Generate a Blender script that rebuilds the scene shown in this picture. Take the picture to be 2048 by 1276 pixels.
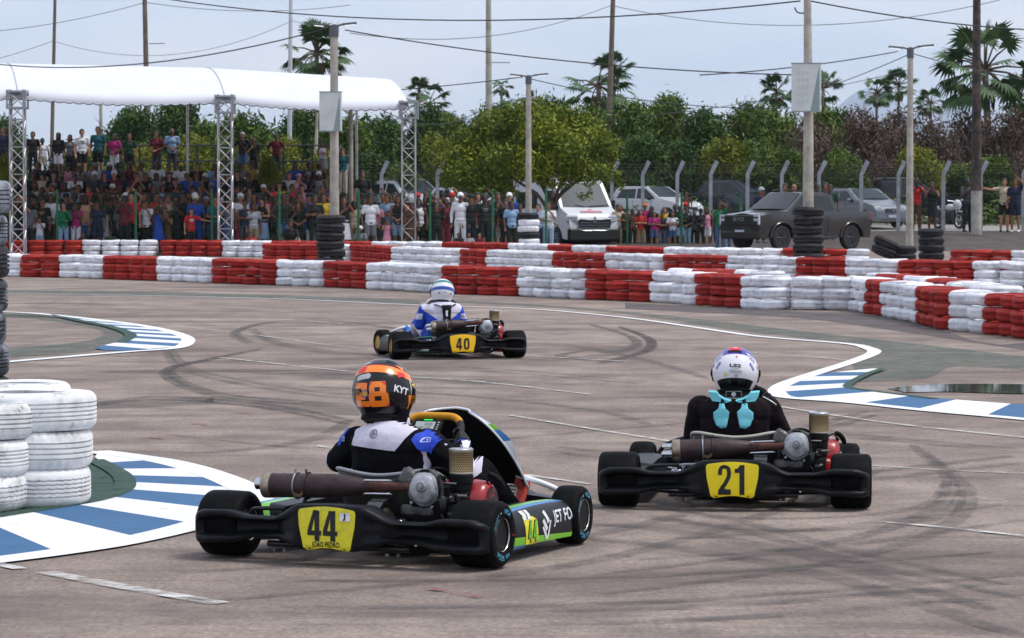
import bpy, bmesh, math, random
from mathutils import Vector, Matrix, Euler, noise
PI = math.pi
R = math.radians
rnd = random.Random(7)
for _o in list(bpy.data.objects): bpy.data.objects.remove(_o)
SC = bpy.context.scene
COL = SC.collection
F = 6600.0                      # focal length in pixels of the 2048 px wide photograph
CH = 1.55                       # eye height
HY = 412.0                      # row of the horizon
PITCH = math.atan((638 - HY) / F)
cd = bpy.data.cameras.new('camera')
cam = bpy.data.objects.new('camera', cd); COL.objects.link(cam)
cd.sensor_width = 36; cd.lens = F / 2048 * 36
cd.clip_start = 0.5; cd.clip_end = 12000
cam.location = (0, 0, CH); cam.rotation_euler = (PI / 2 - PITCH, 0, 0)
cd.dof.use_dof = True; cd.dof.focus_distance = 15.2; cd.dof.aperture_fstop = 24
SC.camera = cam
SUN_EL = R(62); SUN_AZ = R(97)         # azimuth clockwise from +Y: from the right, a little behind the viewer
W = bpy.data.worlds.new('World'); SC.world = W; W.use_nodes = True
nt = W.node_tree; nt.nodes.clear()
wo = nt.nodes.new('ShaderNodeOutputWorld'); bg = nt.nodes.new('ShaderNodeBackground')
sky = nt.nodes.new('ShaderNodeTexSky'); sky.sky_type = 'NISHITA'; sky.sun_disc = False
sky.sun_elevation = SUN_EL; sky.sun_rotation = SUN_AZ; sky.air_density = 1.0; sky.dust_density = 2.5; sky.ozone_density = 1.5
tc = nt.nodes.new('ShaderNodeTexCoord')
mp = nt.nodes.new('ShaderNodeMapping'); mp.inputs['Scale'].default_value = (3.0, 3.0, 16.0)
mp.inputs['Location'].default_value = (0.35, 0.2, 0.55)
n1 = nt.nodes.new('ShaderNodeTexNoise'); n1.inputs['Scale'].default_value = 1.7; n1.inputs['Detail'].default_value = 6; n1.inputs['Roughness'].default_value = 0.5
cr = nt.nodes.new('ShaderNodeValToRGB')
cr.color_ramp.elements[0].position = 0.36; cr.color_ramp.elements[0].color = (7.4, 8.9, 11.4, 1)
cr.color_ramp.elements[1].position = 0.62; cr.color_ramp.elements[1].color = (10.2, 10.7, 12.0, 1)
mx = nt.nodes.new('ShaderNodeMixRGB'); mx.inputs['Fac'].default_value = 0.84
nt.links.new(tc.outputs['Generated'], mp.inputs['Vector']); nt.links.new(mp.outputs[0], n1.inputs['Vector'])
nt.links.new(n1.outputs['Fac'], cr.inputs['Fac'])
nt.links.new(sky.outputs[0], mx.inputs['Color1']); nt.links.new(cr.outputs[0], mx.inputs['Color2'])
nt.links.new(mx.outputs[0], bg.inputs['Color']); bg.inputs['Strength'].default_value = 0.087
nt.links.new(bg.outputs[0], wo.inputs['Surface'])
sd = bpy.data.lights.new('sun', 'SUN'); sd.energy = 2.3; sd.angle = R(18); sd.color = (1.0, 0.95, 0.88)
sun = bpy.data.objects.new('sun', sd); COL.objects.link(sun)
_d = Vector((math.sin(SUN_AZ) * math.cos(SUN_EL), math.cos(SUN_AZ) * math.cos(SUN_EL), math.sin(SUN_EL)))
sun.rotation_euler = _d.to_track_quat('Z', 'Y').to_euler(); sun.location = _d * 60
SC.view_settings.view_transform = 'Standard'; SC.view_settings.look = 'None'
SC.view_settings.exposure = 0.15; SC.view_settings.gamma = 1.0
_fw = Vector((0, math.cos(PITCH), -math.sin(PITCH))); _up = Vector((0, math.sin(PITCH), math.cos(PITCH)))
def ray(px, py): return _fw * F + Vector((1, 0, 0)) * (px - 1024) + _up * (638 - py)
def G(px, py, z=0.0):
 r = ray(px, py); t = (z - CH) / r.z
 return Vector((0, 0, CH)) + r * t
def AT(px, py, D):
 r = ray(px, py); return Vector((0, 0, CH)) + r * (D / r.y)
def XD(px, D): return (px - 1024) / F * D
def ZD(py, D): return AT(1024, py, D).z
def lin(c): c /= 255.0; return c / 12.92 if c <= 0.04045 else ((c + 0.055) / 1.055) ** 2.4
def S(r, g, b): return (lin(r), lin(g), lin(b))
MATS = {}
def M(name, col=(.5, .5, .5), rough=.6, metal=0.0, var=0.0, vs=6.0, bump=0.0, bs=40.0, coat=0.0, orand=0.0, dirt=None, dfac=.5, ds=3.0, emit=0, alpha=1, trans=0, spec=.5, thr=(.45, .6)):
 if name in MATS: return MATS[name]
 m = bpy.data.materials.new(name); m.use_nodes = True; t = m.node_tree; b = t.nodes['Principled BSDF']
 c4 = (*col, 1)
 b.inputs['Base Color'].default_value = c4; b.inputs['Roughness'].default_value = rough; b.inputs['Metallic'].default_value = metal
 b.inputs['Coat Weight'].default_value = coat; b.inputs['Coat Roughness'].default_value = .08; b.inputs['Specular IOR Level'].default_value = spec
 if trans: b.inputs['Transmission Weight'].default_value = trans
 if alpha < 1: b.inputs['Alpha'].default_value = alpha
 if emit: b.inputs['Emission Color'].default_value = c4; b.inputs['Emission Strength'].default_value = emit
 tcn = t.nodes.new('ShaderNodeTexCoord'); src = None
 if var or orand:
  mm = t.nodes.new('ShaderNodeMath'); mm.operation = 'ADD'; mm.inputs[0].default_value = 1.0; mm.inputs[1].default_value = 0.0
  last = None
  if var:
   n = t.nodes.new('ShaderNodeTexNoise'); n.inputs['Scale'].default_value = vs; n.inputs['Detail'].default_value = 5
   t.links.new(tcn.outputs['Object'], n.inputs['Vector'])
   mr = t.nodes.new('ShaderNodeMapRange'); mr.inputs[1].default_value = .3; mr.inputs[2].default_value = .7
   mr.inputs[3].default_value = 1 - var; mr.inputs[4].default_value = 1 + var
   t.links.new(n.outputs['Fac'], mr.inputs[0]); last = mr.outputs[0]
  if orand:
   oi = t.nodes.new('ShaderNodeObjectInfo'); mr2 = t.nodes.new('ShaderNodeMapRange')
   mr2.inputs[3].default_value = 1 - orand; mr2.inputs[4].default_value = 1 + orand
   t.links.new(oi.outputs['Random'], mr2.inputs[0])
   if last:
    mu = t.nodes.new('ShaderNodeMath'); mu.operation = 'MULTIPLY'; t.links.new(last, mu.inputs[0]); t.links.new(mr2.outputs[0], mu.inputs[1]); last = mu.outputs[0]
   else: last = mr2.outputs[0]
  vm = t.nodes.new('ShaderNodeVectorMath'); vm.operation = 'SCALE'; vm.inputs[0].default_value = col
  t.links.new(last, vm.inputs['Scale']); src = vm.outputs[0]
 if dirt:
  n = t.nodes.new('ShaderNodeTexNoise'); n.inputs['Scale'].default_value = ds; n.inputs['Detail'].default_value = 8; n.inputs['Roughness'].default_value = .65
  t.links.new(tcn.outputs['Object'], n.inputs['Vector'])
  mr = t.nodes.new('ShaderNodeMapRange'); mr.inputs[1].default_value = thr[0]; mr.inputs[2].default_value = thr[1]; mr.inputs[3].default_value = 0; mr.inputs[4].default_value = dfac
  t.links.new(n.outputs['Fac'], mr.inputs[0])
  mi = t.nodes.new('ShaderNodeMixRGB'); t.links.new(mr.outputs[0], mi.inputs['Fac'])
  if src: t.links.new(src, mi.inputs['Color1'])
  else: mi.inputs['Color1'].default_value = c4
  mi.inputs['Color2'].default_value = (*dirt, 1); src = mi.outputs[0]
 if src: t.links.new(src, b.inputs['Base Color'])
 if bump:
  n = t.nodes.new('ShaderNodeTexNoise'); n.inputs['Scale'].default_value = bs; n.inputs['Detail'].default_value = 4
  t.links.new(tcn.outputs['Object'], n.inputs['Vector'])
  bp = t.nodes.new('ShaderNodeBump'); bp.inputs['Strength'].default_value = bump; bp.inputs['Distance'].default_value = .01
  t.links.new(n.outputs['Fac'], bp.inputs['Height']); t.links.new(bp.outputs[0], b.inputs['Normal'])
 MATS[name] = m; return m
def basis(d, up=(0, 0, 1)):
 d = Vector(d).normalized(); up = Vector(up)
 if abs(d.dot(up)) > .98: up = Vector((0, 1, 0)) if abs(d.y) < .9 else Vector((1, 0, 0))
 x = up.cross(d).normalized(); y = d.cross(x).normalized()
 return x, y, d
class MB:
 def __init__(s): s.v = []; s.f = []; s.m = []
 def add(s, vs, fs, m=0):
  o = len(s.v); s.v += [tuple(p) for p in vs]; s.f += [tuple(i + o for i in f) for f in fs]; s.m += [m] * len(fs); return s
 def box(s, c, d, m=0, rot=None, taper=1.0, bev=0.0):
  c = Vector(c); hx, hy, hz = d[0] / 2, d[1] / 2, d[2] / 2
  rm = rot if isinstance(rot, Matrix) else (Euler(rot).to_matrix() if rot else None)
  if bev > 0:
   b = min(bev, hx * .95, hy * .95, hz * .95); vs = []
   idx = {}
   for sx in (-1, 1):
    for sy in (-1, 1):
     for sz in (-1, 1):
      for a in range(3):
       p = [sx * hx, sy * hy, sz * hz]
       for k in range(3):
        if k != a: p[k] -= (sx, sy, sz)[k] * b
       idx[(sx, sy, sz, a)] = len(vs); vs.append(Vector(p))
   fs = []
   for a in range(3):
    u, w = (a + 1) % 3, (a + 2) % 3
    for sg in (-1, 1):
     q = []
     for (i, j) in ((-1, -1), (1, -1), (1, 1), (-1, 1)):
      t = [0, 0, 0]; t[a] = sg; t[u] = i; t[w] = j; q.append(idx[(*t, a)])
     fs.append(q if sg > 0 else q[::-1])
    for i in (-1, 1):
     for j in (-1, 1):
      t0 = [0, 0, 0]; t0[u] = i; t0[w] = j; t1 = list(t0); t0[a] = -1; t1[a] = 1
      q = [idx[(*t0, u)], idx[(*t1, u)], idx[(*t1, w)], idx[(*t0, w)]]
      fs.append(q if i * j < 0 else q[::-1])
   for sx in (-1, 1):
    for sy in (-1, 1):
     for sz in (-1, 1):
      q = [idx[(sx, sy, sz, a)] for a in range(3)]; fs.append(q if sx * sy * sz > 0 else q[::-1])
  else:
   vs = [Vector((sx * hx * (taper if sz > 0 else 1), sy * hy * (taper if sz > 0 else 1), sz * hz)) for sz in (-1, 1) for sy in (-1, 1) for sx in (-1, 1)]
   fs = [(0, 2, 3, 1), (4, 5, 7, 6), (0, 1, 5, 4), (2, 6, 7, 3), (0, 4, 6, 2), (1, 3, 7, 5)]
  if rm: vs = [rm @ v for v in vs]
  return s.add([v + c for v in vs], fs, m)
 def loft(s, rings, m=0, closed=True, cap=True, loop=False):
  n = len(rings[0]); vs = [p for r in rings for p in r]; fs = []
  for i in range(len(rings) - 1 + (1 if loop else 0)):
   i2 = (i + 1) % len(rings)
   for j in range(n if closed else n - 1):
    k = (j + 1) % n; fs.append((i * n + j, i * n + k, i2 * n + k, i2 * n + j))
  if cap and closed and not loop:
   fs.append(tuple(range(n))[::-1]); fs.append(tuple((len(rings) - 1) * n + j for j in range(n)))
  return s.add(vs, fs, m)
 def tube(s, pts, r, seg=8, m=0, cap=True, up=(0, 0, 1), sq=1.0, loop=False):
  pts = [Vector(p) for p in pts]; n = len(pts); rings = []
  rs = r if isinstance(r, (list, tuple)) else [r] * n
  px = None
  for i, p in enumerate(pts):
   if loop: d = pts[(i + 1) % n] - pts[i - 1]
   else: d = pts[min(i + 1, n - 1)] - pts[max(i - 1, 0)]
   if d.length < 1e-9: d = Vector((0, 0, 1))
   if px is None: x, y, _ = basis(d, up)
   else:
    d.normalize(); x = (px - d * px.dot(d))
    if x.length < 1e-6: x, y, _ = basis(d, up)
    x.normalize(); y = d.cross(x)
   px = x
   rings.append([p + x * (math.cos(a) * rs[i]) + y * (math.sin(a) * rs[i] * sq) for a in [2 * PI * k / seg for k in range(seg)]])
  return s.loft(rings, m, True, cap, loop)
 def lathe(s, prof, c=(0, 0, 0), axis=(0, 0, 1), seg=24, m=0, closed=False, mats=None):
  x, y, d = basis(axis); c = Vector(c)
  n = len(prof); vs = []; fs = []; ms = []
  for k in range(seg):
   a = 2 * PI * k / seg; e = x * math.cos(a) + y * math.sin(a)
   vs += [c + e * r + d * h for r, h in prof]
  for k in range(seg):
   k2 = (k + 1) % seg
   for j in range(n if closed else n - 1):
    j2 = (j + 1) % n
    fs.append((k * n + j, k2 * n + j, k2 * n + j2, k * n + j2)); ms.append(mats[j] if mats else m)
  o = len(s.v); s.v += [tuple(p) for p in vs]; s.f += [tuple(i + o for i in f) for f in fs]; s.m += ms
  if not closed:
   for j, rev in ((0, True), (n - 1, False)):
    if prof[j][0] > 1e-5:
     q = [o + k * n + j for k in range(seg)]; s.f.append(tuple(q[::-1] if rev else q)); s.m.append(mats[min(j, n - 2)] if mats else m)
  return s
 def ell(s, c, r, rot=None, seg=14, rings=9, m=0):
  rm = rot if isinstance(rot, Matrix) else (Euler(rot).to_matrix() if rot else Matrix.Identity(3)); c = Vector(c); vs = []; fs = []
  for i in range(1, rings):
   t = PI * i / rings
   for k in range(seg):
    a = 2 * PI * k / seg; vs.append(c + rm @ Vector((r[0] * math.sin(t) * math.cos(a), r[1] * math.sin(t) * math.sin(a), r[2] * math.cos(t))))
  b = len(vs); vs.append(c + rm @ Vector((0, 0, r[2]))); vs.append(c - rm @ Vector((0, 0, r[2])))
  for i in range(rings - 2):
   for k in range(seg):
    k2 = (k + 1) % seg; fs.append((i * seg + k, (i + 1) * seg + k, (i + 1) * seg + k2, i * seg + k2))
  for k in range(seg):
   k2 = (k + 1) % seg; fs.append((b, k, k2)); fs.append((b + 1, (rings - 2) * seg + k2, (rings - 2) * seg + k))
  return s.add(vs, fs, m)
 def caps(s, a, b, r1, r2=None, seg=10, m=0, sq=1.0, up=(0, 0, 1)):
  r2 = r1 if r2 is None else r2; a = Vector(a); b = Vector(b); x, y, d = basis(b - a, up); rings = []
  for t in (-80, -50, -20, 0):
   rings.append([a + d * (r1 * math.sin(R(t))) + (x * math.cos(p) + y * math.sin(p) * sq) * (r1 * math.cos(R(t))) for p in [2 * PI * k / seg for k in range(seg)]])
  for t in (0, 20, 50, 80):
   rings.append([b + d * (r2 * math.sin(R(t))) + (x * math.cos(p) + y * math.sin(p) * sq) * (r2 * math.cos(R(t))) for p in [2 * PI * k / seg for k in range(seg)]])
  return s.loft(rings, m)
 def prism(s, poly, z0, z1, m=0):
  n = len(poly); return s.loft([[(p[0], p[1], z0) for p in poly], [(p[0], p[1], z1) for p in poly]], m)
 def xf(s, mat, i0=0):
  for i in range(i0, len(s.v)): s.v[i] = tuple(mat @ Vector(s.v[i]))
  return s
 def mesh(s, name, mats, smooth=True, ang=35, fix=True):
  me = bpy.data.meshes.new(name); me.from_pydata(s.v, [], s.f); me.polygons.foreach_set('material_index', s.m)
  for m in (mats if isinstance(mats, (list, tuple)) else [mats]): me.materials.append(m)
  if fix:
   bm = bmesh.new(); bm.from_mesh(me); bmesh.ops.recalc_face_normals(bm, faces=bm.faces); bm.to_mesh(me); bm.free()
  if smooth:
   me.polygons.foreach_set('use_smooth', [True] * len(me.polygons))
   if ang < 179: me.set_sharp_from_angle(angle=R(ang))
  me.update(); return me
 def build(s, name, mats, parent=None, loc=(0, 0, 0), rot=(0, 0, 0), smooth=True, ang=35, fix=True):
  return link(name, s.mesh(name, mats, smooth, ang, fix), parent, loc, rot)
def link(name, me, parent=None, loc=(0, 0, 0), rot=(0, 0, 0)):
 o = bpy.data.objects.new(name, me); COL.objects.link(o); o.location = loc; o.rotation_euler = rot
 if parent: o.parent = parent
 return o
def tag(o, label=None, cat=None, group=None, kind=None):
 if label: o['label'] = label
 if cat: o['category'] = cat
 if group: o['group'] = group
 if kind: o['kind'] = kind
 return o
def thing(name, label, cat, loc=(0, 0, 0), rz=0.0, group=None):
 o = bpy.data.objects.new(name, None); COL.objects.link(o); o.location = loc; o.rotation_euler = (0, 0, rz); o.empty_display_size = .2
 return tag(o, label, cat, group)
def kids(o): return [c for c in bpy.data.objects if c.parent == o]
def dup(o, loc, rz=None, label=None, parent=None, tree=None):
 tree = tree if tree is not None else subtree(o)
 c = o.copy(); COL.objects.link(c); c.location = loc
 if rz is not None: c.rotation_euler = (0, 0, rz)
 if label: c['label'] = label
 def rec(t, par):
  for ch, sub in t:
   k = ch.copy(); COL.objects.link(k); k.parent = par; rec(sub, k)
 rec(tree, c); return c
def subtree(o): return [(c, subtree(c)) for c in kids(o)]
def smooth_pts(pts, n=6, loop=False):
 pts = [Vector(p) for p in pts]; out = []; m = len(pts)
 for i in range(m if loop else m - 1):
  p0 = pts[(i - 1) % m] if (i > 0 or loop) else pts[0]; p1 = pts[i]; p2 = pts[(i + 1) % m]; p3 = pts[(i + 2) % m] if (i + 2 < m or loop) else pts[-1]
  for k in range(n):
   t = k / n; out.append(.5 * ((2 * p1) + (p2 - p0) * t + (2 * p0 - 5 * p1 + 4 * p2 - p3) * t * t + (3 * p1 - p0 - 3 * p2 + p3) * t ** 3))
 if not loop: out.append(pts[-1])
 return out
def remesh(mb, vox, sm=3, fac=.5, name='tmp'):
 me = mb.mesh('tmp', [], smooth=False, fix=False); o = bpy.data.objects.new('tmp', me); sc_ = bpy.data.scenes.new('tmp'); sc_.collection.objects.link(o)
 r = o.modifiers.new('r', 'REMESH'); r.mode = 'VOXEL'; r.voxel_size = vox; r.adaptivity = 0
 s_ = o.modifiers.new('s', 'SMOOTH'); s_.factor = fac; s_.iterations = sm
 vl = sc_.view_layers[0]; vl.update(); dg = vl.depsgraph
 out = bpy.data.meshes.new_from_object(o.evaluated_get(dg), depsgraph=dg)
 bpy.data.scenes.remove(sc_); bpy.data.objects.remove(o); bpy.data.meshes.remove(me); out.name = name
 out.polygons.foreach_set('use_smooth', [True] * len(out.polygons)); return out
_tc = {}
def textgeo(txt, size=1.0, bold=0.0, xs=1.0, spacing=1.0, grid=0.0, align='CENTER'):
 k = (txt, size, bold, xs, spacing, grid, align)
 if k in _tc: return _tc[k]
 cu = bpy.data.curves.new('t', 'FONT'); cu.body = txt; cu.size = size; cu.align_x = align; cu.align_y = 'CENTER'; cu.offset = bold; cu.space_character = spacing; cu.resolution_u = 4
 o = bpy.data.objects.new('t', cu); sc_ = bpy.data.scenes.new('tmp'); sc_.collection.objects.link(o); sc_.view_layers[0].update(); dg = sc_.view_layers[0].depsgraph
 me = bpy.data.meshes.new_from_object(o.evaluated_get(dg), depsgraph=dg); bpy.data.scenes.remove(sc_); bm = bmesh.new(); bm.from_mesh(me)
 for v in bm.verts: v.co.x *= xs
 if grid > 0 and bm.verts:
  for ax in (0, 1):
   lo = min(v.co[ax] for v in bm.verts); hi = max(v.co[ax] for v in bm.verts); x = lo + grid
   while x < hi:
    pc = [0, 0, 0]; pc[ax] = x; no = [0, 0, 0]; no[ax] = 1
    bmesh.ops.bisect_plane(bm, geom=bm.verts[:] + bm.edges[:] + bm.faces[:], plane_co=pc, plane_no=no, dist=1e-6); x += grid
 bm.verts.ensure_lookup_table(); vs = [tuple(v.co[:2]) for v in bm.verts]; fs = [tuple(v.index for v in f.verts) for f in bm.faces]
 bm.free(); bpy.data.meshes.remove(me); bpy.data.objects.remove(o); bpy.data.curves.remove(cu); _tc[k] = (vs, fs); return vs, fs
def text_on(mb, txt, fn, size, m=0, bold=0.0, xs=1.0, spacing=1.0, grid=0.0, align='CENTER', ctr=None):
 vs, fs = textgeo(txt, size, bold, xs, spacing, grid, align)
 if not vs: return
 my = (min(v[1] for v in vs) + max(v[1] for v in vs)) / 2
 add_ok(mb, [fn(u, v - my) for u, v in vs], fs, m)
def add_ok(mb, P, fs, m):
 fs = [f for f in fs if all(P[i] is not None for i in f)]
 mb.add([p if p is not None else (0, 0, 0) for p in P], fs, m)
def hash01(*a):
 x = math.sin(sum(v * k for v, k in zip(a, (12.9898, 78.233, 37.719, 4.581)))) * 43758.5453; return x - math.floor(x)
# ================================================================== THE SETTING
def terr(x, y):
 t = (y - 113.0) / 10.5; t = max(0, min(1, t)); t = t * t * (3 - 2 * t)
 u = max(0, min(1, (y - 124) / 8));
 return .62 * t + .3 * u
def asphalt_mat():
 m = bpy.data.materials.new('worn_asphalt'); m.use_nodes = True; t = m.node_tree; b = t.nodes['Principled BSDF']; L = t.links.new
 g = t.nodes.new('ShaderNodeNewGeometry')
 def nz(sc, det=6, ro=.6, mapping=None, dist=0):
  n = t.nodes.new('ShaderNodeTexNoise'); n.inputs['Scale'].default_value = sc; n.inputs['Detail'].default_value = det; n.inputs['Roughness'].default_value = ro; n.inputs['Distortion'].default_value = dist
  if mapping:
   mp_ = t.nodes.new('ShaderNodeMapping'); mp_.inputs['Scale'].default_value = mapping[0]; mp_.inputs['Rotation'].default_value = mapping[1]; L(g.outputs['Position'], mp_.inputs['Vector']); L(mp_.outputs[0], n.inputs['Vector'])
  else: L(g.outputs['Position'], n.inputs['Vector'])
  return n.outputs['Fac']
 def mr(src, a, b_, c, d):
  n = t.nodes.new('ShaderNodeMapRange'); n.inputs[1].default_value = a; n.inputs[2].default_value = b_; n.inputs[3].default_value = c; n.inputs[4].default_value = d; L(src, n.inputs[0]); return n.outputs[0]
 def mul(a, b_):
  n = t.nodes.new('ShaderNodeMath'); n.operation = 'MULTIPLY'; L(a, n.inputs[0]); L(b_, n.inputs[1]); return n.outputs[0]
 def mix(f, c1, c2):
  n = t.nodes.new('ShaderNodeMixRGB'); L(f, n.inputs['Fac'])
  for i, c in (('Color1', c1), ('Color2', c2)):
   if isinstance(c, tuple): n.inputs[i].default_value = (*c, 1)
   else: L(c, n.inputs[i])
  return n.outputs[0]
 big = nz(.16, 4); fine = nz(38, 4, .85, ((1, .42, 1), (0, 0, 0))); med = nz(2.0, 6, .7, ((1, .45, 1), (0, 0, R(6))))
 grit = nz(220, 2, .9, ((1, .5, 1), (0, 0, 0)))
 col = mix(mr(big, .35, .65, 0, 1), S(144, 130, 121), S(162, 148, 138))
 col = mix(mr(med, .38, .70, 0, .75), col, S(108, 96, 92))
 v = mul(mr(fine, .32, .68, .66, 1.34), mr(grit, .3, .7, .62, 1.38))
 vm = t.nodes.new('ShaderNodeVectorMath'); vm.operation = 'SCALE'; L(col, vm.inputs[0]); L(v, vm.inputs['Scale']); col = vm.outputs[0]
 st = nz(1.0, 8, .62, ((.5, .9, 1), (0, 0, R(-10))), .6)
 st2 = nz(1.0, 9, .7, ((.22, 1.3, 1), (0, 0, R(24))), .5)
 patch = nz(.11, 3, .5)
 f = mul(mr(st, .42, .64, 0, .8), mr(patch, .35, .62, .25, 1))
 col = mix(f, col, S(82, 72, 70))
 col = mix(mr(st2, .54, .68, 0, .55), col, S(86, 76, 74))
 L(col, b.inputs['Base Color']); b.inputs['Roughness'].default_value = .9; b.inputs['Specular IOR Level'].default_value = .15
 bp = t.nodes.new('ShaderNodeBump'); bp.inputs['Strength'].default_value = .5; bp.inputs['Distance'].default_value = .006
 L(grit, bp.inputs['Height']); L(bp.outputs[0], b.inputs['Normal'])
 return m
ASPH = asphalt_mat()
mb = MB()
ys = [-30, 0, 10, 30, 60, 90, 110, 113] + [113 + 10.5 * k / 7 for k in range(1, 8)] + [124, 126, 128, 130, 132, 136, 160, 220, 400, 900, 2500, 7000, 9000]
xs = [-6000, -800, -200, -60, -20, 0, 20, 60, 200, 800, 6000]
vs = [(x, y, terr(x, y)) for y in ys for x in xs]; nx = len(xs)
fs = [(j * nx + i, j * nx + i + 1, (j + 1) * nx + i + 1, (j + 1) * nx + i) for j in range(len(ys) - 1) for i in range(nx - 1)]
ms = [0 if ys[j] < 112 else (1 if ys[j] < 123.4 else (2 if ys[j] < 132 else 3)) for j in range(len(ys) - 1) for i in range(nx - 1)]
mb.v = vs; mb.f = fs; mb.m = ms
DIRT = M('dark_dirt', S(70, 62, 58), .9, var=.35, vs=1.5, bump=.6, bs=8)
ROADM = M('car_park_concrete', S(150, 145, 140), .85, var=.15, vs=.8)
SCRUB = M('scrub_grass_ground', S(88, 92, 52), .95, var=.4, vs=1.2, dirt=S(60, 70, 35), ds=.7)
tag(mb.build('ground', [ASPH, DIRT, ROADM, SCRUB]), kind='structure')
def sheet(name, polys, mats, z=.004, kind='structure', parent=None):
 mb = MB()
 for P, m in polys:
  mb.add([(p[0], p[1], z) for p in P], [tuple(range(len(P)))], m)
 o = mb.build(name, mats, parent, smooth=False)
 for p in o.data.polygons: pass
 if kind: tag(o, kind=kind)
 return o
def paint_mat(name, col, wear=.5, ws=6.0, soft=(.48, .62), amax=1.0):
 if name in MATS: return MATS[name]
 m = bpy.data.materials.new(name); m.use_nodes = True; t = m.node_tree; b = t.nodes['Principled BSDF']; L = t.links.new
 g = t.nodes.new('ShaderNodeNewGeometry'); mp_ = t.nodes.new('ShaderNodeMapping'); mp_.inputs['Scale'].default_value = (1, 1.6, 1); L(g.outputs['Position'], mp_.inputs['Vector'])
 n = t.nodes.new('ShaderNodeTexNoise'); n.inputs['Scale'].default_value = ws; n.inputs['Detail'].default_value = 10; n.inputs['Roughness'].default_value = .75; L(mp_.outputs[0], n.inputs['Vector'])
 r = t.nodes.new('ShaderNodeMapRange'); r.inputs[1].default_value = soft[0]; r.inputs[2].default_value = soft[1]; r.inputs[3].default_value = amax; r.inputs[4].default_value = 1 - wear; L(n.outputs['Fac'], r.inputs[0])
 L(r.outputs[0], b.inputs['Alpha'])
 n2 = t.nodes.new('ShaderNodeTexNoise'); n2.inputs['Scale'].default_value = 2.1; n2.inputs['Detail'].default_value = 7; L(g.outputs['Position'], n2.inputs['Vector'])
 mi = t.nodes.new('ShaderNodeMixRGB'); r2 = t.nodes.new('ShaderNodeMapRange'); r2.inputs[1].default_value = .4; r2.inputs[2].default_value = .75; r2.inputs[4].default_value = .30; L(n2.outputs['Fac'], r2.inputs[0]); L(r2.outputs[0], mi.inputs['Fac'])
 mi.inputs['Color1'].default_value = (*col, 1); mi.inputs['Color2'].default_value = (*[c * .55 for c in col], 1); L(mi.outputs[0], b.inputs['Base Color'])
 b.inputs['Roughness'].default_value = .75; MATS[name] = m; return m
PW = paint_mat('white_road_paint', S(226, 226, 228), .6, 7, (.58, .72))
PWT = paint_mat('worn_white_road_paint', S(205, 203, 200), .95, 5, (.40, .60))
PB = paint_mat('blue_road_paint', S(50, 96, 138), .45, 9, (.56, .74))
PG = paint_mat('green_road_paint', S(78, 98, 90), .98, 3, (.38, .66), .7)
PGD = paint_mat('dark_green_kerb_paint', S(34, 68, 54), .6, 5, (.5, .7))
PD = paint_mat('new_dark_asphalt', S(88, 78, 78), .75, 1.2, (.45, .7))
SK = paint_mat('rubber_skid', S(62, 56, 57), .99, 3.0, (.36, .64), .60)
SKS = paint_mat('faint_rubber_skid', S(86, 79, 79), .99, 2.2, (.34, .62), .55)
def ribbon(pts, w, z=None, ww=None):
 P = [Vector((p[0], p[1], 0)) for p in pts]; out = []; Ls = []; Rs = []
 for i, p in enumerate(P):
  d = (P[min(i + 1, len(P) - 1)] - P[max(i - 1, 0)]).normalized(); n = Vector((-d.y, d.x, 0)); hw = (ww[i] if ww else w) / 2
  Ls.append(p + n * hw); Rs.append(p - n * hw)
 return Ls, Rs
def strip(name, specs, mats, z, kind='structure'):
 mb = MB(); zz = z
 for k, (pts, w, m) in enumerate(specs):
  zz = z + .0006 * (k % 5)
  Ls, Rs = ribbon(pts, w if not isinstance(w, list) else 0, ww=w if isinstance(w, list) else None)
  n = len(pts); mb.add([(p.x, p.y, zz) for p in Ls] + [(p.x, p.y, zz) for p in Rs], [(n + i, n + i + 1, i + 1, i) for i in range(n - 1)], m)
 return tag(mb.build(name, mats, smooth=False, fix=False), kind=kind)
def gp(L, n=6): return smooth_pts([G(*p) for p in L], n)
sheet('dark_run_off', [(gp([(1250, 618), (1420, 626), (1600, 636), (1780, 660), (2048, 700)], 4) + [G(2200, 720)] + gp([(2200, 660), (2000, 690), (1870, 655), (1760, 632), (1610, 624), (1420, 614), (1250, 606)], 3), 0)], [PD], .003)
sheet('green_run_off', [
 (gp([(840, 603), (1050, 612), (1250, 628), (1480, 662), (1700, 686), (1745, 700), (1700, 722)], 5) + gp([(1720, 765), (1850, 757), (1900, 735), (1960, 735), (2120, 745)], 4) + gp([(2120, 722), (1850, 690), (1600, 662), (1300, 628), (1050, 608), (840, 600)], 4), 0),
 (gp([(20, 628), (160, 640), (240, 656), (262, 674), (200, 700), (20, 716)], 5) + gp([(-80, 712), (-80, 700), (90, 692), (190, 678), (200, 662), (120, 645), (20, 634), (-60, 634)], 5), 0),
 (gp([(-10, 588), (300, 592), (600, 600), (840, 610)], 3) + gp([(840, 600), (600, 592), (300, 584), (-10, 580)], 3), 0)], [PG], .0045)
strip('track_line', [
 (gp([(-60, 586), (300, 592), (600, 600), (840, 611), (1050, 618), (1250, 636), (1400, 657), (1520, 674), (1690, 688), (1735, 697), (1747, 707), (1700, 726), (1640, 745), (1580, 765), (1556, 778), (1556, 788), (1580, 797), (1700, 806), (1850, 822), (2048, 840), (2250, 862)], 6), [.10] * 30 + [.10 + .05 * min(1, k / 25) for k in range(200)], 0),
 (gp([(-80, 622), (60, 627), (200, 641), (300, 655), (362, 671), (376, 684), (350, 697), (250, 705), (120, 716), (-80, 733)], 6), .16, 0),
 (gp([(190, 905), (330, 925), (430, 953), (498, 985), (500, 1012), (400, 1050), (250, 1086), (100, 1110), (-100, 1135)], 7), .20, 0)], [PW], .0085)
for _s in (): pass
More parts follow.
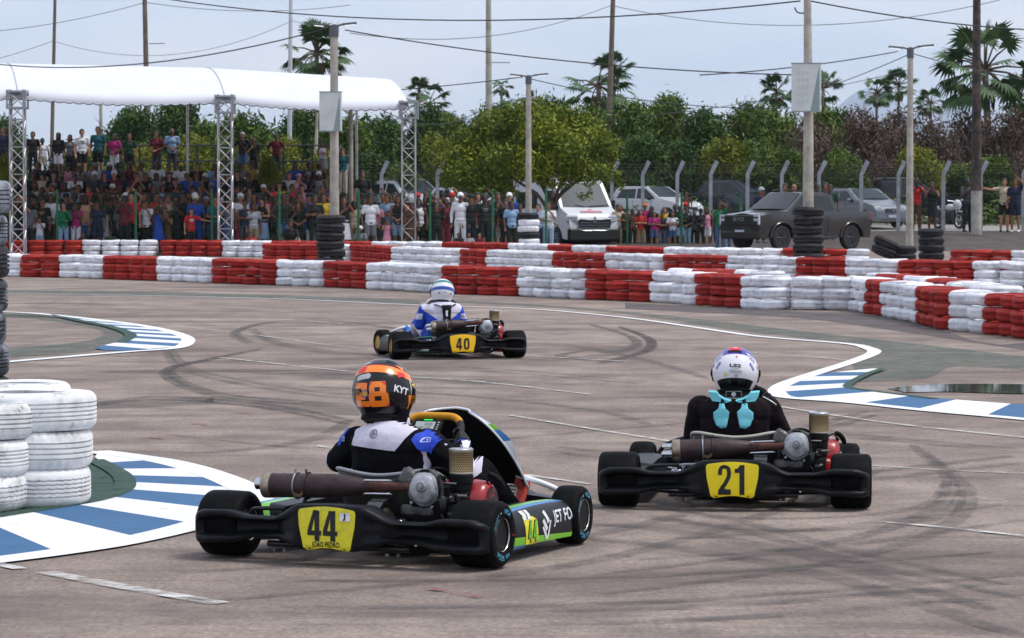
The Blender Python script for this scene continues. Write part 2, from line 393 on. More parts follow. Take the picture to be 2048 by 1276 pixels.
strip('faded_line', [
 (gp([(90, 1146), (260, 1178), (440, 1209)], 5), 0.101, 0), (gp([(-60, 1117), (40, 1140)], 3), 0.068, 0),
 (gp([(630, 893), (900, 930), (1180, 970)], 5), 0.047, 0), (gp([(1020, 832), (1200, 862), (1345, 885)], 5), 0.047, 0),
 (gp([(1560, 815), (1780, 848), (2100, 882)], 5), 0.054, 0), (gp([(1740, 932), (1900, 942), (2100, 950)], 4), 0.041, 0), (gp([(1760, 1045), (1900, 1058), (2100, 1080)], 4), 0.054, 0),
 (gp([(345, 652), (520, 672), (650, 690), (760, 700)], 5), 0.047, 0), (gp([(1050, 712), (1150, 718), (1260, 724)], 4), 0.054, 0), (gp([(440, 716), (640, 738), (780, 752), (960, 765), (1180, 790)], 4), 0.047, 0),
 (gp([(1500, 706), (1640, 716), (1700, 722)], 3), 0.054, 0), (gp([(600, 640), (700, 650), (830, 655)], 3), 0.041, 0), (gp([(20, 600), (400, 612), (800, 640), (1200, 660)], 4), 0.027, 0)], [PWT], .0062)
def kerb(name, outer, inner, n, ph=0, wfac=.55):
 O = smooth_pts([G(*p) for p in outer], 12); I = smooth_pts([G(*p) for p in inner], 12)
 def samp(A, t):
  ln = [0]
  for a, b in zip(A, A[1:]): ln.append(ln[-1] + (b - a).length)
  s_ = t * ln[-1]
  for i in range(len(A) - 1):
   if ln[i + 1] >= s_: return A[i].lerp(A[i + 1], (s_ - ln[i]) / max(1e-9, ln[i + 1] - ln[i]))
  return A[-1]
 mb = MB()
 for k in range(n):
  m = (k + ph) % 2; a = k / n; b = (k + 1) / n; row = []
  for j in range(4):
   t = a + (b - a) * j / 3; row.append((samp(O, t), samp(I, t)))
  for (p, q), (p2, q2) in zip(row, row[1:]):
   mb.add([(v.x, v.y, .0065 + .012 * s_) for v, s_ in ((p, 0), (q, 1), (q2, 1), (p2, 0))], [(0, 1, 2, 3)], m)
 return tag(mb.build(name, [PW, PB], smooth=False), kind='structure')
kerb('kerb', [(195, 908), (320, 925), (425, 953), (492, 985), (496, 1008), (400, 1048), (250, 1083), (100, 1107), (-140, 1130)],
 [(190, 920), (215, 938), (240, 955), (250, 972), (246, 984), (200, 1003), (110, 1020), (0, 1040), (-160, 1062)], 10, 0)
kerb('kerb', [(110, 633), (200, 642), (300, 656), (360, 671), (373, 683), (350, 694), (250, 702), (210, 702)],
 [(100, 630), (165, 644), (220, 655), (248, 666), (262, 676), (240, 686), (215, 692), (190, 699)], 17, 1)
kerb('kerb', [(1748, 738), (1650, 748), (1600, 762), (1564, 777), (1562, 787), (1590, 796), (1700, 804), (1850, 820), (2048, 837), (2250, 858)],
 [(1762, 741), (1735, 752), (1712, 762), (1695, 772), (1697, 778), (1712, 782), (1760, 786), (1870, 800), (2048, 814), (2250, 830)], 11, 0)
strip('green_kerb_edge', [
 (gp([(188, 925), (215, 938), (243, 956), (251, 973), (240, 988), (190, 1006), (100, 1022), (-60, 1048)], 6), .12, 0),
 (gp([(-60, 628), (100, 634), (165, 645), (225, 657), (262, 673), (240, 688)], 6), .14, 0),
 (gp([(1765, 741), (1730, 754), (1698, 772), (1702, 780), (1760, 788), (1870, 802)], 6), .08, 0)], [PGD], .020)
sheet('green_run_off', [(gp([(186, 925), (246, 962), (240, 985), (150, 1012), (-60, 1045)], 5) + [G(-60, 1000), G(60, 940)], 0)], [PGD], .0105)
_pm = M('puddle_water', (.05, .05, .055), .03, spec=.7)
sheet('puddle', [(gp([(1775, 778), (1850, 771), (1960, 769), (2120, 771)], 5) + gp([(2120, 790), (2000, 788), (1900, 785), (1810, 786)], 5), 0)], [_pm], .007)
sk = []
def skid(pts, w=.10, gap=0.0, m=0):
 P = gp(pts, 8); n = len(P)
 ww = [w * (.4 + .6 * math.sin(PI * min(1, max(0, i / (n - 1)))) ** .5) for i in range(n)]
 sk.append((P, ww, m))
 if gap:
  Q = [p + Vector((0, gap, 0)) for p in P]; sk.append((Q, ww, m))
for a in [
 ([(500, 660), (560, 690), (760, 716), (1100, 722), (1260, 700), (1262, 675), (1180, 650)], .13, .45, 1),
 ([(330, 700), (380, 745), (620, 790), (820, 800)], .12, .5, 1), ([(500, 690), (470, 665), (560, 645), (760, 655)], .13, .4, 1),
 ([(1180, 700), (1120, 712), (1180, 722)], .12, 0, 0), ([(1850, 905), (1935, 985), (1880, 1060), (1640, 1130), (1200, 1190)], .11, .7, 1),
 ([(1100, 1000), (1500, 1060), (1860, 1040), (1925, 980)], .10, .6, 1), ([(1300, 850), (1180, 820), (900, 790), (560, 770)], .13, 0, 1),
 ([(1120, 905), (1260, 915), (1560, 880), (1750, 830)], .13, .5, 1), ([(900, 700), (1100, 690), (1280, 720), (1420, 760)], .10, .5, 1),
 ([(200, 900), (420, 905), (620, 880), (700, 840)], .14, 0, 1), ([(300, 1210), (700, 1180), (1150, 1130), (1500, 1040), (1760, 940)], .12, 1.1, 1),
 ([(0, 608), (120, 607), (230, 611)], .3, 0, 0), ([(-60, 815), (200, 812), (460, 800), (760, 830)], .9, 0, 1), ([(200, 745), (500, 742), (800, 760), (1150, 770)], .7, 0, 1), ([(520, 700), (420, 720), (330, 745), (420, 790), (640, 812)], .12, .35, 0), ([(1240, 655), (1300, 680), (1290, 705), (1200, 728)], .12, .3, 0), ([(900, 1060), (1300, 1090), (1640, 1150), (2048, 1276)], .16, .8, 1), ([(1330, 850), (1560, 862), (1760, 880), (2048, 905)], .14, .3, 1), ([(590, 640), (700, 645), (850, 662), (1100, 660)], .16, 0, 0),
 ([(560, 1215), (900, 1215), (1400, 1200), (2048, 1150)], .12, .9, 1), ([(120, 760), (500, 750), (900, 740), (1300, 770)], .13, .5, 1),
 ([(340, 870), (700, 900), (1100, 870), (1560, 830)], .10, 0, 1), ([(1100, 1250), (1500, 1235), (2048, 1190)], .13, .4, 1), ([(1280, 1120), (1700, 1090), (2048, 1040)], .1, .8, 1),
 ([(1300, 1030), (1500, 1065), (1700, 1120), (2048, 1200)], .10, .5, 1), ([(150, 820), (300, 800), (520, 815), (700, 850)], .12, .4, 0), ([(1750, 960), (2048, 925)], .15, .5, 1),
 ([(748, 1188), (780, 1192), (805, 1194)], .06, 0, 0), ([(1485, 1155), (1520, 1158)], .05, 0, 0), ([(1730, 1140), (1765, 1142)], .05, 0, 0)]:
 skid(*a)
strip('skid_marks', sk, [SK, SKS], .005)
PR = paint_mat('red_scuff', S(140, 70, 66), .95, 7, (.42, .56))
strip('red_scuff_marks', [(gp([(385, 848), (415, 851)], 3), .05, 0), (gp([(285, 876), (330, 879)], 3), .06, 0), (gp([(860, 1180), (960, 1197)], 4), .04, 0), (gp([(410, 1106), (500, 1116)], 4), .05, 0), (gp([(470, 826), (500, 828)], 3), .04, 0), (gp([(590, 812), (620, 814)], 3), .03, 0)], [PR], .0075)
mb = MB(); mb.box((14, 134.5, terr(0, 134.5) + .06), (60, .35, .3), bev=.02)
tag(mb.build('road_kerb', [M('whitewashed_concrete', S(205, 203, 200), .9, var=.15, vs=2)]), kind='structure')
# ================================================================== TYRES
def tyre_mesh(name, Rr, w, seg=28, grooves=4, rin=.58, lug=0, seed=1, rr=None):
 h = w / 2; rs = rr or w * .36; mb = MB(); ri = Rr * rin
 prof = [(ri, -h * .72), (ri + .012, -h * .92), (Rr * .78, -h), (Rr * .9, -h * .97)]
 for a in (15, 45, 75): prof.append((Rr - rs * (1 - math.sin(R(a))), -h + rs * (1 - math.cos(R(a)))))
 z0 = -h + rs; z1 = h - rs; gw = .006 if Rr < .4 else .01
 for k in range(grooves):
  z = z0 + (z1 - z0) * (k + .5) / grooves; prof += [(Rr, z - gw), (Rr - .010, z - gw * .4), (Rr - .010, z + gw * .4), (Rr, z + gw)]
 for a in (75, 45, 15): prof.append((Rr - rs * (1 - math.sin(R(a))), h - rs * (1 - math.cos(R(a)))))
 prof += [(Rr * .9, h * .97), (Rr * .78, h), (ri + .012, h * .92), (ri, h * .72), (ri + .03, h * .4), (Rr - .03, h * .55), (Rr - .025, 0), (Rr - .03, -h * .55), (ri + .03, -h * .4)]
 mb.lathe(prof, seg=seg, closed=True)
 if lug:
  pass
 r_ = random.Random(seed)
 me = mb.mesh(name, [None], ang=50)
 for v in me.vertices:
  a = math.atan2(v.co.y, v.co.x); k = 1 + .012 * math.sin(2 * a + seed) + .008 * math.sin(3 * a + seed * 2); v.co.x *= k; v.co.y *= k; v.co.z += .006 * math.sin(2 * a + seed * 1.7)
 return me
def tyre_paint(name, col, dirt, dfac, under, wear=.25, ds=9.0, thr=(.5, .66)):
 m = M(name, col, .7, orand=.10, var=.10, vs=7, dirt=dirt, dfac=dfac, ds=ds, thr=thr, bump=.5, bs=30, spec=.35)
 t = m.node_tree; b = t.nodes['Principled BSDF']; L = t.links.new
 src = b.inputs['Base Color'].links[0].from_socket
 tcn = [n for n in t.nodes if n.type == 'TEX_COORD'][0]
 oi = t.nodes.new('ShaderNodeObjectInfo'); ad = t.nodes.new('ShaderNodeVectorMath'); ad.operation = 'ADD'
 sc = t.nodes.new('ShaderNodeVectorMath'); sc.operation = 'SCALE'; sc.inputs[0].default_value = (17, 31, 11); L(oi.outputs['Random'], sc.inputs['Scale'])
 L(tcn.outputs['Object'], ad.inputs[0]); L(sc.outputs[0], ad.inputs[1])
 n = t.nodes.new('ShaderNodeTexNoise'); n.inputs['Scale'].default_value = 16; n.inputs['Detail'].default_value = 9; n.inputs['Roughness'].default_value = .75; L(ad.outputs[0], n.inputs['Vector'])
 r = t.nodes.new('ShaderNodeMapRange'); r.inputs[1].default_value = .60; r.inputs[2].default_value = .68; r.inputs[3].default_value = 0; r.inputs[4].default_value = wear; L(n.outputs['Fac'], r.inputs[0])
 mi = t.nodes.new('ShaderNodeMixRGB'); L(r.outputs[0], mi.inputs['Fac']); L(src, mi.inputs['Color1']); mi.inputs['Color2'].default_value = (*under, 1); L(mi.outputs[0], b.inputs['Base Color'])
 for nn in t.nodes:
  if nn.type == 'TEX_NOISE' and nn != n and nn.inputs['Vector'].links:
   L(ad.outputs[0], nn.inputs['Vector'])
 return m
TW = tyre_paint('white_tyre_paint', S(234, 235, 240), S(168, 166, 170), .5, (.05, .05, .055), .55)
TR = tyre_paint('red_tyre_paint', S(172, 48, 40), S(112, 30, 26), .6, (.05, .03, .03), .5)
TK = tyre_paint('black_rubber', S(38, 38, 42), S(74, 72, 74), .55, (.02, .02, .022), .3)
TN = tyre_paint('near_white_tyre_paint', S(228, 228, 228), S(158, 158, 154), .6, (.10, .12, .11), .75, 4)
TS = tyre_paint('scuffed_black_rubber', S(52, 54, 60), S(150, 154, 166), .8, (.02, .02, .022), .3, 5, (.42, .60))
WME = [tyre_mesh('tyre', .29, .156, 26, 4, seed=k + 1) for k in range(3)] + [tyre_mesh('tyre', .272, .154, 26, 3, seed=8, rr=.060), tyre_mesh('tyre', .305, .158, 26, 5, seed=5, rr=.055)]
_cm = {}
def tyre_variant(k, mat):
 key = (k, mat.name)
 if key not in _cm:
  me = WME[k].copy(); me.materials.clear(); me.materials.append(mat); _cm[key] = me
 return _cm[key]
ORD = ['first', 'second', 'third', 'fourth', 'fifth', 'sixth', 'seventh', 'eighth', 'ninth', 'tenth', 'eleventh', 'twelfth', 'thirteenth', 'fourteenth', 'fifteenth', 'sixteenth', 'seventeenth', 'eighteenth', 'nineteenth', 'twentieth']
cands = []       # every tyre of the walls: (score, x, y, z, rz, mat, label, wall, tilt)
def px_of(x, y, z=0):
 v = Vector((x, y, z - CH)); return 1024 + F * v.x / v.dot(_fw)
def wall(name, base, blocks, layers, weights, spacing=.575, hgt=.168, depth=.29, back=False, start=0.0, jit=.018, lean=.014):
 P = [G(*p) for p in base];
 ln = [0]
 for a, b in zip(P, P[1:]): ln.append(ln[-1] + (b - a).length)
 s_ = start; cols = []
 while s_ < ln[-1]:
  for i in range(len(P) - 1):
   if ln[i + 1] >= s_: break
  t = (s_ - ln[i]) / (ln[i + 1] - ln[i]); p = P[i].lerp(P[i + 1], t); d = (P[i + 1] - P[i]).normalized(); n = Vector((-d.y, d.x, 0))
  if n.y < 0: n = -n
  if name == 'front' and px_of(p.x, p.y) > 1690: n = Vector((0, 1, 0))
  c = p + n * depth; cols.append(c); s_ += spacing + rnd.uniform(-.015, .02)
 cnt = {'w': 0, 'r': 0}; cur = None; inb = 0
 for c in cols:
  px = px_of(c.x, c.y, .2); blk = None
  for x0, x1, cc in blocks:
   if x0 <= px < x1: blk = (x0, cc)
  if blk is None: cur = None; continue
  if blk != cur: cur = blk; cnt[blk[1]] += 1; inb = 0
  col = {'w': 'white', 'r': 'red'}[blk[1]]
  for l in range(layers):
   x = c.x + rnd.uniform(-jit, jit); y = c.y + rnd.uniform(-jit, jit)
   lay = 'bottom' if l == 0 else ('top' if l == layers - 1 else 'middle')
   lab = f"{col} painted tyre, {lay} of {ORD[min(inb, 19)]} stack, {ORD[min(cnt[blk[1]] - 1, 19)]} {col} block, {name} wall"
   vis = -60 < px < 2110
   cands.append(((6600 / y) * weights[l] if vis else 0, x, y, (l + .5) * hgt, rnd.uniform(0, 6.28), TW if blk[1] == 'w' else TR, lab, name, (rnd.gauss(0, lean) * (1.6 if l == layers - 1 else .6), rnd.gauss(0, lean) * (1.6 if l == layers - 1 else .6))))
  inb += 1
A_base = [(-60, 550), (20, 554), (140, 556), (330, 563), (430, 567), (550, 571), (655, 575), (760, 580), (890, 588), (1030, 593), (1175, 600), (1330, 606), (1415, 613), (1500, 619), (1640, 621), (1735, 621), (1766, 628), (1800, 634), (1870, 647), (1920, 660), (2048, 674), (2180, 692)]
A_blk = [(-80, 42, 'w'), (42, 134, 'r'), (134, 232, 'w'), (232, 325, 'r'), (325, 430, 'w'), (430, 550, 'r'), (550, 655, 'w'), (655, 760, 'r'), (760, 892, 'w'), (892, 1030, 'r'), (1030, 1178, 'w'), (1178, 1330, 'r'), (1330, 1418, 'w'), (1418, 1502, 'r'), (1502, 1765, 'w'), (1765, 1800, 'r'), (1800, 1870, 'w'), (1870, 1918, 'r'), (1918, 2005, 'w'), (2005, 2140, 'r')]
wall('front', A_base, A_blk, 3, (1, 1, 1.3))
B_top = [(530, 487), (715, 489), (800, 494), (930, 498), (1115, 504), (1340, 509), (1585, 514), (1800, 519), (1945, 522), (2120, 524)]
def base_of(top, h=.5):        # where the foot of a 0.5 m wall stands whose top edge is seen at this row
 out = []
 for px, py in top:
  s_ = (py - HY) / (CH - h); out.append((px, HY + CH * s_))
 return out
B_blk = [(530, 640, 'r'), (640, 715, 'w'), (715, 800, 'r'), (800, 930, 'w'), (930, 990, 'r'), (990, 1115, 'w'), (1115, 1215, 'r'), (1215, 1340, 'w'), (1340, 1450, 'r'), (1450, 1585, 'w'), (1585, 1690, 'r'), (1690, 1800, 'w'), (1800, 1945, 'r'), (1945, 2130, 'w')]
wall('middle', base_of(B_top), B_blk, 3, (.25, .9, 1.3))
C_top = [(-40, 480), (310, 480), (640, 482), (875, 483), (1000, 486), (1110, 489), (1250, 493), (1450, 496), (1600, 497), (1750, 498), (2048, 501), (2140, 502)]
C_blk = [(-50, 150, 'r'), (150, 305, 'w'), (305, 455, 'r'), (455, 545, 'w'), (545, 735, 'r'), (735, 875, 'w'), (875, 1020, 'r'), (1020, 1110, 'w'), (1110, 1160, 'r'), (1160, 1225, 'w'), (1225, 1345, 'r'), (1345, 1560, 'w'), (1560, 1690, 'r'), (1690, 1750, 'w'), (1885, 2035, 'r'), (2035, 2140, 'w')]
wall('rear', base_of(C_top), C_blk, 3, (.1, .7, 1.25))
wall('left file behind front', [(1340, 597), (1430, 600), (1500, 603), (1560, 604)], [(1340, 1395, 'w'), (1395, 1500, 'r'), (1500, 1600, 'w')], 3, (.1, .2, 1), depth=.3)
wall('right file behind front', [(1730, 609), (1775, 614), (1840, 624), (1900, 636), (1980, 650)], [(1725, 1775, 'w'), (1775, 1830, 'r'), (1830, 1885, 'w'), (1885, 1930, 'r'), (1930, 2000, 'w')], 3, (.1, .2, 1), depth=.3)
cands.sort(key=lambda c: -c[0])
NT = 262
rest = MB(); rmats = [TW, TR]
for i, (sc_, x, y, z, rz, mat, lab, wl, tl) in enumerate(cands):
 k = rnd.randrange(5)
 if i < NT:
  o = link('tyre', tyre_variant(k, mat), None, (x, y, z), (tl[0], tl[1], rz)); o.scale = (1, 1, 1 + .03 * (hash01(x, y) - .5))
  tag(o, lab, 'tyre', 'tyres of the ' + wl + ' tyre wall')
 elif sc_ > 0:
  me = WME[k]; mt = Matrix.Translation((x, y, z)) @ Euler((tl[0], tl[1], rz)).to_matrix().to_4x4()
  rest.add([mt @ v.co for v in me.vertices], [tuple(p.vertices) for p in me.polygons], 0 if mat is TW else 1)
tag(rest.build('stacked_tyres', rmats, ang=50, fix=False), 'red and white tyres stacked low in the farther tyre walls', 'tyres', kind='stuff')
def pole_stack(px, D, n, r, w, mats, where, grp, z0=0.0, seed=0, dx=0.0):
 x = XD(px, D) + dx; names = {TK: 'black', TW: 'white', TN: 'white', TS: 'scuffed black'}
 me = tyre_mesh('tyre', r, w * .95, 32, 4, seed=3 + seed)
 cc = {}
 for k in range(n):
  m = mats[k % len(mats)]
  if m.name not in cc: c_ = me.copy(); c_.materials.clear(); c_.materials.append(m); cc[m.name] = c_
  o = link('tyre', cc[m.name], None, (x + rnd.uniform(-.02, .02), D + rnd.uniform(-.02, .02), z0 + (k + .5) * (w * .985)), (rnd.gauss(0, .012), rnd.gauss(0, .012), rnd.uniform(0, 6)))
  pos = 'topmost' if k == n - 1 else (ORD[n - 1 - k] + ' from the top')
  tag(o, f"{names[m]} tyre, {pos}, {where}", 'tyre', grp)
pole_stack(661, 75, 7, .325, .195, [TK], 'around the pole with the smaller sign box', 'black tyres round the pole left of centre')
pole_stack(1617, 69.5, 8, .325, .195, [TK], 'around the pole with the larger sign box', 'black tyres round the pole right of centre', seed=1)
pole_stack(1057, 99, 7, .325, .195, [TW, TW, TW, TK, TW, TW, TK], 'around the lamp pole before the leafy tree', 'tyres round the middle lamp pole', seed=2)
pole_stack(1862, 83, 5, .33, .20, [TK], 'in the black stack right of the lamp pole', 'black tyres by the right lamp pole', seed=4)
pole_stack(1806, 82, 3, .33, .19, [TK], 'in the low black stack before the lamp pole', 'black tyres by the right lamp pole', seed=5)
for (px, z, ty, tx, nm) in ((1772, .62, .45, .1, 'tilted black tyre lying against the low black stack'), (1768, .42, .38, .05, 'tilted black tyre under another left of the lamp pole')):
 me = tyre_mesh('tyre', .32, .19, 30, 4, seed=9); me.materials.clear(); me.materials.append(TK)
 tag(link('tyre', me, None, (XD(px, 81.8), 81.8, z), (tx, ty, .4)), nm, 'tyre', 'black tyres by the right lamp pole')
def near_tyre(r, w, seed, lug):
 mb = MB(); h = w / 2; rs = .045; ri = r * .64
 prof = [(ri, -h * .88), (ri + .006, -h * .95), (ri + .02, -h * .985), (r * .74, -h), (r * .82, -h), (r * .90, -h * .985)]
 for a in (10, 30, 50, 70, 85): prof.append((r - rs * (1 - math.sin(R(a))), -h + rs * (1 - math.cos(R(a)))))
 z0, z1 = -h + rs, h - rs; G_ = 5 if seed % 2 else 4
 for k in range(G_):
  z = z0 + (z1 - z0) * (k + .5) / G_; gw = .0042; prof += [(r + .001, z - gw - .001), (r - .012, z - gw * .6), (r - .012, z + gw * .6), (r + .001, z + gw + .001)]
 for a in (85, 70, 50, 30, 10): prof.append((r - rs * (1 - math.sin(R(a))), h - rs * (1 - math.cos(R(a)))))
 prof += [(r * .90, h * .985), (r * .82, h), (r * .74, h), (ri + .02, h * .985), (ri + .006, h * .95), (ri, h * .88), (ri + .03, h * .4), (r - .025, h * .6), (r - .02, 0), (r - .025, -h * .6), (ri + .03, -h * .4)]
 mb.lathe(prof, seg=120, closed=True)
 me = mb.mesh('tyre', [None], ang=55)
 for v in me.vertices:
  a = math.atan2(v.co.y, v.co.x); rr = math.hypot(v.co.x, v.co.y); z = v.co.z
  if rr > r - .03:
   k = 0
   st = int(round((a + PI) / (2 * PI) * 120)) % 120
   if lug and abs(z) > h * .52 and st % 3 == 0: k = .008
   if seed % 3 == 0 and abs(z) < h * .5: v.co.z += .0022 * math.sin(a * 40 + seed)
   v.co.x *= (rr - k) / rr; v.co.y *= (rr - k) / rr
  q = 1 + .006 * math.sin(2 * a + seed) ; v.co.x *= q; v.co.y *= q; v.co.z += .003 * math.sin(a * 2 + seed * 1.3)
 return me
def near_stack(x, y, n, r, w, mats, where, grp, z0=.012, s0=0, pos_names=None, jit=.012):
 for k in range(n):
  m = mats[k % len(mats)]; me = near_tyre(r * (1 + .012 * ((k * 7 + s0) % 3 - 1)), w, s0 + k, (k + s0) % 2 == 0); me.materials.clear(); me.materials.append(m)
  o = link('tyre', me, None, (x + rnd.uniform(-jit, jit), y + rnd.uniform(-jit, jit), z0 + (k + .5) * w * .985), (rnd.gauss(0, .006), rnd.gauss(0, .006), rnd.uniform(0, 6)))
  nm = {TN: 'white painted', TS: 'scuffed black', TK: 'black'}[m]
  pn = pos_names[k] if pos_names else (ORD[n - 1 - k] + ' from the top' if k < n - 1 else 'topmost')
  tag(o, f"{nm} tyre, {pn} {where}", 'tyre', grp)
def nx_(px, D): return XD(px, D)
near_stack(nx_(61, 17.05), 17.05, 3, .322, .197, [TN], 'of the large near white stack on the left kerb', 'near white tyres on the left', s0=3, pos_names=['bottom', 'middle', 'top'])
near_stack(nx_(-62, 16.75), 16.75, 3, .31, .183, [TN], 'of the white stack cut by the left edge', 'near white tyres on the left', s0=6, pos_names=['bottom', 'middle', 'top'])
near_stack(nx_(30, 17.95), 17.95, 3, .31, .196, [TN, TN, TN], 'of the white stack behind the near white tyres', 'near white tyres on the left', s0=11, pos_names=['bottom', 'middle', 'top'])
near_stack(nx_(-93, 18.9), 18.9, 9, .315, .190, [TK, TS, TK, TS, TS, TS, TK, TS, TS], 'of the tall black column at the left edge', 'tall column of black tyres', s0=20, jit=.02)
# ================================================================== POLES, SIGN BOXES, LAMPS, CABLES
CONC = M('concrete_pole', S(176, 170, 160), .85, var=.12, vs=3, bump=.3, bs=60, dirt=S(120, 114, 106), ds=2.2, dfac=.6)
WOOD = M('weathered_wood_pole', S(112, 100, 88), .9, var=.25, vs=4, bump=.5, bs=30)
DWOOD = M('dark_tarred_pole', S(52, 46, 44), .85, var=.3, vs=3, dirt=S(110, 92, 78), ds=3, dfac=.5)
GALV = M('galvanised_steel', S(150, 154, 160), .45, .7, var=.12, vs=12)
LAMPB = M('lamp_grey', S(92, 96, 104), .5, .4)
LEDM = M('lamp_lens', S(240, 242, 245), .3, emit=.6)
CABLE = M('black_cable', (.02, .02, .025), .6)
GCABLE = M('grey_cable', S(80, 82, 90), .6)
def lamp_pole(px, D, top_py, r0, r1, label, heads, z0=0.0, mat=None):
 x = XD(px, D); zt = ZD(top_py, D); t = thing('street_lamp', label, 'street lamp', (x, D, z0), 0, 'pole lamps around the track')
 mb = MB(); H = zt - z0; mb.tube([(0, 0, 0), (0, 0, H * .5), (0, 0, H - .05)], [r0, (r0 + r1) / 2, r1], 14); mb.build('pole', mat or CONC, t, ang=60)
 mb = MB(); mb.tube([(0, 0, H - .22), (0, 0, H + .02)], [r1 * 1.25, r1 * 1.25], 12); mb.box((0, 0, H + .02), (.10, .10, .08), bev=.01); mb.build('bracket', LAMPB, t)
 for (dx, dz, ln) in heads:
  s_ = 1 if dx > 0 else -1
  mb = MB(); mb.tube([(0, 0, H), (dx * .35, 0, H + .04 + dz * .3)], .022, 8); mb.box((dx * .35 + s_ * ln / 2, 0, H + .045 + dz * .6), (ln, .16, .05), bev=.015, rot=(0, -s_ * .10, 0))
  a = mb.build('lamp_head', LAMPB, t)
  mb = MB(); mb.box((dx * .35 + s_ * ln * .55, 0, H + .012 + dz * .6), (ln * .7, .13, .022), bev=.006, rot=(0, -s_ * .10, 0)); mb.build('lens', LEDM, a)
 return t
lamp_pole(669, 75, 54, .112, .085, 'concrete lamp pole left of centre carrying the smaller sign box', [(.5, .05, .34), (-.5, .02, .30)])
lamp_pole(1057, 99, 154, .10, .075, 'pale concrete lamp pole in front of the leafy tree', [(.5, .05, .42), (-.5, .02, .38)])
lamp_pole(1819, 84, 99, .10, .07, 'pale concrete lamp pole beside the heap of black tyres', [(.5, .08, .42), (-.5, .02, .38)])
lamp_pole(702, 109, 172, .085, .065, 'thin lamp pole at the right end of the grandstand', [(.45, .05, .36)])
x = XD(1616, 69.5); t = thing('utility_pole', 'tall concrete pole right of centre carrying the larger sign box', 'pole', (x, 69.5, 0), 0, 'tall concrete poles')
mb = MB(); mb.tube([(.0, 0, 0), (.0, 0, 3), (-.03, 0, 6.2)], [.125, .105, .075], 16); mb.build('pole', CONC, t, ang=60)
mb = MB(); mb.tube(smooth_pts([(-.30, 0, 5.72), (-.24, 0, 5.62), (-.12, 0, 5.60), (-.03, 0, 5.66)], 5), .016, 6); mb.build('cable_loop', CABLE, t)
def sign_box(px0, px1, py0, py1, D, label, face, front_w):
 D2 = D - .20; x0 = XD(px0, D2); x1 = XD(px1, D2); z0 = ZD(py1, D2); z1 = ZD(py0, D2); w = x1 - x0; h = z1 - z0
 t = thing('sign_box', label, 'sign box', ((x0 + x1) / 2, D2, (z0 + z1) / 2), R(-4))
 mb = MB(); mb.box((0, .0, 0), (w, .16, h), bev=.012); mb.build('box', [M('white_sign_box', S(206, 212, 212), .5, var=.04, vs=2, dirt=S(170, 176, 174), ds=2, dfac=.4)], t)
 mb = MB(); mb.add([(w * .44, -.083, h * .47), (w * .44, -.083, -h * .49), (w * .14, -.083, -h * .49), (w * .20, -.083, -h * .30)], [(0, 3, 2, 1)]); mb.build('grey_panel', [M('grey_green_panel', S(134, 152, 150), .5)], t)
 mb = MB()
 for zz in (-h / 2 - .006, h / 2 + .006): mb.box((0, 0, zz), (w + .02, .18, .014))
 mb.build('edge_trim', GALV, t)
 if face:
  fm = M('faint_lettering', S(190, 197, 197), .5); mb = MB()
  for k, zz in enumerate((.30, .16, .02, -.14, -.28)):
   mb = MB()
   for j in range(3): mb.box((-w * .12 + (j - 1) * w * .14, -.0825, h * zz), (w * .10, .003, h * .075), 0)
   mb.build('faint_mark', fm, t)
 return t
sign_box(640, 684, 184, 262, 75, 'small white sign box on the pole left of centre', False, 0)
sign_box(1582, 1641, 127, 223, 69.5, 'large white sign box with faint marks on the right pole', True, 0)
def wood_pole(px, D, pyt, r, mat, label, lean=0.0, z0=None, base_px=None, nm='utility_pole'):
 z0 = terr(0, D) if z0 is None else z0; xb = XD(base_px if base_px else px, D); zt = ZD(pyt, D); xt = XD(px, D)
 t = thing(nm, label, 'pole', (xb, D, z0), 0, 'tall poles behind the track')
 mb = MB(); dx = xt - xb; mb.tube([(0, 0, 0), (dx * .5, 0, (zt - z0) * .5), (dx, 0, zt - z0)], [r * 1.15, r, r * .8], 12); mb.build('pole', mat, t, ang=60)
 return t
def crossarm(t, dx, z, L=.9, m=None):
 mb = MB(); mb.box((dx + L / 2, 0, z), (L, .05, .04)); mb.build('bracket_arm', m or GALV, t)
wood_pole(113, 150, -20, .085, WOOD, 'thin dark wooden pole at the far left above the tent', base_px=101)
p_ = wood_pole(291, 142, -20, .12, WOOD, 'wooden pole rising behind the middle of the white tent', base_px=299); crossarm(p_, 0, 7.6, .7)
wood_pole(583, 146, -20, .10, M('white_steel_pole', S(196, 198, 204), .5, var=.05), 'slim white steel pole beside the palm behind the tent', base_px=578)
wood_pole(203, 150, 200, .09, CONC, 'grey pole seen only under the tent roof', base_px=202)
p_ = wood_pole(977, 140, -20, .135, CONC, 'thick bare pole above the leafy tree', base_px=978); crossarm(p_, 0, 6.7, .9); crossarm(p_, -.2, 3.9, 1.1)
p_ = wood_pole(1226, 138, -20, .12, WOOD, 'dark wooden pole in front of the ragged palm', base_px=1212); crossarm(p_, -.35, 4.2, .75)
t = wood_pole(1951, 120.5, -20, .17, DWOOD, 'dark tarred pole standing in the fence line on the right', base_px=1952); mb = MB(); mb.tube([(0, -.02, 0), (0, -.02, 1.6)], .195, 12); mb.build('pale_foot', CONC, t, ang=60)
wood_pole(635, 132, 225, .07, CONC, 'thin grey post between the leaves behind the grandstand', base_px=628)
wood_pole(860, 150, 225, .12, M('pale_trunk', S(150, 140, 122), .9), 'short pale post standing before the woods', base_px=858)
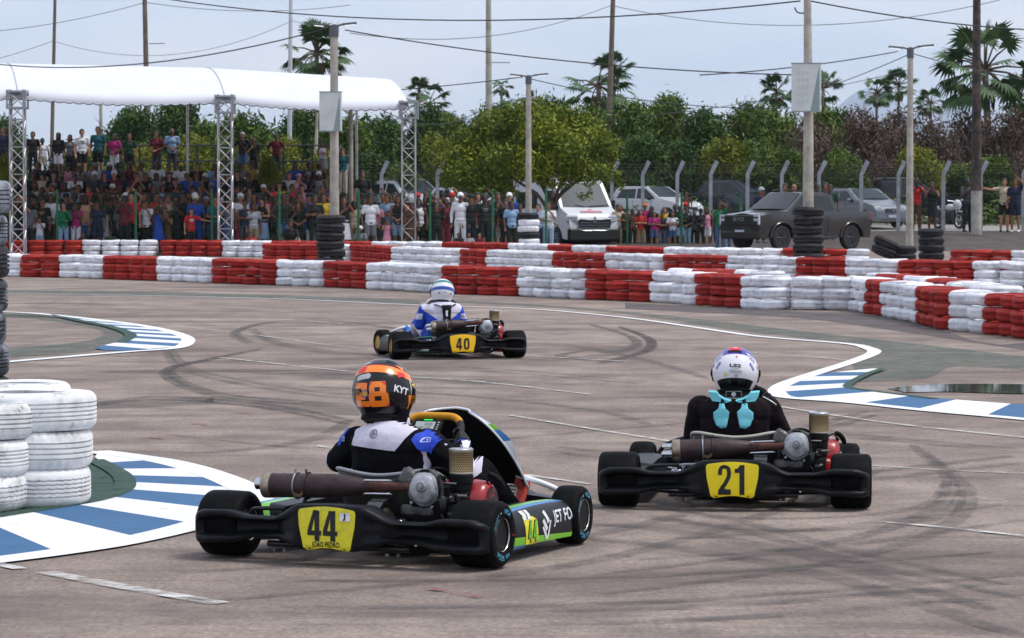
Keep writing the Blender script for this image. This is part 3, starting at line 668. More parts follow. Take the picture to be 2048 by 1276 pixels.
def cable(a, b, sag, r, label, mat=CABLE, n=18):
 (px, py, D), (px2, py2, D2) = a, b; p = AT(px, py, D); q = AT(px2, py2, D2); pts = []
 for k in range(n + 1):
  t_ = k / n; v = p.lerp(q, t_); v.z -= sag * 4 * t_ * (1 - t_); pts.append(v)
 mb = MB(); mb.tube(pts, r, 5); c = p.copy()
 for i in range(len(mb.v)): mb.v[i] = tuple(Vector(mb.v[i]) - c)
 tag(mb.build('overhead_cable', mat, None, tuple(c), ang=180), label, 'cable', 'overhead cables')
cable((270, -12, 90), (1600, 2, 69.5), .55, .016, 'thick black cable crossing the whole sky to the right sign pole')
cable((1622, 2, 69.5), (2120, 62, 78), .12, .016, 'thick black cable running right from the tall concrete pole')
cable((-60, 122, 96), (660, 55, 75), .48, .016, 'black cable from above the tent to the left lamp pole')
cable((690, 60, 75), (1600, 150, 72), .20, .014, 'long black cable falling from the left lamp pole to the right')
cable((1400, 150, 72), (1795, 103, 84), .08, .014, 'black cable rising behind the larger sign box to the right lamp')
cable((1660, 172, 100), (1815, 110, 84), .03, .012, 'short black cable slanting up to the right lamp pole', n=8)
cable((1822, 106, 84), (2120, 168, 96), .10, .012, 'thin cable falling right from the right lamp pole')
cable((700, 186, 109), (1045, 154, 99), .05, .016, 'cable between the thin lamp pole and the middle lamp pole')
cable((1062, 158, 99), (1600, 215, 110), .30, .014, 'cable from the middle lamp pole sinking behind the trees')
cable((700, 176, 109), (975, 210, 139), 1.0, .016, 'slack cable looping past the right tent tower')
cable((-60, 66, 150), (290, 5, 142), .22, .014, 'thin grey cable at the top left of the sky', GCABLE)
cable((293, 5, 142), (700, 10, 150), .32, .014, 'thin grey cable right of the wooden pole at top', GCABLE)
cable((-60, 132, 150), (106, 82, 150), .06, .012, 'faint grey cable rising to the far left pole', GCABLE)
cable((106, 82, 150), (583, 42, 146), 1.05, .011, 'faint grey cable sagging low behind the two left poles', GCABLE, 24)
cable((583, 41, 146), (660, 56, 140), .03, .011, 'short faint cable at the white steel pole', GCABLE, 8)
cable((700, 66, 120), (1224, 10, 138), .70, .014, 'grey cable sagging between the left lamp and dark wooden pole', GCABLE, 22)
cable((1227, 12, 138), (2000, 0, 130), .90, .014, 'grey cable sagging right from the dark wooden pole', GCABLE, 22)
cable((1818, 140, 110), (1200, 240, 140), .25, .012, 'faint cable crossing before the far palms', GCABLE)
# ================================================================== TENT OVER THE GRANDSTAND
CANV = M('white_pvc_canvas', S(214, 217, 226), .6, var=.04, vs=.8, bump=.15, bs=1.5)
ALU = M('aluminium_truss', S(188, 186, 190), .35, .75, var=.1, vs=5, dirt=S(120, 112, 110), ds=4, dfac=.5)
tent = thing('grandstand_tent', 'long white barrel vaulted tent roof over the grandstand', 'tent', (XD(38, 101.4), 101.4, 0))
TA = Vector((XD(38, 101.4), 101.4, 0)); TB = Vector((XD(452, 102.9), 102.9, 0)); TC = Vector((XD(818, 104.2), 104.2, 0))
tdir = (TC - TA).normalized(); tback = Vector((-tdir.y, tdir.x, 0)); TL = TA - (TB - TA) * .95
stations = [TL, TA, TB, TC]; eave = [4.98, 4.92, 4.84, 4.70]; ridge = [6.12, 6.10, 6.02, 5.72]
WD = 9.0
def tentP(u, v):
 i = min(2, int(u)); t = u - i; base = stations[i].lerp(stations[i + 1], t)
 ez = eave[i] * (1 - t) + eave[i + 1] * t - .13 * math.sin(PI * t) + .50 * v
 rz_ = (ridge[i] * (1 - t) + ridge[i + 1] * t)
 s_ = math.sin(PI * v) ** .75
 return base + tback * (WD * v) + Vector((0, 0, ez + (rz_ - ez) * s_))
NU, NV = 36, 20; mb = MB()
mb.v = [tuple(tentP(3 * i / NU, j / NV) - Vector(tent.location)) for i in range(NU + 1) for j in range(NV + 1)]
mb.f = [(i * (NV + 1) + j, (i + 1) * (NV + 1) + j, (i + 1) * (NV + 1) + j + 1, i * (NV + 1) + j + 1) for i in range(NU) for j in range(NV)]; mb.m = [0] * len(mb.f)
o = mb.build('canopy', CANV, tent, ang=180); sm = o.modifiers.new('s', 'SOLIDIFY'); sm.thickness = .02
for u_ in (1, 2):
 mb = MB(); mb.tube([tentP(u_, j / 24) + Vector((0, 0, .012)) - Vector(tent.location) for j in range(25)], .016, 5); mb.build('canopy_seam', M('seam_grey', S(176, 178, 186), .6), o, ang=180)
def valance(pts, name='valance'):
 mb = MB(); L_ = [0]
 for a, b in zip(pts, pts[1:]): L_.append(L_[-1] + (b - a).length)
 n = int(L_[-1] / .045); up = []; dn = []
 for k in range(n + 1):
  s_ = L_[-1] * k / n; i = 0
  while i < len(L_) - 2 and L_[i + 1] < s_: i += 1
  p = pts[i].lerp(pts[i + 1], (s_ - L_[i]) / max(1e-6, L_[i + 1] - L_[i])); sc_ = abs(math.sin(PI * s_ / .30)) ** .6
  up.append(p - Vector(tent.location)); dn.append(p - Vector((0, 0, .05 + .055 * sc_)) - Vector(tent.location))
 mb.add(up + dn, [(i, i + 1, n + 2 + i, n + 1 + i) for i in range(n)], 0)
 mb.add([d + Vector((0, -.004, .012)) for d in dn] + [d + Vector((0, -.004, -.014)) for d in dn], [(i, i + 1, n + 2 + i, n + 1 + i) for i in range(n)], 1)
 mb.build(name, [CANV, M('navy_trim', S(36, 40, 52), .7)], tent, ang=180)
valance([tentP(3 * i / 60, 0) for i in range(61)]); valance([tentP(3, j / 20) - Vector((0, 0, .02)) for j in range(21)])
def truss_tower(mb, c, H, w=.42, r=.026):
 cs = [Vector((sx * w / 2, sy * w / 2, 0)) for sx, sy in ((-1, -1), (1, -1), (1, 1), (-1, 1))]
 for k in cs: mb.tube([c + k, c + k + Vector((0, 0, H))], r, 7)
 st = .42; n = int(H / st)
 for i in range(n):
  for a in range(4):
   p, q = cs[a], cs[(a + 1) % 4]
   if (i + a) % 2: p, q = q, p
   mb.tube([c + p + Vector((0, 0, i * st)), c + q + Vector((0, 0, (i + 1) * st))], r * .6, 5)
  if i % 2 == 0:
   for a in range(4): mb.tube([c + cs[a] + Vector((0, 0, i * st)), c + cs[(a + 1) % 4] + Vector((0, 0, i * st))], r * .6, 5)
O_ = Vector(tent.location)
for st_, ez in ((TA, 5.1), (TB, 5.0), (TC, 4.86)):
 for bk in (0, 1):
  c = st_ + tback * (WD * bk) - O_ + Vector((0, -.15 if not bk else .15, 0))
  if bk: mb = MB(); mb.tube([c, c + Vector((0, 0, ez + .42))], .045, 8); mb.build('rear_pole', ALU, tent, ang=60); continue
  mb = MB(); truss_tower(mb, c, ez + .02); o = mb.build('truss_tower', ALU, tent, ang=60)
  mb = MB(); cz = c + Vector((0, 0, ez))
  for dz in (-.55, -.05): mb.box(cz + Vector((0, 0, dz)), (.62, .62, .06))
  for sx in (-1, 1):
   for sy in (-1, 1): mb.tube([cz + Vector((sx * .28, sy * .28, -.55)), cz + Vector((sx * .28, sy * .28, 0))], .03, 6)
  for sx in (-1, 1): mb.tube([cz + Vector((sx * .28, -.28, -.5)), cz + Vector((-sx * .28, -.28, -.05))], .02, 5)
  mb.build('sleeve_block', GALV, o)
  mb = MB(); mb.box(c + Vector((0, 0, .04)), (.8, .8, .06)); mb.build('base_plate', GALV, tent)
mb = MB()
for a, b, ea, eb in ((TL, TA, 5.05, 4.9), (TA, TB, 4.9, 4.83), (TB, TC, 4.83, 4.7)):
 for v in (.02, .98):
  mb.tube([a + tback * (WD * v) - O_ + Vector((0, .12, ea - .02 + v * .5)), b + tback * (WD * v) - O_ + Vector((0, .12, eb - .02 + v * .5))], .022, 6)
for st_, e in ((TA, 4.9), (TB, 4.83), (TC, 4.7)):
 pts = [tentP(stations.index(st_), j / 16) - O_ - Vector((0, 0, .06)) for j in range(17)]; mb.tube(pts, .03, 6)
mb.build('roof_frame', ALU, tent, ang=60)
# ================================================================== BLEACHERS
STEEL = M('dark_painted_steel', S(48, 50, 56), .6, .3); PLANK = M('bleacher_plank', S(92, 88, 86), .8, var=.2, vs=3)
ble = thing('bleachers', 'dark stepped grandstand crowded with spectators under the white tent', 'grandstand', (XD(340, 109), 109, 0))
SEATS = [(105.3, .48), (106.6, .98), (107.9, 1.38), (109.2, 1.78), (110.5, 2.12)]; TOPY, TOPZ = 112.6, 2.48
bx0, bx1 = XD(-60, 108), XD(665, 108)
mb = MB(); bo = Vector(ble.location)
for y, z in SEATS:
 mb.box(Vector(((bx0 + bx1) / 2, y, z - .03)) - bo, (bx1 - bx0, .34, .05)); mb.box(Vector(((bx0 + bx1) / 2, y - .45, z - .46)) - bo, (bx1 - bx0, .5, .04))
mb.build('seat_planks', PLANK, ble)
mb = MB(); mb.box(Vector(((bx0 + bx1) / 2, TOPY, TOPZ - .03)) - bo, (bx1 - bx0, 1.8, .05)); mb.build('upper_deck', PLANK, ble)
mb = MB(); n = 9
for k in range(n + 1):
 xx = bx0 + (bx1 - bx0) * k / n
 for y, z in SEATS: mb.tube([Vector((xx, y, 0)) - bo, Vector((xx, y, z - .05)) - bo], .03, 6)
 for y in (111.8, 113.4): mb.tube([Vector((xx, y, 0)) - bo, Vector((xx, y, TOPZ)) - bo], .03, 6)
 mb.tube([Vector((xx, 104.9, .02)) - bo, Vector((xx, 113.4, TOPZ)) - bo], .03, 6)
mb.build('frame', STEEL, ble, ang=60)
mb = MB()
for zz in (1.15, .62): mb.tube([Vector((bx0, 113.5, TOPZ + zz)) - bo, Vector((bx1, 113.5, TOPZ + zz)) - bo], .028, 6)
for k in range(13): xx = bx0 + (bx1 - bx0) * k / 12; mb.tube([Vector((xx, 113.5, TOPZ)) - bo, Vector((xx, 113.5, TOPZ + 1.15)) - bo], .028, 6)
for zz in (1.15, .62): mb.tube([Vector((bx1, 113.5, TOPZ + zz)) - bo, Vector((bx1, 108, 1.6 + zz)) - bo], .028, 6)
mb.build('guard_rail', STEEL, ble, ang=60)
# ================================================================== FENCES
GREEN = M('green_fence_paint', S(20, 96, 62), .5, var=.1)
def net_mat(name, col, a):
 m = bpy.data.materials.new(name); m.use_nodes = True; b = m.node_tree.nodes['Principled BSDF']; b.inputs['Base Color'].default_value = (*col, 1); b.inputs['Roughness'].default_value = .8
 t = m.node_tree; tcn = t.nodes.new('ShaderNodeTexCoord'); n = t.nodes.new('ShaderNodeTexNoise'); n.inputs['Scale'].default_value = .6; n.inputs['Detail'].default_value = 5; t.links.new(tcn.outputs['Object'], n.inputs['Vector'])
 r = t.nodes.new('ShaderNodeMapRange'); r.inputs[3].default_value = a * .7; r.inputs[4].default_value = a * 1.3; t.links.new(n.outputs['Fac'], r.inputs[0]); t.links.new(r.outputs[0], b.inputs['Alpha']); return m
gf = thing('wire_fence', 'green wire mesh fence on green posts in front of the crowd', 'fence', (0, 103, 0))
gposts = [-40, 115, 272, 424, 559, 717, 860, 985, 1092]; gz = 2.05
for px in gposts:
 mb = MB(); mb.tube([(XD(px, 103), 0, 0), (XD(px, 103), 0, gz)], .038, 8); mb.ell((XD(px, 103), 0, gz), (.045, .045, .03), seg=8, rings=5); mb.build('post', GREEN, gf, ang=60)
mb = MB(); x0, x1 = XD(-40, 103), XD(1092, 103)
k = 0; nw = int((x1 - x0) / .1)
for z in [.1 + .2 * i for i in range(10)]: mb.tube([(x0, 0, z), (x1, 0, z)], .0018, 3, cap=False)
for i in range(nw): xx = x0 + i * .1; mb.tube([(xx, .004, .05), (xx, .004, 1.95)], .0014, 3, cap=False)
mb.build('wire_mesh', GREEN, gf, ang=180, fix=False)
gf2 = thing('wire_fence', 'green posts of the wire fence beside the white van', 'fence', (0, 116.5, 0))
for px in (1254, 1363, 1480): mb = MB(); mb.tube([(XD(px, 116.5), 0, 0), (XD(px, 116.5), 0, 2.0)], .04, 8); mb.build('post', GREEN, gf2, ang=60)
mb = MB()
for z in [.1 + .2 * i for i in range(10)]: mb.tube([(XD(1254, 116.5), 0, z), (XD(1480, 116.5), 0, z)], .002, 3, cap=False)
mb.build('wire_mesh', GREEN, gf2, ang=180, fix=False)
CF = M('concrete_fence_post', S(158, 162, 168), .85, var=.1, vs=4, bump=.3, bs=40, dirt=S(110, 112, 116), ds=3, dfac=.5)
FD = 123.6; cf = thing('post_fence', 'concrete post fence with bent tops and wire netting behind the track', 'fence', (0, FD, 0))
fp = [690, 763, 875, 955, 1030, 1110, 1170, 1224, 1285, 1354, 1421, 1495, 1563, 1638, 1722, 1796, 1886, 1961, 2046, 2130]
for px in fp:
 x = XD(px, FD); z0 = terr(0, FD) - .1; zt = ZD(349, FD); zz = ZD(322, FD); mb = MB(); w = .13
 def rc(x, z, d): return [(x - w / 2, -w / 2, z - d), (x + w / 2, -w / 2, z + d), (x + w / 2, w / 2, z + d), (x - w / 2, w / 2, z - d)]
 mb.loft([rc(x, z0, 0), rc(x + rnd.uniform(-.01, .01), zt, -.02), rc(x + .24, zz, -.04)]); mb.build('post', CF, cf, smooth=False)
mb = MB(); xa, xb = XD(680, FD), XD(2130, FD); za = terr(0, FD); zb = ZD(346, FD)
mb.add([(xa, .05, za), (xb, .05, za), (xb, .05, zb), (xa, .05, zb)], [(0, 1, 2, 3)])
mb.build('netting', [net_mat('wire_netting', S(60, 64, 64), .16)], cf, smooth=False)
mb = MB()
for (ox, z) in ((.02, ZD(341, FD)), (.10, ZD(335, FD)), (.17, ZD(329, FD))): mb.tube([(xa + ox, -.06, z), (xb + ox, -.06, z)], .006, 4)
for z in (zb, za + .8, za + 1.4): mb.tube([(xa, .045, z), (xb, .045, z)], .006, 4)
mb.build('barbed_wire', [M('rusty_wire', S(90, 84, 80), .8)], cf, ang=180)
# ================================================================== TREES AND WOODS
def leaf_mat(name, c1, c2, c3):
 m = bpy.data.materials.new(name); m.use_nodes = True; t = m.node_tree; b = t.nodes['Principled BSDF']; L = t.links.new
 g = t.nodes.new('ShaderNodeNewGeometry'); tcn = t.nodes.new('ShaderNodeTexCoord')
 cr_ = t.nodes.new('ShaderNodeValToRGB'); cr_.color_ramp.elements[0].color = (*c1, 1); cr_.color_ramp.elements[1].color = (*c3, 1); e = cr_.color_ramp.elements.new(.55); e.color = (*c2, 1)
 n = t.nodes.new('ShaderNodeTexNoise'); n.inputs['Scale'].default_value = 1.1; n.inputs['Detail'].default_value = 3; L(g.outputs['Position'], n.inputs['Vector'])
 ad = t.nodes.new('ShaderNodeMath'); ad.operation = 'MULTIPLY_ADD'; L(g.outputs['Random Per Island'], ad.inputs[0]); ad.inputs[1].default_value = .5
 mr = t.nodes.new('ShaderNodeMapRange'); mr.inputs[1].default_value = .3; mr.inputs[2].default_value = .7; mr.inputs[4].default_value = .5; L(n.outputs['Fac'], mr.inputs[0]); L(mr.outputs[0], ad.inputs[2])
 L(ad.outputs[0], cr_.inputs[0]); L(cr_.outputs[0], b.inputs['Base Color']); b.inputs['Roughness'].default_value = .55; b.inputs['Specular IOR Level'].default_value = .3
 b.inputs['Subsurface Weight'].default_value = 0
 MATS[name] = m; return m
LF = {
 'dark': leaf_mat('dark_green_leaves', (.010, .028, .006), (.036, .085, .014), (.11, .19, .025)),
 'mid': leaf_mat('mid_green_leaves', (.020, .048, .006), (.072, .13, .014), (.22, .29, .03)),
 'lime': leaf_mat('yellow_green_leaves', (.05, .075, .008), (.16, .19, .015), (.36, .33, .025)),
 'tree': leaf_mat('fresh_tree_leaves', (.026, .050, .003), (.12, .17, .006), (.36, .37, .015)),
 'dry': leaf_mat('dry_brown_twigs', (.04, .024, .018), (.10, .062, .048), (.19, .13, .10)),
 'palm': leaf_mat('palm_leaves', (.022, .050, .018), (.055, .11, .038), (.12, .19, .07)),
 'palmdry': leaf_mat('dry_palm_leaves', (.05, .04, .03), (.09, .075, .05), (.14, .11, .07))}
BARK = M('bark', S(92, 80, 68), .95, var=.3, vs=5, bump=.6, bs=25)
PBARK = M('palm_bark', S(110, 100, 90), .95, var=.25, vs=8, bump=.5, bs=25)
def crown(mb, blobs, n, size, r_, flat=.6, shell=.55):
 vol = [b[1][0] * b[1][1] * b[1][2] for b in blobs]; tot = sum(vol); cum = []; a = 0
 for v in vol: a += v / tot; cum.append(a)
 for _ in range(n):
  u = r_.random(); i = next((k for k, c in enumerate(cum) if c >= u), len(blobs) - 1); c, rad = blobs[i]
  th = r_.uniform(0, 2 * PI); cz = r_.uniform(-1, 1); s_ = math.sqrt(1 - cz * cz); rr = (shell + (1 - shell) * r_.random()) if r_.random() < .8 else r_.random() ** .5
  rr *= 1 + .16 * r_.gauss(0, 1) * (.5 if cz < 0 else 1)
  p = Vector((c[0] + rad[0] * s_ * math.cos(th) * rr, c[1] + rad[1] * s_ * math.sin(th) * rr, c[2] + rad[2] * cz * rr))
  sz = size * r_.uniform(.55, 1.35); o_ = Vector((r_.gauss(0, 1), r_.gauss(0, 1), r_.gauss(0, 1) + .6)).normalized(); x, y, d = basis(o_)
  a1 = r_.uniform(0, 2 * PI); e = x * math.cos(a1) + y * math.sin(a1); f = d.cross(e)
  q = [p - e * sz, p - f * sz * .32 + d * sz * .1, p + e * sz, p + f * sz * .32 + d * sz * .12]
  mb.add(q, [(0, 1, 2, 3)])
def blobset(W_, H_, Dp, z0, n, r_, rs=(.25, .42)):
 out = []
 for k in range(n):
  a = r_.uniform(0, 2 * PI); rr = math.sqrt(r_.random()) * .72; zz = r_.random() ** .8
  s_ = r_.uniform(*rs); k2 = 1 - .45 * zz
  out.append(((math.cos(a) * rr * W_ / 2 * k2, math.sin(a) * rr * Dp / 2 * k2, z0 + H_ * (.15 + .68 * zz)), (W_ * s_ * .55, Dp * s_ * .55, H_ * s_ * .5)))
 return out
def trunk(mb, H, r0, br, r_, spread=1.0):
 mb.tube([(0, 0, -.2), (r_.uniform(-.1, .1), 0, H * .3), (r_.uniform(-.2, .2), r_.uniform(-.2, .2), H * .6)], [r0, r0 * .75, r0 * .5], 8)
 for k in range(br):
  a = r_.uniform(0, 2 * PI); z = H * r_.uniform(.2, .55); L_ = H * r_.uniform(.35, .55)
  p = [Vector((0, 0, z)), Vector((math.cos(a) * L_ * .4 * spread, math.sin(a) * L_ * .4 * spread, z + L_ * .45)), Vector((math.cos(a) * L_ * .8 * spread, math.sin(a) * L_ * .8 * spread, z + L_ * .75))]
  mb.tube(p, [r0 * .4, r0 * .25, r0 * .08], 5)
def tree_proto(kind, W_, H_, seed, n, size, nb=14):
 r_ = random.Random(seed); mbc = MB(); crown(mbc, blobset(W_, H_ * .95, W_ * .8, .15, nb, r_), n, size, r_); mbt = MB(); trunk(mbt, H_, .12, 7, r_, W_ / H_)
 if kind == 'dry':
  for k in range(240):
   a = r_.uniform(0, 2 * PI); rr = r_.random() ** .5 * W_ * .45; b0 = Vector((math.cos(a) * rr, math.sin(a) * rr * .8, H_ * r_.uniform(.1, .7))); b1 = b0 + Vector((r_.gauss(0, .35), r_.gauss(0, .3), r_.uniform(.3, .9)))
   mbt.tube([b0, b0.lerp(b1, .5) + Vector((r_.gauss(0, .08), 0, 0)), b1], [.02, .014, .006], 3)
 return mbc.mesh('crown', LF[kind], ang=180, fix=False), mbt.mesh('trunk', BARK if kind != 'dry' else M('dead_wood', S(112, 92, 82), .95), ang=180)
PROT = {}
for kd, ns in (('dark', 3), ('mid', 3), ('dry', 3), ('lime', 2)):
 for k in range(ns): PROT[(kd, k)] = tree_proto(kd, 5.0, 5.0, 11 * k + len(kd), 12500 if kd != 'dry' else 5200, .135 if kd != 'dry' else .11, 22)
def tree(px, D, top, width, kd, label, v=0, nm='tree', cat='tree', grp='trees and bushes behind the fence', zb=None):
 zb = (terr(0, D) - .1) if zb is None else zb; H_ = (ZD(top, D) - zb); W_ = width / F * D; x = XD(px, D); me = PROT[(kd, v % (2 if kd == 'lime' else 3))]
 t = thing(nm, label, cat, (x, D, zb), hash01(px, D) * 6.28, grp); t.scale = (W_ / 5.0, W_ / 5.0, H_ / 5.0)
 link('crown', me[0], t); link('trunk', me[1], t); return t
TREES = [
 (20, 150, 225, 90, 'dark', 'low dark bush seen far left beneath the tent'), (150, 158, 288, 150, 'mid', 'low distant bush in the open gap under the tent'),
 (262, 138, 196, 130, 'dark', 'dark tree filling the tent opening left of the wooden pole'), (345, 145, 188, 150, 'dark', 'dark leafy tree right of the wooden pole under the tent'),
 (420, 136, 232, 120, 'mid', 'green tree seen behind the middle tent tower'), (505, 144, 208, 150, 'mid', 'broad green tree right of the middle tent tower'),
 (600, 150, 205, 120, 'dark', 'dark tree behind the slim white pole under the tent'), (690, 140, 222, 130, 'mid', 'green tree right of the smaller sign box'),
 (765, 146, 216, 140, 'dark', 'dark green tree just left of the right tent tower'), (850, 150, 204, 130, 'dark', 'dark tree beneath the leaning palm right of the tent'),
 (905, 140, 232, 110, 'mid', 'green bush between the tent and the leafy tree'), (990, 150, 205, 130, 'dark', 'dark tree behind the thick bare pole'),
 (1085, 146, 196, 140, 'dark', 'dark crown standing above the leafy tree'), (1180, 144, 214, 130, 'mid', 'green tree behind the dark wooden pole'),
 (1255, 138, 196, 160, 'mid', 'tall green tree right of the dark wooden pole'), (1330, 144, 186, 150, 'mid', 'highest green tree left of the larger sign box', ),
 (1400, 137, 214, 150, 'dark', 'dense dark green tree behind the white hatchback'), (1478, 142, 198, 150, 'mid', 'green tree above the dark pickup behind the fence'),
 (1545, 140, 214, 140, 'mid', 'green bushy tree left of the larger sign box'), (1660, 141, 216, 130, 'mid', 'bright green bush right of the larger sign box'),
 (1620, 134, 228, 130, 'dry', 'brown leafless bush beneath the larger sign box'), (1725, 138, 212, 150, 'dry', 'brown dry bush left of the right lamp pole'),
 (1800, 142, 218, 150, 'dry', 'grey brown dry bush behind the right lamp pole'), (1868, 137, 218, 130, 'dry', 'dry brown bush between lamp pole and tarred pole'),
 (1935, 141, 216, 130, 'dry', 'dry brown bush behind the dark tarred pole'), (2010, 138, 214, 150, 'dry', 'dry brown thicket below the big palm'),
 (2075, 144, 195, 130, 'dark', 'dark green tree cut by the right edge')]
for i, a in enumerate(TREES): tree(a[0], a[1], a[2] - (14 if a[0] > 850 else 0), a[3] * 1.35, a[4], a[5], i)
BUSH = [
 (300, 128, 278, 110, 'lime', 'yellow green bush behind the upper rail left'), (395, 130, 262, 110, 'lime', 'yellow green bush left of the middle tent tower'),
 (470, 129, 285, 90, 'mid', 'green shrub behind the middle tent tower'), (560, 130, 268, 110, 'lime', 'yellow green shrub behind the standing men on top'),
 (640, 131, 290, 90, 'lime', 'yellow green shrub at the thin grey post'), (735, 131, 300, 110, 'dark', 'dark shrub right of the thin lamp pole'), (800, 130, 318, 100, 'mid', 'low green shrub at the foot of the right tent tower'),
 (880, 131, 262, 110, 'lime', 'yellow green shrub left of the leafy tree'), (1290, 131, 258, 130, 'dark', 'dark undergrowth bush right of the leafy tree'), (1365, 132, 268, 120, 'dark', 'dark bush behind the bent posts of the white hatchback'),
 (1440, 131, 262, 120, 'lime', 'yellow flecked bush behind the dark pickup'), (1510, 131, 268, 110, 'mid', 'green bush left of the concrete pole'), (1570, 131, 290, 100, 'mid', 'low green bush directly behind the larger pole'),
 (1690, 131, 285, 110, 'mid', 'low green bush above the grey sedan'), (1765, 132, 300, 110, 'dry', 'low brown bush left of the lamp pole'), (1840, 131, 285, 100, 'lime', 'yellow green bush right of the lamp pole'),
 (1900, 132, 318, 90, 'mid', 'low green bush behind the man in grey shirt'), (1985, 131, 302, 120, 'mid', 'green bush behind the beige shirted man'), (2060, 131, 290, 100, 'dry', 'brown bush at the right edge behind the fence')]
for i, a in enumerate(BUSH): tree(a[0], a[1], a[2], a[3] * 1.3, a[4], a[5], i + 1, 'bush', 'bush', 'shrubs along the fence')
tree(8, 103.8, 305, 80, 'lime', 'small yellow green bush at the left edge by the tent tower', 0, 'bush', 'bush', None, 1.0)
tree(540, 108.8, 303, 62, 'lime', 'yellow green shrub poking up among the grandstand crowd', 1, 'bush', 'bush', None, 1.2)
mb = MB(); r_ = random.Random(5); bl = []
for k in range(70):
 D = r_.uniform(160, 200); x = XD(r_.uniform(180, 2200), D); bl.append(((x, D, 2.6), (r_.uniform(2.2, 4), 2.5, r_.uniform(2.2, 3.6))))
for k in range(16):
 D = r_.uniform(175, 210); x = XD(r_.uniform(-100, 240), D); bl.append(((x, D, 1.2), (r_.uniform(2.2, 4), 2.5, r_.uniform(2.2, 3.0))))
crown(mb, bl, 26000, .34, r_); tag(mb.build('far_woods', LF['dark'], ang=180, fix=False), 'distant wood behind the nearer trees', 'woods', kind='stuff')
mb = MB(); r_ = random.Random(9); bl = [((XD(r_.uniform(150, 2200), 133), r_.uniform(129, 137), terr(0, 135)), (r_.uniform(.8, 2.2), 1.2, r_.uniform(.5, 1.3))) for k in range(90)]
crown(mb, bl, 16000, .15, r_); tag(mb.build('undergrowth', LF['mid'], ang=180, fix=False), 'low undergrowth along the foot of the woods', 'undergrowth', kind='stuff')
def leafy():
 D = 111; r_ = random.Random(21); x0 = XD(1088, D); t = thing('tree', 'broad leafy tree with spreading yellow green crown before the white van', 'tree', (x0, D, 0))
 def L_(px, py, dy=0): p = AT(px, py, D + dy); return Vector((p.x - x0, dy, p.z))
 mb = MB()
 mb.tube(smooth_pts([L_(1084, 512), L_(1092, 470), L_(1098, 430), L_(1100, 395)], 4), [.17 - .005 * k for k in range(13)], 9)
 for P, r0 in (([L_(1088, 485), L_(1052, 440), L_(1015, 405, -.3), L_(985, 370, -.5), L_(960, 330, -.6)], .13), ([L_(1098, 425), L_(1120, 390, .3), L_(1150, 365, .4), L_(1185, 330, .5)], .10), ([L_(1100, 400), L_(1080, 360, .5), L_(1060, 310, .5), L_(1050, 260, .5)], .09),
    ([L_(1096, 420), L_(1070, 385, -.4), L_(1020, 350, -.9), L_(1000, 290, -1)], .07), ([L_(1110, 400), L_(1125, 350, -.5), L_(1140, 290, -.8)], .07), ([L_(1150, 365, .4), L_(1200, 345, .2), L_(1230, 300)], .05), ([L_(1010, 400, -.3), L_(960, 380, -.4), L_(920, 340)], .05)):
  Q = smooth_pts(P, 4); mb.tube(Q, [r0 * (1 - .8 * k / len(Q)) for k in range(len(Q))], 7)
 mb.build('trunk', BARK, t, ang=180)
 bl = []
 for (px, py, rx, rz, dy) in ((920, 315, 42, 34, 0), (900, 360, 26, 24, -.4), (950, 280, 45, 36, .3), (940, 350, 45, 34, -.8), (990, 250, 48, 38, .2), (1000, 320, 50, 40, -1.1), (1040, 228, 46, 32, .3), (1080, 262, 55, 42, -.7), (1060, 330, 55, 38, -1.0), (1110, 235, 44, 30, .3),
        (1130, 300, 55, 42, -.9), (1160, 255, 45, 36, .4), (1195, 290, 46, 36, -.2), (1225, 300, 28, 26, .3), (1180, 345, 48, 26, -.7), (1215, 345, 26, 22, -.2), (1110, 355, 50, 24, -.6), (980, 375, 50, 24, -.9), (940, 388, 34, 18, -.5), (1065, 300, 60, 50, .9), (1160, 310, 50, 50, 1.0), (970, 320, 50, 45, 1.1), (1020, 385, 24, 14, -.3), (1240, 360, 14, 20, -.1), (1170, 390, 18, 15, -.6), (890, 330, 18, 20, .2), (1075, 205, 20, 14, .3), (1150, 222, 20, 12, .3)):
  p = L_(px, py, dy); bl.append((p, (rx / F * D, rx / F * D * 1.1, rz / F * D)))
 mb = MB(); crown(mb, bl, 30000, .085, r_, shell=.5); mb.build('crown', LF['tree'], t, ang=180, fix=False)
leafy()
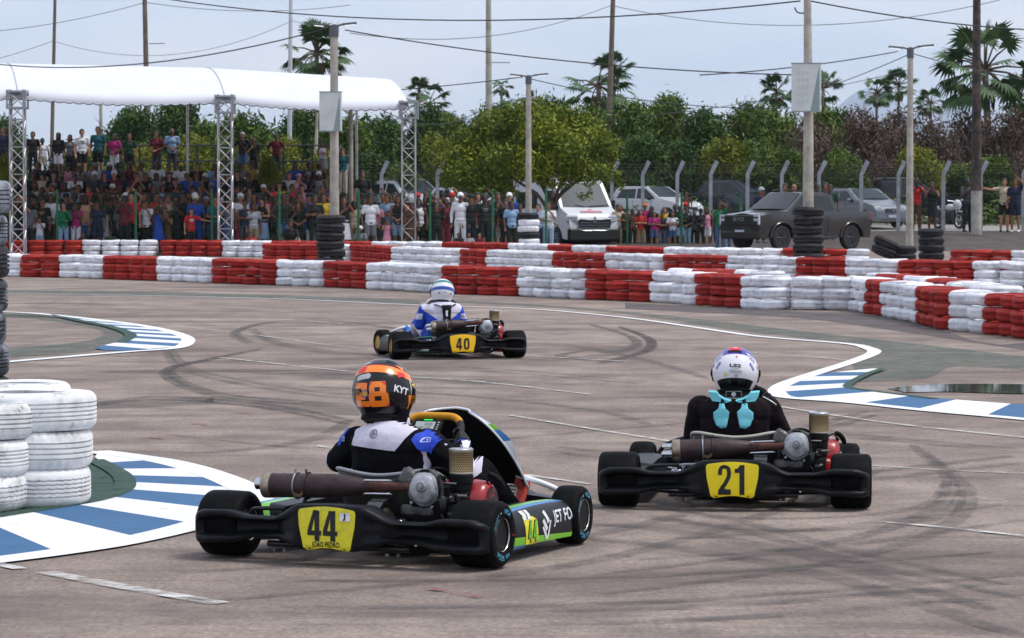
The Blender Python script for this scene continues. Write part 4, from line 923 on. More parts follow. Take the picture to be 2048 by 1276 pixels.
def palm_proto(seed, nfan=26, R_=1.0, drop=.5, ragged=False):
 r_ = random.Random(seed); mb = MB()
 for k in range(nfan):
  el = r_.uniform(-.9, 1.45) if not ragged else r_.uniform(-1.0, 1.2); az = r_.uniform(0, 2 * PI) ; pl = R_ * r_.uniform(.55, .8)
  d = Vector((math.cos(az) * math.cos(el), math.sin(az) * math.cos(el), math.sin(el))); c = d * pl; c.z -= drop * .1
  mb.tube([(0, 0, 0), c * .55 + Vector((0, 0, .05)), c], [.025, .02, .014], 4, m=1)
  x, y, dd = basis(d, (0, 0, 1)); fr = R_ * r_.uniform(.42, .55); nseg = 19; tilt = r_.uniform(-.5, .5)
  xx = x * math.cos(tilt) + y * math.sin(tilt)
  nn = dd.cross(xx)
  for j in range(nseg):
   a = (j / (nseg - 1) - .5) * R(220); e = (dd * math.cos(a) + xx * math.sin(a)).normalized(); side = (xx * math.cos(a) - dd * math.sin(a))
   L_ = fr * (1 - .25 * abs(a) / R(110)) * r_.uniform(.85, 1.08); tip = c + e * L_ + Vector((0, 0, -.16 * L_ * r_.uniform(.4, 1.6))) - nn * .03; mid = c + e * L_ * .55 + nn * .02
   w = .034 * R_
   mb.add([c, mid - side * w, tip, mid + side * w], [(0, 1, 2, 3)], 0)
 for k in range(10):      # dead skirt
  az = r_.uniform(0, 2 * PI); c = Vector((math.cos(az) * .18 * R_, math.sin(az) * .18 * R_, -.25 * R_)); mb.add([c, c + Vector((.08, .05, -.35)) * R_, c + Vector((.0, 0, -.6)) * R_, c + Vector((-.08, -.05, -.3)) * R_], [(0, 1, 2, 3)], 2)
 return mb.mesh('crown', [LF['palm'], BARK, LF['palmdry']], ang=180, fix=False)
PP = [palm_proto(3), palm_proto(8, 30), palm_proto(14, 20, ragged=True)]
def palm(px, py, D, rad, base_py, label, v=0, lean=0):
 zc = ZD(py, D); zb = terr(0, D) - .1; x = XD(px, D); t = thing('palm_tree', label, 'palm', (x + lean, D, zb), 0, 'palms above the woods')
 mb = MB(); H_ = zc - zb; r = max(.07, rad / F * D * .075); mb.tube([(0, 0, 0), (-lean * .4, 0, H_ * .5), (-lean, 0, H_)], [r * 1.3, r, r * .9], 9); mb.build('trunk', PBARK, t, ang=180)
 o = link('crown', PP[v], t, (-lean, 0, H_)); s_ = rad / F * D / .98; o.scale = (s_, s_, s_); o.rotation_euler = (0, 0, hash01(px) * 6)
palm(634, 105, 160, 68, 0, 'dark palm crown beside the left lamp pole above the tent', 1)
palm(858, 208, 158, 52, 0, 'leaning palm at the right end of the tent', 2, -.3); palm(838, 180, 165, 30, 0, 'small ragged palm top right of the tent edge', 0)
palm(1035, 215, 158, 45, 0, 'ragged palm behind the middle lamp pole', 2); palm(1003, 172, 165, 24, 0, 'small palm frond left of the middle lamp pole', 2)
palm(1196, 170, 156, 72, 0, 'wide ragged palm behind the dark wooden pole', 2, .4); palm(1228, 140, 165, 40, 0, 'upper palm tuft right of the dark wooden pole', 0)
palm(1552, 184, 158, 40, 0, 'round palm just left of the larger sign box', 1); palm(1645, 178, 160, 42, 0, 'palm half hidden behind the larger sign box', 0)
palm(1752, 186, 165, 34, 0, 'palm left of the mountain gap and lamp pole', 1); palm(1796, 172, 162, 38, 0, 'palm crown just left of the right lamp pole', 0); palm(1860, 206, 165, 32, 0, 'low palm right of the right lamp pole', 1)
palm(1968, 140, 141, 100, 0, 'big fan palm behind the dark tarred pole', 1, .3); palm(2040, 190, 150, 50, 0, 'palm at the right edge beside the big fan palm', 0)
def hills(name, pts, D, mat, depth=600):
 mb = MB(); v = []; n = len(pts)
 for k, (px, py) in enumerate(pts):
  p = AT(px, py, D);
  for j in range(9):
   t_ = j / 8; prof = math.sin(PI * t_) ** .8; off = noise.noise(Vector((px * .02, j * .7, 3))) * 12 * prof
   v.append((p.x, D + (t_ - .5) * depth, max(-5, (p.z - CH) * prof + off * (1 if prof < .98 else .2))))
 f = [(k * 9 + j, (k + 1) * 9 + j, (k + 1) * 9 + j + 1, k * 9 + j + 1) for k in range(n - 1) for j in range(8)]; mb.add(v, f)
 return tag(mb.build(name, mat, ang=180), kind='structure')
HM = M('haze_tinted_mountain', S(140, 152, 172), .95, var=.2, vs=.01)  # pale blue of the distant air is painted into the rock colour
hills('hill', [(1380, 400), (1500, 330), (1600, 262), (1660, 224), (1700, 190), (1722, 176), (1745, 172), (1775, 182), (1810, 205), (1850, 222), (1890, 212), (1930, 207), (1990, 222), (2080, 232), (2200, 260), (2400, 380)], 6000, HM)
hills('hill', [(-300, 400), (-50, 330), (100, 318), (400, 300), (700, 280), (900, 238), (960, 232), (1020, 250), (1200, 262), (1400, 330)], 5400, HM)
# ================================================================== DECALS LAID ONTO CURVED SURFACES
from mathutils.bvhtree import BVHTree
def bvh_of(*objs_or_meshes):
 vs = []; fs = []
 for me in objs_or_meshes:
  o = len(vs); vs += [v.co.copy() for v in me.vertices]; fs += [tuple(i + o for i in p.vertices) for p in me.polygons]
 return BVHTree.FromPolygons(vs, fs)
def projector(bvh, org, right, up, off=.0015, dist=1.0, back=.5):
 org = Vector(org); right = Vector(right).normalized(); up = Vector(up).normalized(); nrm = right.cross(up)      # towards the viewer of the decal
 last = [None]
 def fn(u, v):
  p = org + right * u + up * v + nrm * back
  h = bvh.ray_cast(p, -nrm, back + dist)
  if h[0] is None:
   return None
  n = h[1]; n = n if n.dot(nrm) > 0 else -n
  return h[0] + n * off
 return fn
def poly_geo(P, grid):
 bm = bmesh.new(); f = bm.faces.new([bm.verts.new((x, y, 0)) for x, y in P]); bmesh.ops.triangulate(bm, faces=bm.faces[:])
 for ax in (0, 1):
  lo = min(p[ax] for p in P); hi = max(p[ax] for p in P); x = lo + grid
  while x < hi:
   pc = [0, 0, 0]; pc[ax] = x; no = [0, 0, 0]; no[ax] = 1; bmesh.ops.bisect_plane(bm, geom=bm.verts[:] + bm.edges[:] + bm.faces[:], plane_co=pc, plane_no=no, dist=1e-6); x += grid
 bm.verts.ensure_lookup_table(); r = [tuple(v.co[:2]) for v in bm.verts], [tuple(v.index for v in f.verts) for f in bm.faces]; bm.free(); return r
def decal(mb, P, fn, m=0, grid=.012):
 vs, fs = poly_geo(P, grid); add_ok(mb, [fn(u, v) for u, v in vs], fs, m)
def rrect(w, h, r, n=5, cx=0, cy=0, rot=0.0):
 out = []
 for sx, sy, a0 in ((1, 1, 0), (-1, 1, 90), (-1, -1, 180), (1, -1, 270)):
  for k in range(n + 1):
   a = R(a0 + 90 * k / n); out.append((sx * (w / 2 - r) + r * math.cos(a), sy * (h / 2 - r) + r * math.sin(a)))
 c, s_ = math.cos(rot), math.sin(rot); return [(cx + x * c - y * s_, cy + x * s_ + y * c) for x, y in out]
def circ(r, n=20, cx=0, cy=0): return [(cx + r * math.cos(2 * PI * k / n), cy + r * math.sin(2 * PI * k / n)) for k in range(n)]
def ribb(mb, pts, th, fn, m=0, loop=False, z=0):
 P = [Vector((a, b, 0)) for a, b in pts]; n = len(P); L_, R_ = [], []
 for i, p in enumerate(P):
  d = (P[(i + 1) % n] - P[i - 1]) if loop else (P[min(i + 1, n - 1)] - P[max(i - 1, 0)]); d.normalize(); q = Vector((-d.y, d.x, 0)) * th / 2; L_.append(p + q); R_.append(p - q)
 k = n if loop else n - 1
 mb.add([fn(v.x, v.y) for v in L_ + R_], [(i, (i + 1) % n, n + (i + 1) % n, n + i) for i in range(k)], m)
def glyph(mb, ch, fn, x0, y0, w, h, m=0):
 g = lambda u, v: fn(x0 + u * w, y0 + v * h); D = lambda P: decal(mb, P, g, m, .12)
 if ch == '4':
  for P in ([(0, .34), (.30, .34), (.52, .76), (.52, 1), (.42, 1)], [(0, .18), (.52, .18), (.52, .34), (0, .34)], [(.52, 0), (.86, 0), (.86, 1), (.52, 1)], [(.86, .18), (1, .18), (1, .34), (.86, .34)]): D(P)
 elif ch == '1': D([(.10, .74), (.10, .86), (.34, .90), (.48, 1), (.84, 1), (.84, 0), (.46, 0), (.46, .74)])
 elif ch == '2':
  Q = smooth_pts([(.16, .66, 0), (.16, .80, 0), (.28, .91, 0), (.50, .935, 0), (.74, .90, 0), (.84, .77, 0), (.80, .60, 0), (.56, .38, 0), (.30, .22, 0), (.18, .10, 0)], 6); ribb(mb, [(x0 + p.x * w, y0 + p.y * h) for p in Q[:-2]], .30 * w, fn, m); D([(0, 0), (.98, 0), (.98, .17), (.40, .17), (.32, .22), (.02, .17)])
 elif ch == '0':
  o_ = [(.5 + .5 * (abs(math.cos(a)) ** .7) * (1 if math.cos(a) > 0 else -1), .5 + .5 * (abs(math.sin(a)) ** .7) * (1 if math.sin(a) > 0 else -1)) for a in [2 * PI * k / 32 for k in range(32)]]; i_ = [(.5 + (x - .5) * .34, .5 + (y - .5) * .66) for x, y in o_]
  mb.add([g(*p) for p in o_ + i_], [(k, (k + 1) % 32, 32 + (k + 1) % 32, 32 + k) for k in range(32)], m)
# ================================================================== KARTS
KB = M('black_plastic_bumper', (.0055, .006, .0085), .38, var=.25, vs=10, bump=.12, bs=120, dirt=(.016, .016, .019), ds=7, dfac=.4, spec=.14)
KBD = M('black_matte_plastic', (.005, .005, .006), .7, spec=.18)
SLICK = M('slick_rubber', (.0045, .0045, .0055), .6, var=.3, vs=14, bump=.25, bs=90, dirt=(.014, .0135, .0135), ds=10, dfac=.4, spec=.06)
RIMB = M('black_rim', (.006, .006, .007), .5, .2, spec=.2); RIME = M('bare_rim_edge', S(190, 186, 180), .25, .9); RIMG = M('gold_rim', S(196, 158, 80), .3, .85)
CHAS = M('black_chassis', (.02, .02, .022), .35, .5); CHROM = M('chrome', S(200, 202, 208), .15, 1.0); WHT = M('gloss_white', S(228, 228, 234), .3, coat=.4)
YEL = M('plate_yellow', S(226, 216, 40), .45, dirt=S(170, 165, 50), ds=25, dfac=.4, thr=(.5, .62)); YEL2 = M('plate_amber', S(248, 196, 16), .4); YEL3 = M('plate_yellow_clean', S(240, 214, 16), .4)
BLKINK = M('black_ink', (.006, .006, .008), .45); GRNINK = M('green_ink', S(116, 190, 40), .4); BLUINK = M('blue_ink', S(58, 118, 178), .4); CYAN = M('cyan_ink', S(90, 190, 225), .5); REDINK = M('red_ink', S(214, 40, 44), .45); ORG = M('orange_ink', S(250, 128, 20), .3, coat=.6)
PIPE = M('scorched_steel', S(70, 56, 58), .55, .45, var=.25, vs=9, dirt=S(48, 34, 32), ds=9, dfac=.8, bump=.2, bs=60); RUST = M('rusty_steel', S(84, 50, 42), .75, .2, var=.4, vs=20)
ALUC = M('cast_aluminium', S(176, 178, 184), .38, .4, var=.12, vs=14, dirt=S(92, 90, 92), ds=12, dfac=.6, bump=.15, bs=80); ALUD = M('dull_aluminium', S(112, 110, 110), .5, .6, dirt=S(52, 48, 48), ds=16, dfac=.8)
ENG = M('oily_black_metal', (.009, .009, .010), .4, .4, var=.3, vs=20); REDE = M('red_engine_cover', S(170, 22, 32), .35, coat=.35, dirt=S(110, 14, 20), ds=14, dfac=.6); SEATM = M('grey_fibreglass_seat', S(44, 47, 46), .5, var=.25, vs=7, dirt=S(100, 98, 88), ds=5, dfac=.6)
RIMT = M('grey_edge_tape', S(138, 140, 146), .55, var=.1, vs=20); BRASS = M('perforated_brass', S(168, 146, 104), .4, .6); GRNP = M('dark_green_metallic', S(20, 90, 70), .35, .4)
SEATB = M('black_seat', (.02, .02, .022), .5)
def kart_tyre(r, w, rr):
 h = w / 2; mb = MB(); s_ = .032
 P = [(rr, -h * .80), (rr + .006, -h * .93), (rr + .018, -h * .99), (r * .72, -h * 1.02), (r * .86, -h * .99)]
 for a in (20, 40, 60, 80): P.append((r - s_ * (1 - math.sin(R(a))), -h + s_ * .8 * (1 - math.cos(R(a)))))
 P += [(r + .001, -h * .35), (r + .0015, 0), (r + .001, h * .35)]
 for a in (80, 60, 40, 20): P.append((r - s_ * (1 - math.sin(R(a))), h - s_ * .8 * (1 - math.cos(R(a)))))
 P += [(r * .86, h * .99), (r * .72, h * 1.02), (rr + .018, h * .99), (rr + .006, h * .93), (rr, h * .80)]
 mb.lathe(P, axis=(1, 0, 0), seg=72, closed=True); return mb
def kart_wheel(par, c, r, w, rr, side, steer=0.0, rim=None, edge=None, text=None, detail=True):
 o = kart_tyre(r, w, rr).build('tyre', SLICK, par, c, (0, 0, steer), ang=60)
 mb = MB(); h = w / 2
 mb.lathe([(rr - .001, -h * .86), (rr - .006, -h * .80), (rr - .008, -h * .3), (rr * .62, -h * .1), (rr * .60, h * .1), (rr - .008, h * .35), (rr - .006, h * .80), (rr - .001, h * .86)], axis=(1, 0, 0), seg=48, m=0)
 mb.lathe([(rr * .62, -.012), (rr * .3, -.014), (.012, -.014), (.0, -.014)], c=(0, 0, 0), axis=(1, 0, 0), seg=24, m=0); mb.lathe([(.034, -h * .35), (.034, h * .55), (.026, h * .62), (0, h * .62)], axis=(1, 0, 0), seg=20, m=0)
 rmo = mb.build('rim', [rim or RIMB], o, ang=50)
 for sg in (-1, 1):
  mb = MB(); mb.lathe([(rr + .001, sg * h * .90), (rr + .0042, sg * h * .945), (rr + .0036, sg * h * .955), (rr + .0005, sg * h * .92)], axis=(1, 0, 0), seg=64, closed=True); mb.build('rim_flange', edge or RIME, rmo, ang=80)
 mb = MB()
 for k in range(3): a = 2 * PI * k / 3; mb.tube([(-.01 + side * h * .45, .022 * math.cos(a), .022 * math.sin(a)), (side * h * .68, .022 * math.cos(a), .022 * math.sin(a))], .005, 6)
 mb.tube([(side * h * .4, 0, 0), (side * h * .75, 0, 0)], .010, 10); mb.build('wheel_nuts', CHROM, rmo, ang=60)
 if text and detail:
  mb = MB(); bv = bvh_of(o.data)
  for (t, a0, col, sz) in text:
   def fn(u, v, a0=a0, R0=(rr + r * .86) / 2 + .004):
    ang = a0 - side * u / R0; rad = R0 + v; p = Vector((side * (h + .05), rad * math.sin(ang), rad * math.cos(ang))) ; hh = bv.ray_cast(p, Vector((-side, 0, 0)))
    x_ = hh[0].x if hh[0] else side * h; return (x_ + side * .0012, p.y, p.z)
   vs, fs = textgeo(t, sz, .0, 1.0, 1.05, 0, 'CENTER')
   if vs:
    my = sum(v[1] for v in vs) / len(vs); mb.add([fn(-u, v - my) for u, v in vs], fs, col)
  mb.build('sidewall_lettering', [CYAN, REDINK, WHT], o, smooth=False, fix=False)
 return o
ENGOFF = (.040, .075, -.016)
def engine(par, kx=0.0):
 e = thing_part('engine', par, ENGOFF)
 mb = MB(); mb.box((.30, .17, .17), (.24, .24, .20), bev=.03); mb.box((.28, .05, .25), (.17, .16, .14), bev=.02, rot=(R(12), 0, 0)); mb.tube([(.18, .18, .17), (.13, .18, .17)], .05, 14); mb.box((.30, .10, .10), (.2, .3, .03), bev=.005)
 for k in range(5): mb.box((.28, .02 - .012 + k * .018, .262 + .002 * k), (.19, .006, .15), rot=(R(12), 0, 0))
 mb.build('crankcase', ENG, e, ang=40)
 def hexo(s_, cy=0.0): return [(x * s_ * .9 + .275, z * s_ * .9 + .325 + cy) for x, z in smooth2([(-.062, .050), (-.030, .078), (.030, .078), (.062, .045), (.074, -.020), (.040, -.066), (-.008, -.078), (-.050, -.058), (-.080, -.012)])]
 def smooth2(P): return [(p.x, p.y) for p in smooth_pts([(a, b, 0) for a, b in P], 2, True)]
 mb = MB()
 for (a, b, y0, y1) in ((1.18, 1.16, -.005, -.032),): mb.loft([[(x, y0, z) for x, z in hexo(a)], [(x, y1, z) for x, z in hexo(b)]])
 mb.box((.20, -.012, .37), (.09, .05, .07), bev=.01, rot=(0, .5, 0)); mb.box((.235, -.02, .235), (.16, .03, .05), bev=.012)
 mb.build('cylinder_head', ALUD, e, ang=40)
 mb = MB(); R4 = [(1.0, -.032), (1.0, -.042), (.93, -.046), (.90, -.046), (.86, -.062), (.70, -.070), (.40, -.072)]
 mb.loft([[(x, y, z) for x, z in hexo(s_)] for s_, y in R4]); mb.lathe([(.024, 0), (.024, .006), (.018, .008), (.016, .003), (.011, .003), (.010, .009), (.004, .010), (0, .010)], c=(.275, -.072, .342), axis=(0, -1, 0), seg=20)
 for a in range(4): mb.tube([(.275 + .068 * math.cos(a * PI / 2 + .6), -.040, .305 + .060 * math.sin(a * PI / 2 + .6)), (.275 + .068 * math.cos(a * PI / 2 + .6), -.052, .305 + .060 * math.sin(a * PI / 2 + .6))], .006, 6)
 mb.build('valve_cover', ALUC, e, ang=30)
 mb = MB(); mb.lathe([(.040, .0), (.046, .01), (.046, .03), (.042, .034), (.046, .038), (.046, .05), (.042, .054), (.047, .058), (.047, .085), (.052, .09), (.052, .12), (.046, .126)], c=(.385, .09, .262), axis=(0, 0, 1), seg=28); mb.lathe([(.040, -.10), (.050, -.09), (.050, -.02), (.044, -.01)], c=(.380, .045, .275), seg=24)
 mb.box((.385, .12, .235), (.09, .10, .08), bev=.012); mb.box((.37, .06, .265), (.07, .07, .09), bev=.01); mb.tube([(.33, .08, .30), (.36, .02, .31), (.385, .0, .27)], .014, 8); mb.build('intake', KBD, e, ang=40)
 mb = MB(); mb.box((.365, .015, .285), (.035, .035, .03), bev=.005); mb.box((.385, .01, .225), (.05, .03, .022), bev=.006); mb.tube([(.33, -.01, .355), (.40, .01, .352)], .005, 6); mb.tube([(.40, .02, .30), (.44, .03, .30)], .007, 8); mb.build('carburettor', ALUD, e, ang=40)
 mb = MB()
 for P, rr in (([(.22, .0, .38), (.26, -.03, .405), (.31, -.02, .40), (.34, .03, .37)], .006), ([(.30, .02, .39), (.335, -.03, .38), (.345, -.04, .33), (.33, -.03, .28)], .005), ([(.42, .12, .36), (.46, .14, .38), (.48, .16, .34), (.47, .2, .30)], .0045), ([(.24, .05, .40), (.3, .06, .41), (.36, .1, .38)], .007), ([(.32, -.01, .24), (.36, -.03, .20), (.33, -.02, .14)], .006)):
  mb.tube(smooth_pts(P, 5), rr, 6)
 mb.box((.325, -.005, .372), (.035, .03, .03), bev=.006); mb.box((.255, .01, .392), (.03, .03, .022), bev=.005); mb.build('cables', KBD, e, ang=60)
 mb = MB(); c = Vector((.385, .09, .388)); mb.lathe([(0, 0), (.050, 0), (.0515, .004), (.0505, .006), (.0505, .094), (.052, .096), (.052, .104), (.049, .107), (.0, .108)], c=c, seg=40, mats=[1, 1, 1, 0, 0, 1, 1, 1])
 for j in range(11):
  for k in range(34):
   a = 2 * PI * (k + .5 * (j % 2)) / 34; rr = .0512; z = .013 + j * .0074
   e1 = Vector((-math.sin(a), math.cos(a), 0)); n_ = Vector((math.cos(a), math.sin(a), 0)); mb.add([c + n_ * rr + e1 * (.0031 * math.cos(t)) + Vector((0, 0, z + .0026 * math.sin(t))) for t in (0, PI / 3, 2 * PI / 3, PI, 4 * PI / 3, 5 * PI / 3)], [(0, 1, 2, 3, 4, 5)], 2)
 mb.tube([c + Vector((0, 0, .105)), c + Vector((0, 0, .122))], .004, 6, m=1); mb.build('air_filter', [BRASS, ALUC, BLKINK], e, ang=40, fix=False)
 mb = MB(); mb.lathe([(0, .075), (.03, .078), (.066, .074), (.082, .062), (.090, .044), (.094, .0), (.098, -.05), (.09, -.08)], c=(.415, .17, .265), axis=(1, 0, 0), seg=40)
 mb.box((.36, .20, .325), (.16, .16, .05), bev=.02, rot=(0, R(8), 0)); mb.box((.40, .05, .18), (.11, .05, .16), bev=.015); mb.prism([(.30, .03), (.47, .03), (.47, .10), (.36, .10)], .08, .20); mb.build('fan_housing', REDE, e, ang=45)
 mb = MB(); c = Vector((.415, .17, .265))
 for k in range(26):
  a = 2 * PI * k / 26; d = Vector((0, math.cos(a), math.sin(a))); s_ = Vector((0, -math.sin(a), math.cos(a)))
  mb.add([c + d * .034 + s_ * .002 + Vector((.0795, 0, 0)), c + d * .068 + s_ * .004 + Vector((.0765, 0, 0)), c + d * .068 - s_ * .004 + Vector((.0765, 0, 0)), c + d * .034 - s_ * .002 + Vector((.0795, 0, 0))], [(0, 1, 2, 3)])
  if k % 2 == 0 and math.sin(a) > -.4:
   p = c + d * .1035; mb.add([p + s_ * .006 + Vector((.004, 0, 0)) + d * .0015, p + s_ * .006 + Vector((-.03, 0, 0)) + d * .003, p - s_ * .003 + Vector((-.03, 0, 0)) + d * .003, p - s_ * .003 + Vector((.004, 0, 0)) + d * .0015], [(0, 1, 2, 3)])
 mb.lathe([(.028, 0), (.024, .012), (0, .014)], c=(.49, .17, .265), axis=(1, 0, 0), seg=20); mb.build('cooling_slots', BLKINK, e, ang=60, fix=False)
 mb = MB(); mb.tube(smooth_pts([(.445, .22, .31), (.46, .215, .335), (.485, .21, .352)], 4), .009, 8); mb.tube(smooth_pts([(.47, .175, .385), (.49, .195, .372), (.505, .215, .352), (.515, .235, .325)], 4), [.010, .014, .015, .016, .016, .016, .016, .016, .016, .015, .014, .013, .010], 10, sq=.8); mb.build('recoil_handle', KBD, e, ang=60)
 return e
def thing_part(name, par, loc=(0, 0, 0)):
 o = bpy.data.objects.new(name, None); COL.objects.link(o); o.parent = par; o.location = loc; o.empty_display_size = .1; return o
def muffler(par, tips=1, y=.01, z=.318, tilt=0.0, straps=(0, 0), sc=1.0, mx0=-.43):
 q_ = (.22 - mx0) / .65
 mb = MB(); A = Vector((mx0, y, z - .012)); B = Vector((.22, y + .03, z + tilt)); d = (B - A).normalized(); r = .052 * sc
 L_ = (B - A).length
 def P(t): return A + d * (t * L_)
 mb.lathe([(r * .98, .035), (r, .04), (r, .32 * q_), (r * .96, .35 * q_), (r * .55, .50 * q_), (r * .50, .505 * q_)], c=A, axis=d, seg=36); o = mb.build('muffler', PIPE, par, ang=50)
 mb = MB(); mb.lathe([(0, -.004), (r * .8, -.004), (r * 1.02, .0), (r * 1.05, .004), (r * 1.05, .038), (r, .040)], c=A, axis=d, seg=36)
 mb.build('end_cap', M('heat_tinted_cap', S(168, 156, 140), .35, .8, dirt=S(110, 76, 56), ds=10, dfac=.8), o, ang=50)
 if tips == 1: mb = MB(); mb.lathe([(.022, 0), (.025, -.010), (.025, -.038), (.020, -.042), (.019, -.01), (0, -.01)], c=A + Vector((0, 0, .006)), axis=d, seg=24); mb.build('tailpipe', CHROM, o, ang=50)
 else:
  for dz, dy in ((.018, .004), (-.018, -.018)): mb = MB(); mb.lathe([(.015, 0), (.017, -.012), (.017, -.045), (.010, -.055), (0, -.055)], c=A + Vector((0, dy, dz)), axis=d, seg=18); mb.build('tailpipe', CHROM, o, ang=50)
 for k, t in enumerate((.155, .205) if not straps[0] else straps):
  mb = MB(); c = A + d * t; x, yy, _ = basis(d); mb.tube([c + (x * math.cos(a) + yy * math.sin(a)) * (r + .004) for a in [2 * PI * i / 24 for i in range(24)]], .0042, 6, loop=True)
  mb.tube([c + Vector((0, -.02, r)), c + Vector((0, -.02, r + .02))], .005, 6); mb.build('clamp', GALV if k == 0 else PIPE, o, ang=80)
 mb = MB(); c = A + d * .18 + Vector((0, -r * .82, -.018)); mb.lathe([(.014, .004), (.027, .004), (.029, 0), (.014, -.002)], c=c, axis=(0, -1, 0), seg=20, closed=True); mb.build('mounting_boss', M('brown_boss', S(104, 82, 60), .6, .3), o)
 mb = MB(); mb.lathe([(r * .50, .50 * q_), (.020, .51 * q_), (.024, .52 * q_), (.024, .545 * q_), (.020, .56 * q_), (.018, .66 * q_)], c=A, axis=d, seg=20); mb.tube(smooth_pts([P(.95), B + Vector((.03, .0, 0)), (.285, .05, z + tilt - .01), (.30, .09, z - .03)], 5), .019, 10); mb.build('header_pipe', RUST, o, ang=60)
 mb = MB()
 for dz in (.028, -.028):
  a = A + d * .485 * q_ + Vector((0, -.030, dz)); b = a + d * .115; mb.tube([a, b], .0052, 8)
  for k in range(16): q = a.lerp(b, (k + .5) / 16); mb.tube([q - d * .0012, q + d * .0012], .0062, 8)
  mb.tube([a - d * .008, a], .003, 5); mb.tube([b, b + d * .01], .003, 5)
 mb.build('spring', CHROM, o, ang=60)
 return o
def lerp_tab(x, T):
 for (a, va), (b, vb) in zip(T, T[1:]):
  if x <= b: t = max(0, (x - a) / (b - a)); t = t * t * (3 - 2 * t); return va + (vb - va) * t
 return T[-1][1]
def rear_bumper(par, plate_mat, num, extra, y0=-.165, HW=.69, holes=()):
 ZT = [(0, .238), (.135, .234), (.29, .172), (.40, .172), (.52, .192), (.62, .190), (.685, .172), (.69, .160)]
 ZB = [(0, .052), (.12, .046), (.18, .062), (.27, .084), (.38, .082), (.50, .056), (.66, .050), (.69, .058)]
 RC = [(0, 0), (.16, 0), (.22, .010), (.30, .070), (.60, .078), (.648, .045), (.668, 0), (.69, 0)]
 YO = [(0, -.085), (.13, -.080), (.25, -.045), (.35, -.032), (.60, -.030), (.66, -.012), (.69, .030)]
 mb = MB(); rings = []; xs_ = sorted(set([-HW + 2 * HW * k / 90 for k in range(91)]))
 for x in xs_:
  a = abs(x); zt, zb, rc, yo = lerp_tab(a, ZT), lerp_tab(a, ZB), lerp_tab(a, RC), lerp_tab(a, YO); yf = y0 + yo; yb = y0 + .062 + max(0, yo + .03); h = zt - zb
  lip = h * .27; zt += .022; zb += .018
  rings.append([(x, yb, zb + .008), (x, yf + .018, zb), (x, yf + .004, zb + .007), (x, yf, zb + lip * .5), (x, yf + .002 + rc * .1, zb + lip * .85), (x, yf + .006 * (rc > 0) + rc * .85, zb + lip * 1.02), (x, yf + rc, zb + h * .42),
     (x, yf + rc, zt - h * .42), (x, yf + .006 * (rc > 0) + rc * .85, zt - lip * 1.02), (x, yf + .002 + rc * .1, zt - lip * .85), (x, yf, zt - lip * .5), (x, yf + .004, zt - .007), (x, yf + .018, zt), (x, yb, zt - .006)])
 mb.loft(rings); ob = mb.build('rear_bumper', KB, par, ang=70); bv = bvh_of(ob.data)
 fn = projector(bv, (0, y0 - .07, .158), (1.0, 0, 0), (0, 0, 1), .0025)
 P = []
 for k in range(13): t = k / 12; P.append((-.120 + .240 * t, .080 + .012 * math.sin(PI * t)))
 P += [(.130, .076), (.134, .064), (.130, .01), (.118, -.045), (.110, -.082), (.098, -.092)]
 for k in range(1, 12): t = k / 12; P.append((.098 - .196 * t, -.092 + .012 * math.sin(PI * t)))
 P += [(-.098, -.092), (-.110, -.082), (-.118, -.045), (-.130, .01), (-.134, .064), (-.130, .076)]
 mb = MB(); decal(mb, P, fn, 0, .02); pl = mb.build('number_plate', plate_mat, ob, smooth=True, ang=60, fix=False)
 fn2 = projector(bv, (0, y0 - .07, .158), (1, 0, 0), (0, 0, 1), .0045)
 mb = MB(); extra(mb, fn2); mb.build('plate_lettering', [BLKINK, WHT], pl, smooth=False, fix=False)
 mb = MB()
 for sx in (-1, 1):
  mb.lathe([(.009, 0), (.011, .003), (.008, .004), (.007, 0)], c=(sx * .43, y0 + .046, .125), axis=(0, -1, 0), seg=12)
  mb.tube([(sx * .24, y0 - .0, .058), (sx * .24, y0 + .0, .045)], .010, 10); mb.tube([(sx * .29, y0 - .0, .058), (sx * .29, y0 + .0, .045)], .008, 10)
 mb.build('bumper_bolts', ALUD, ob, ang=60)
 mb = MB()
 for sx in (-1, 1): mb = MB(); mb.tube([(sx * .27, y0 + .02, .10), (sx * .27, .06, .09)], .014, 8); mb.tube([(sx * .20, y0 + .02, .075), (sx * .33, y0 + .02, .075)], .014, 8); mb.build('bumper_stay', CHAS, ob, ang=60)
 return ob
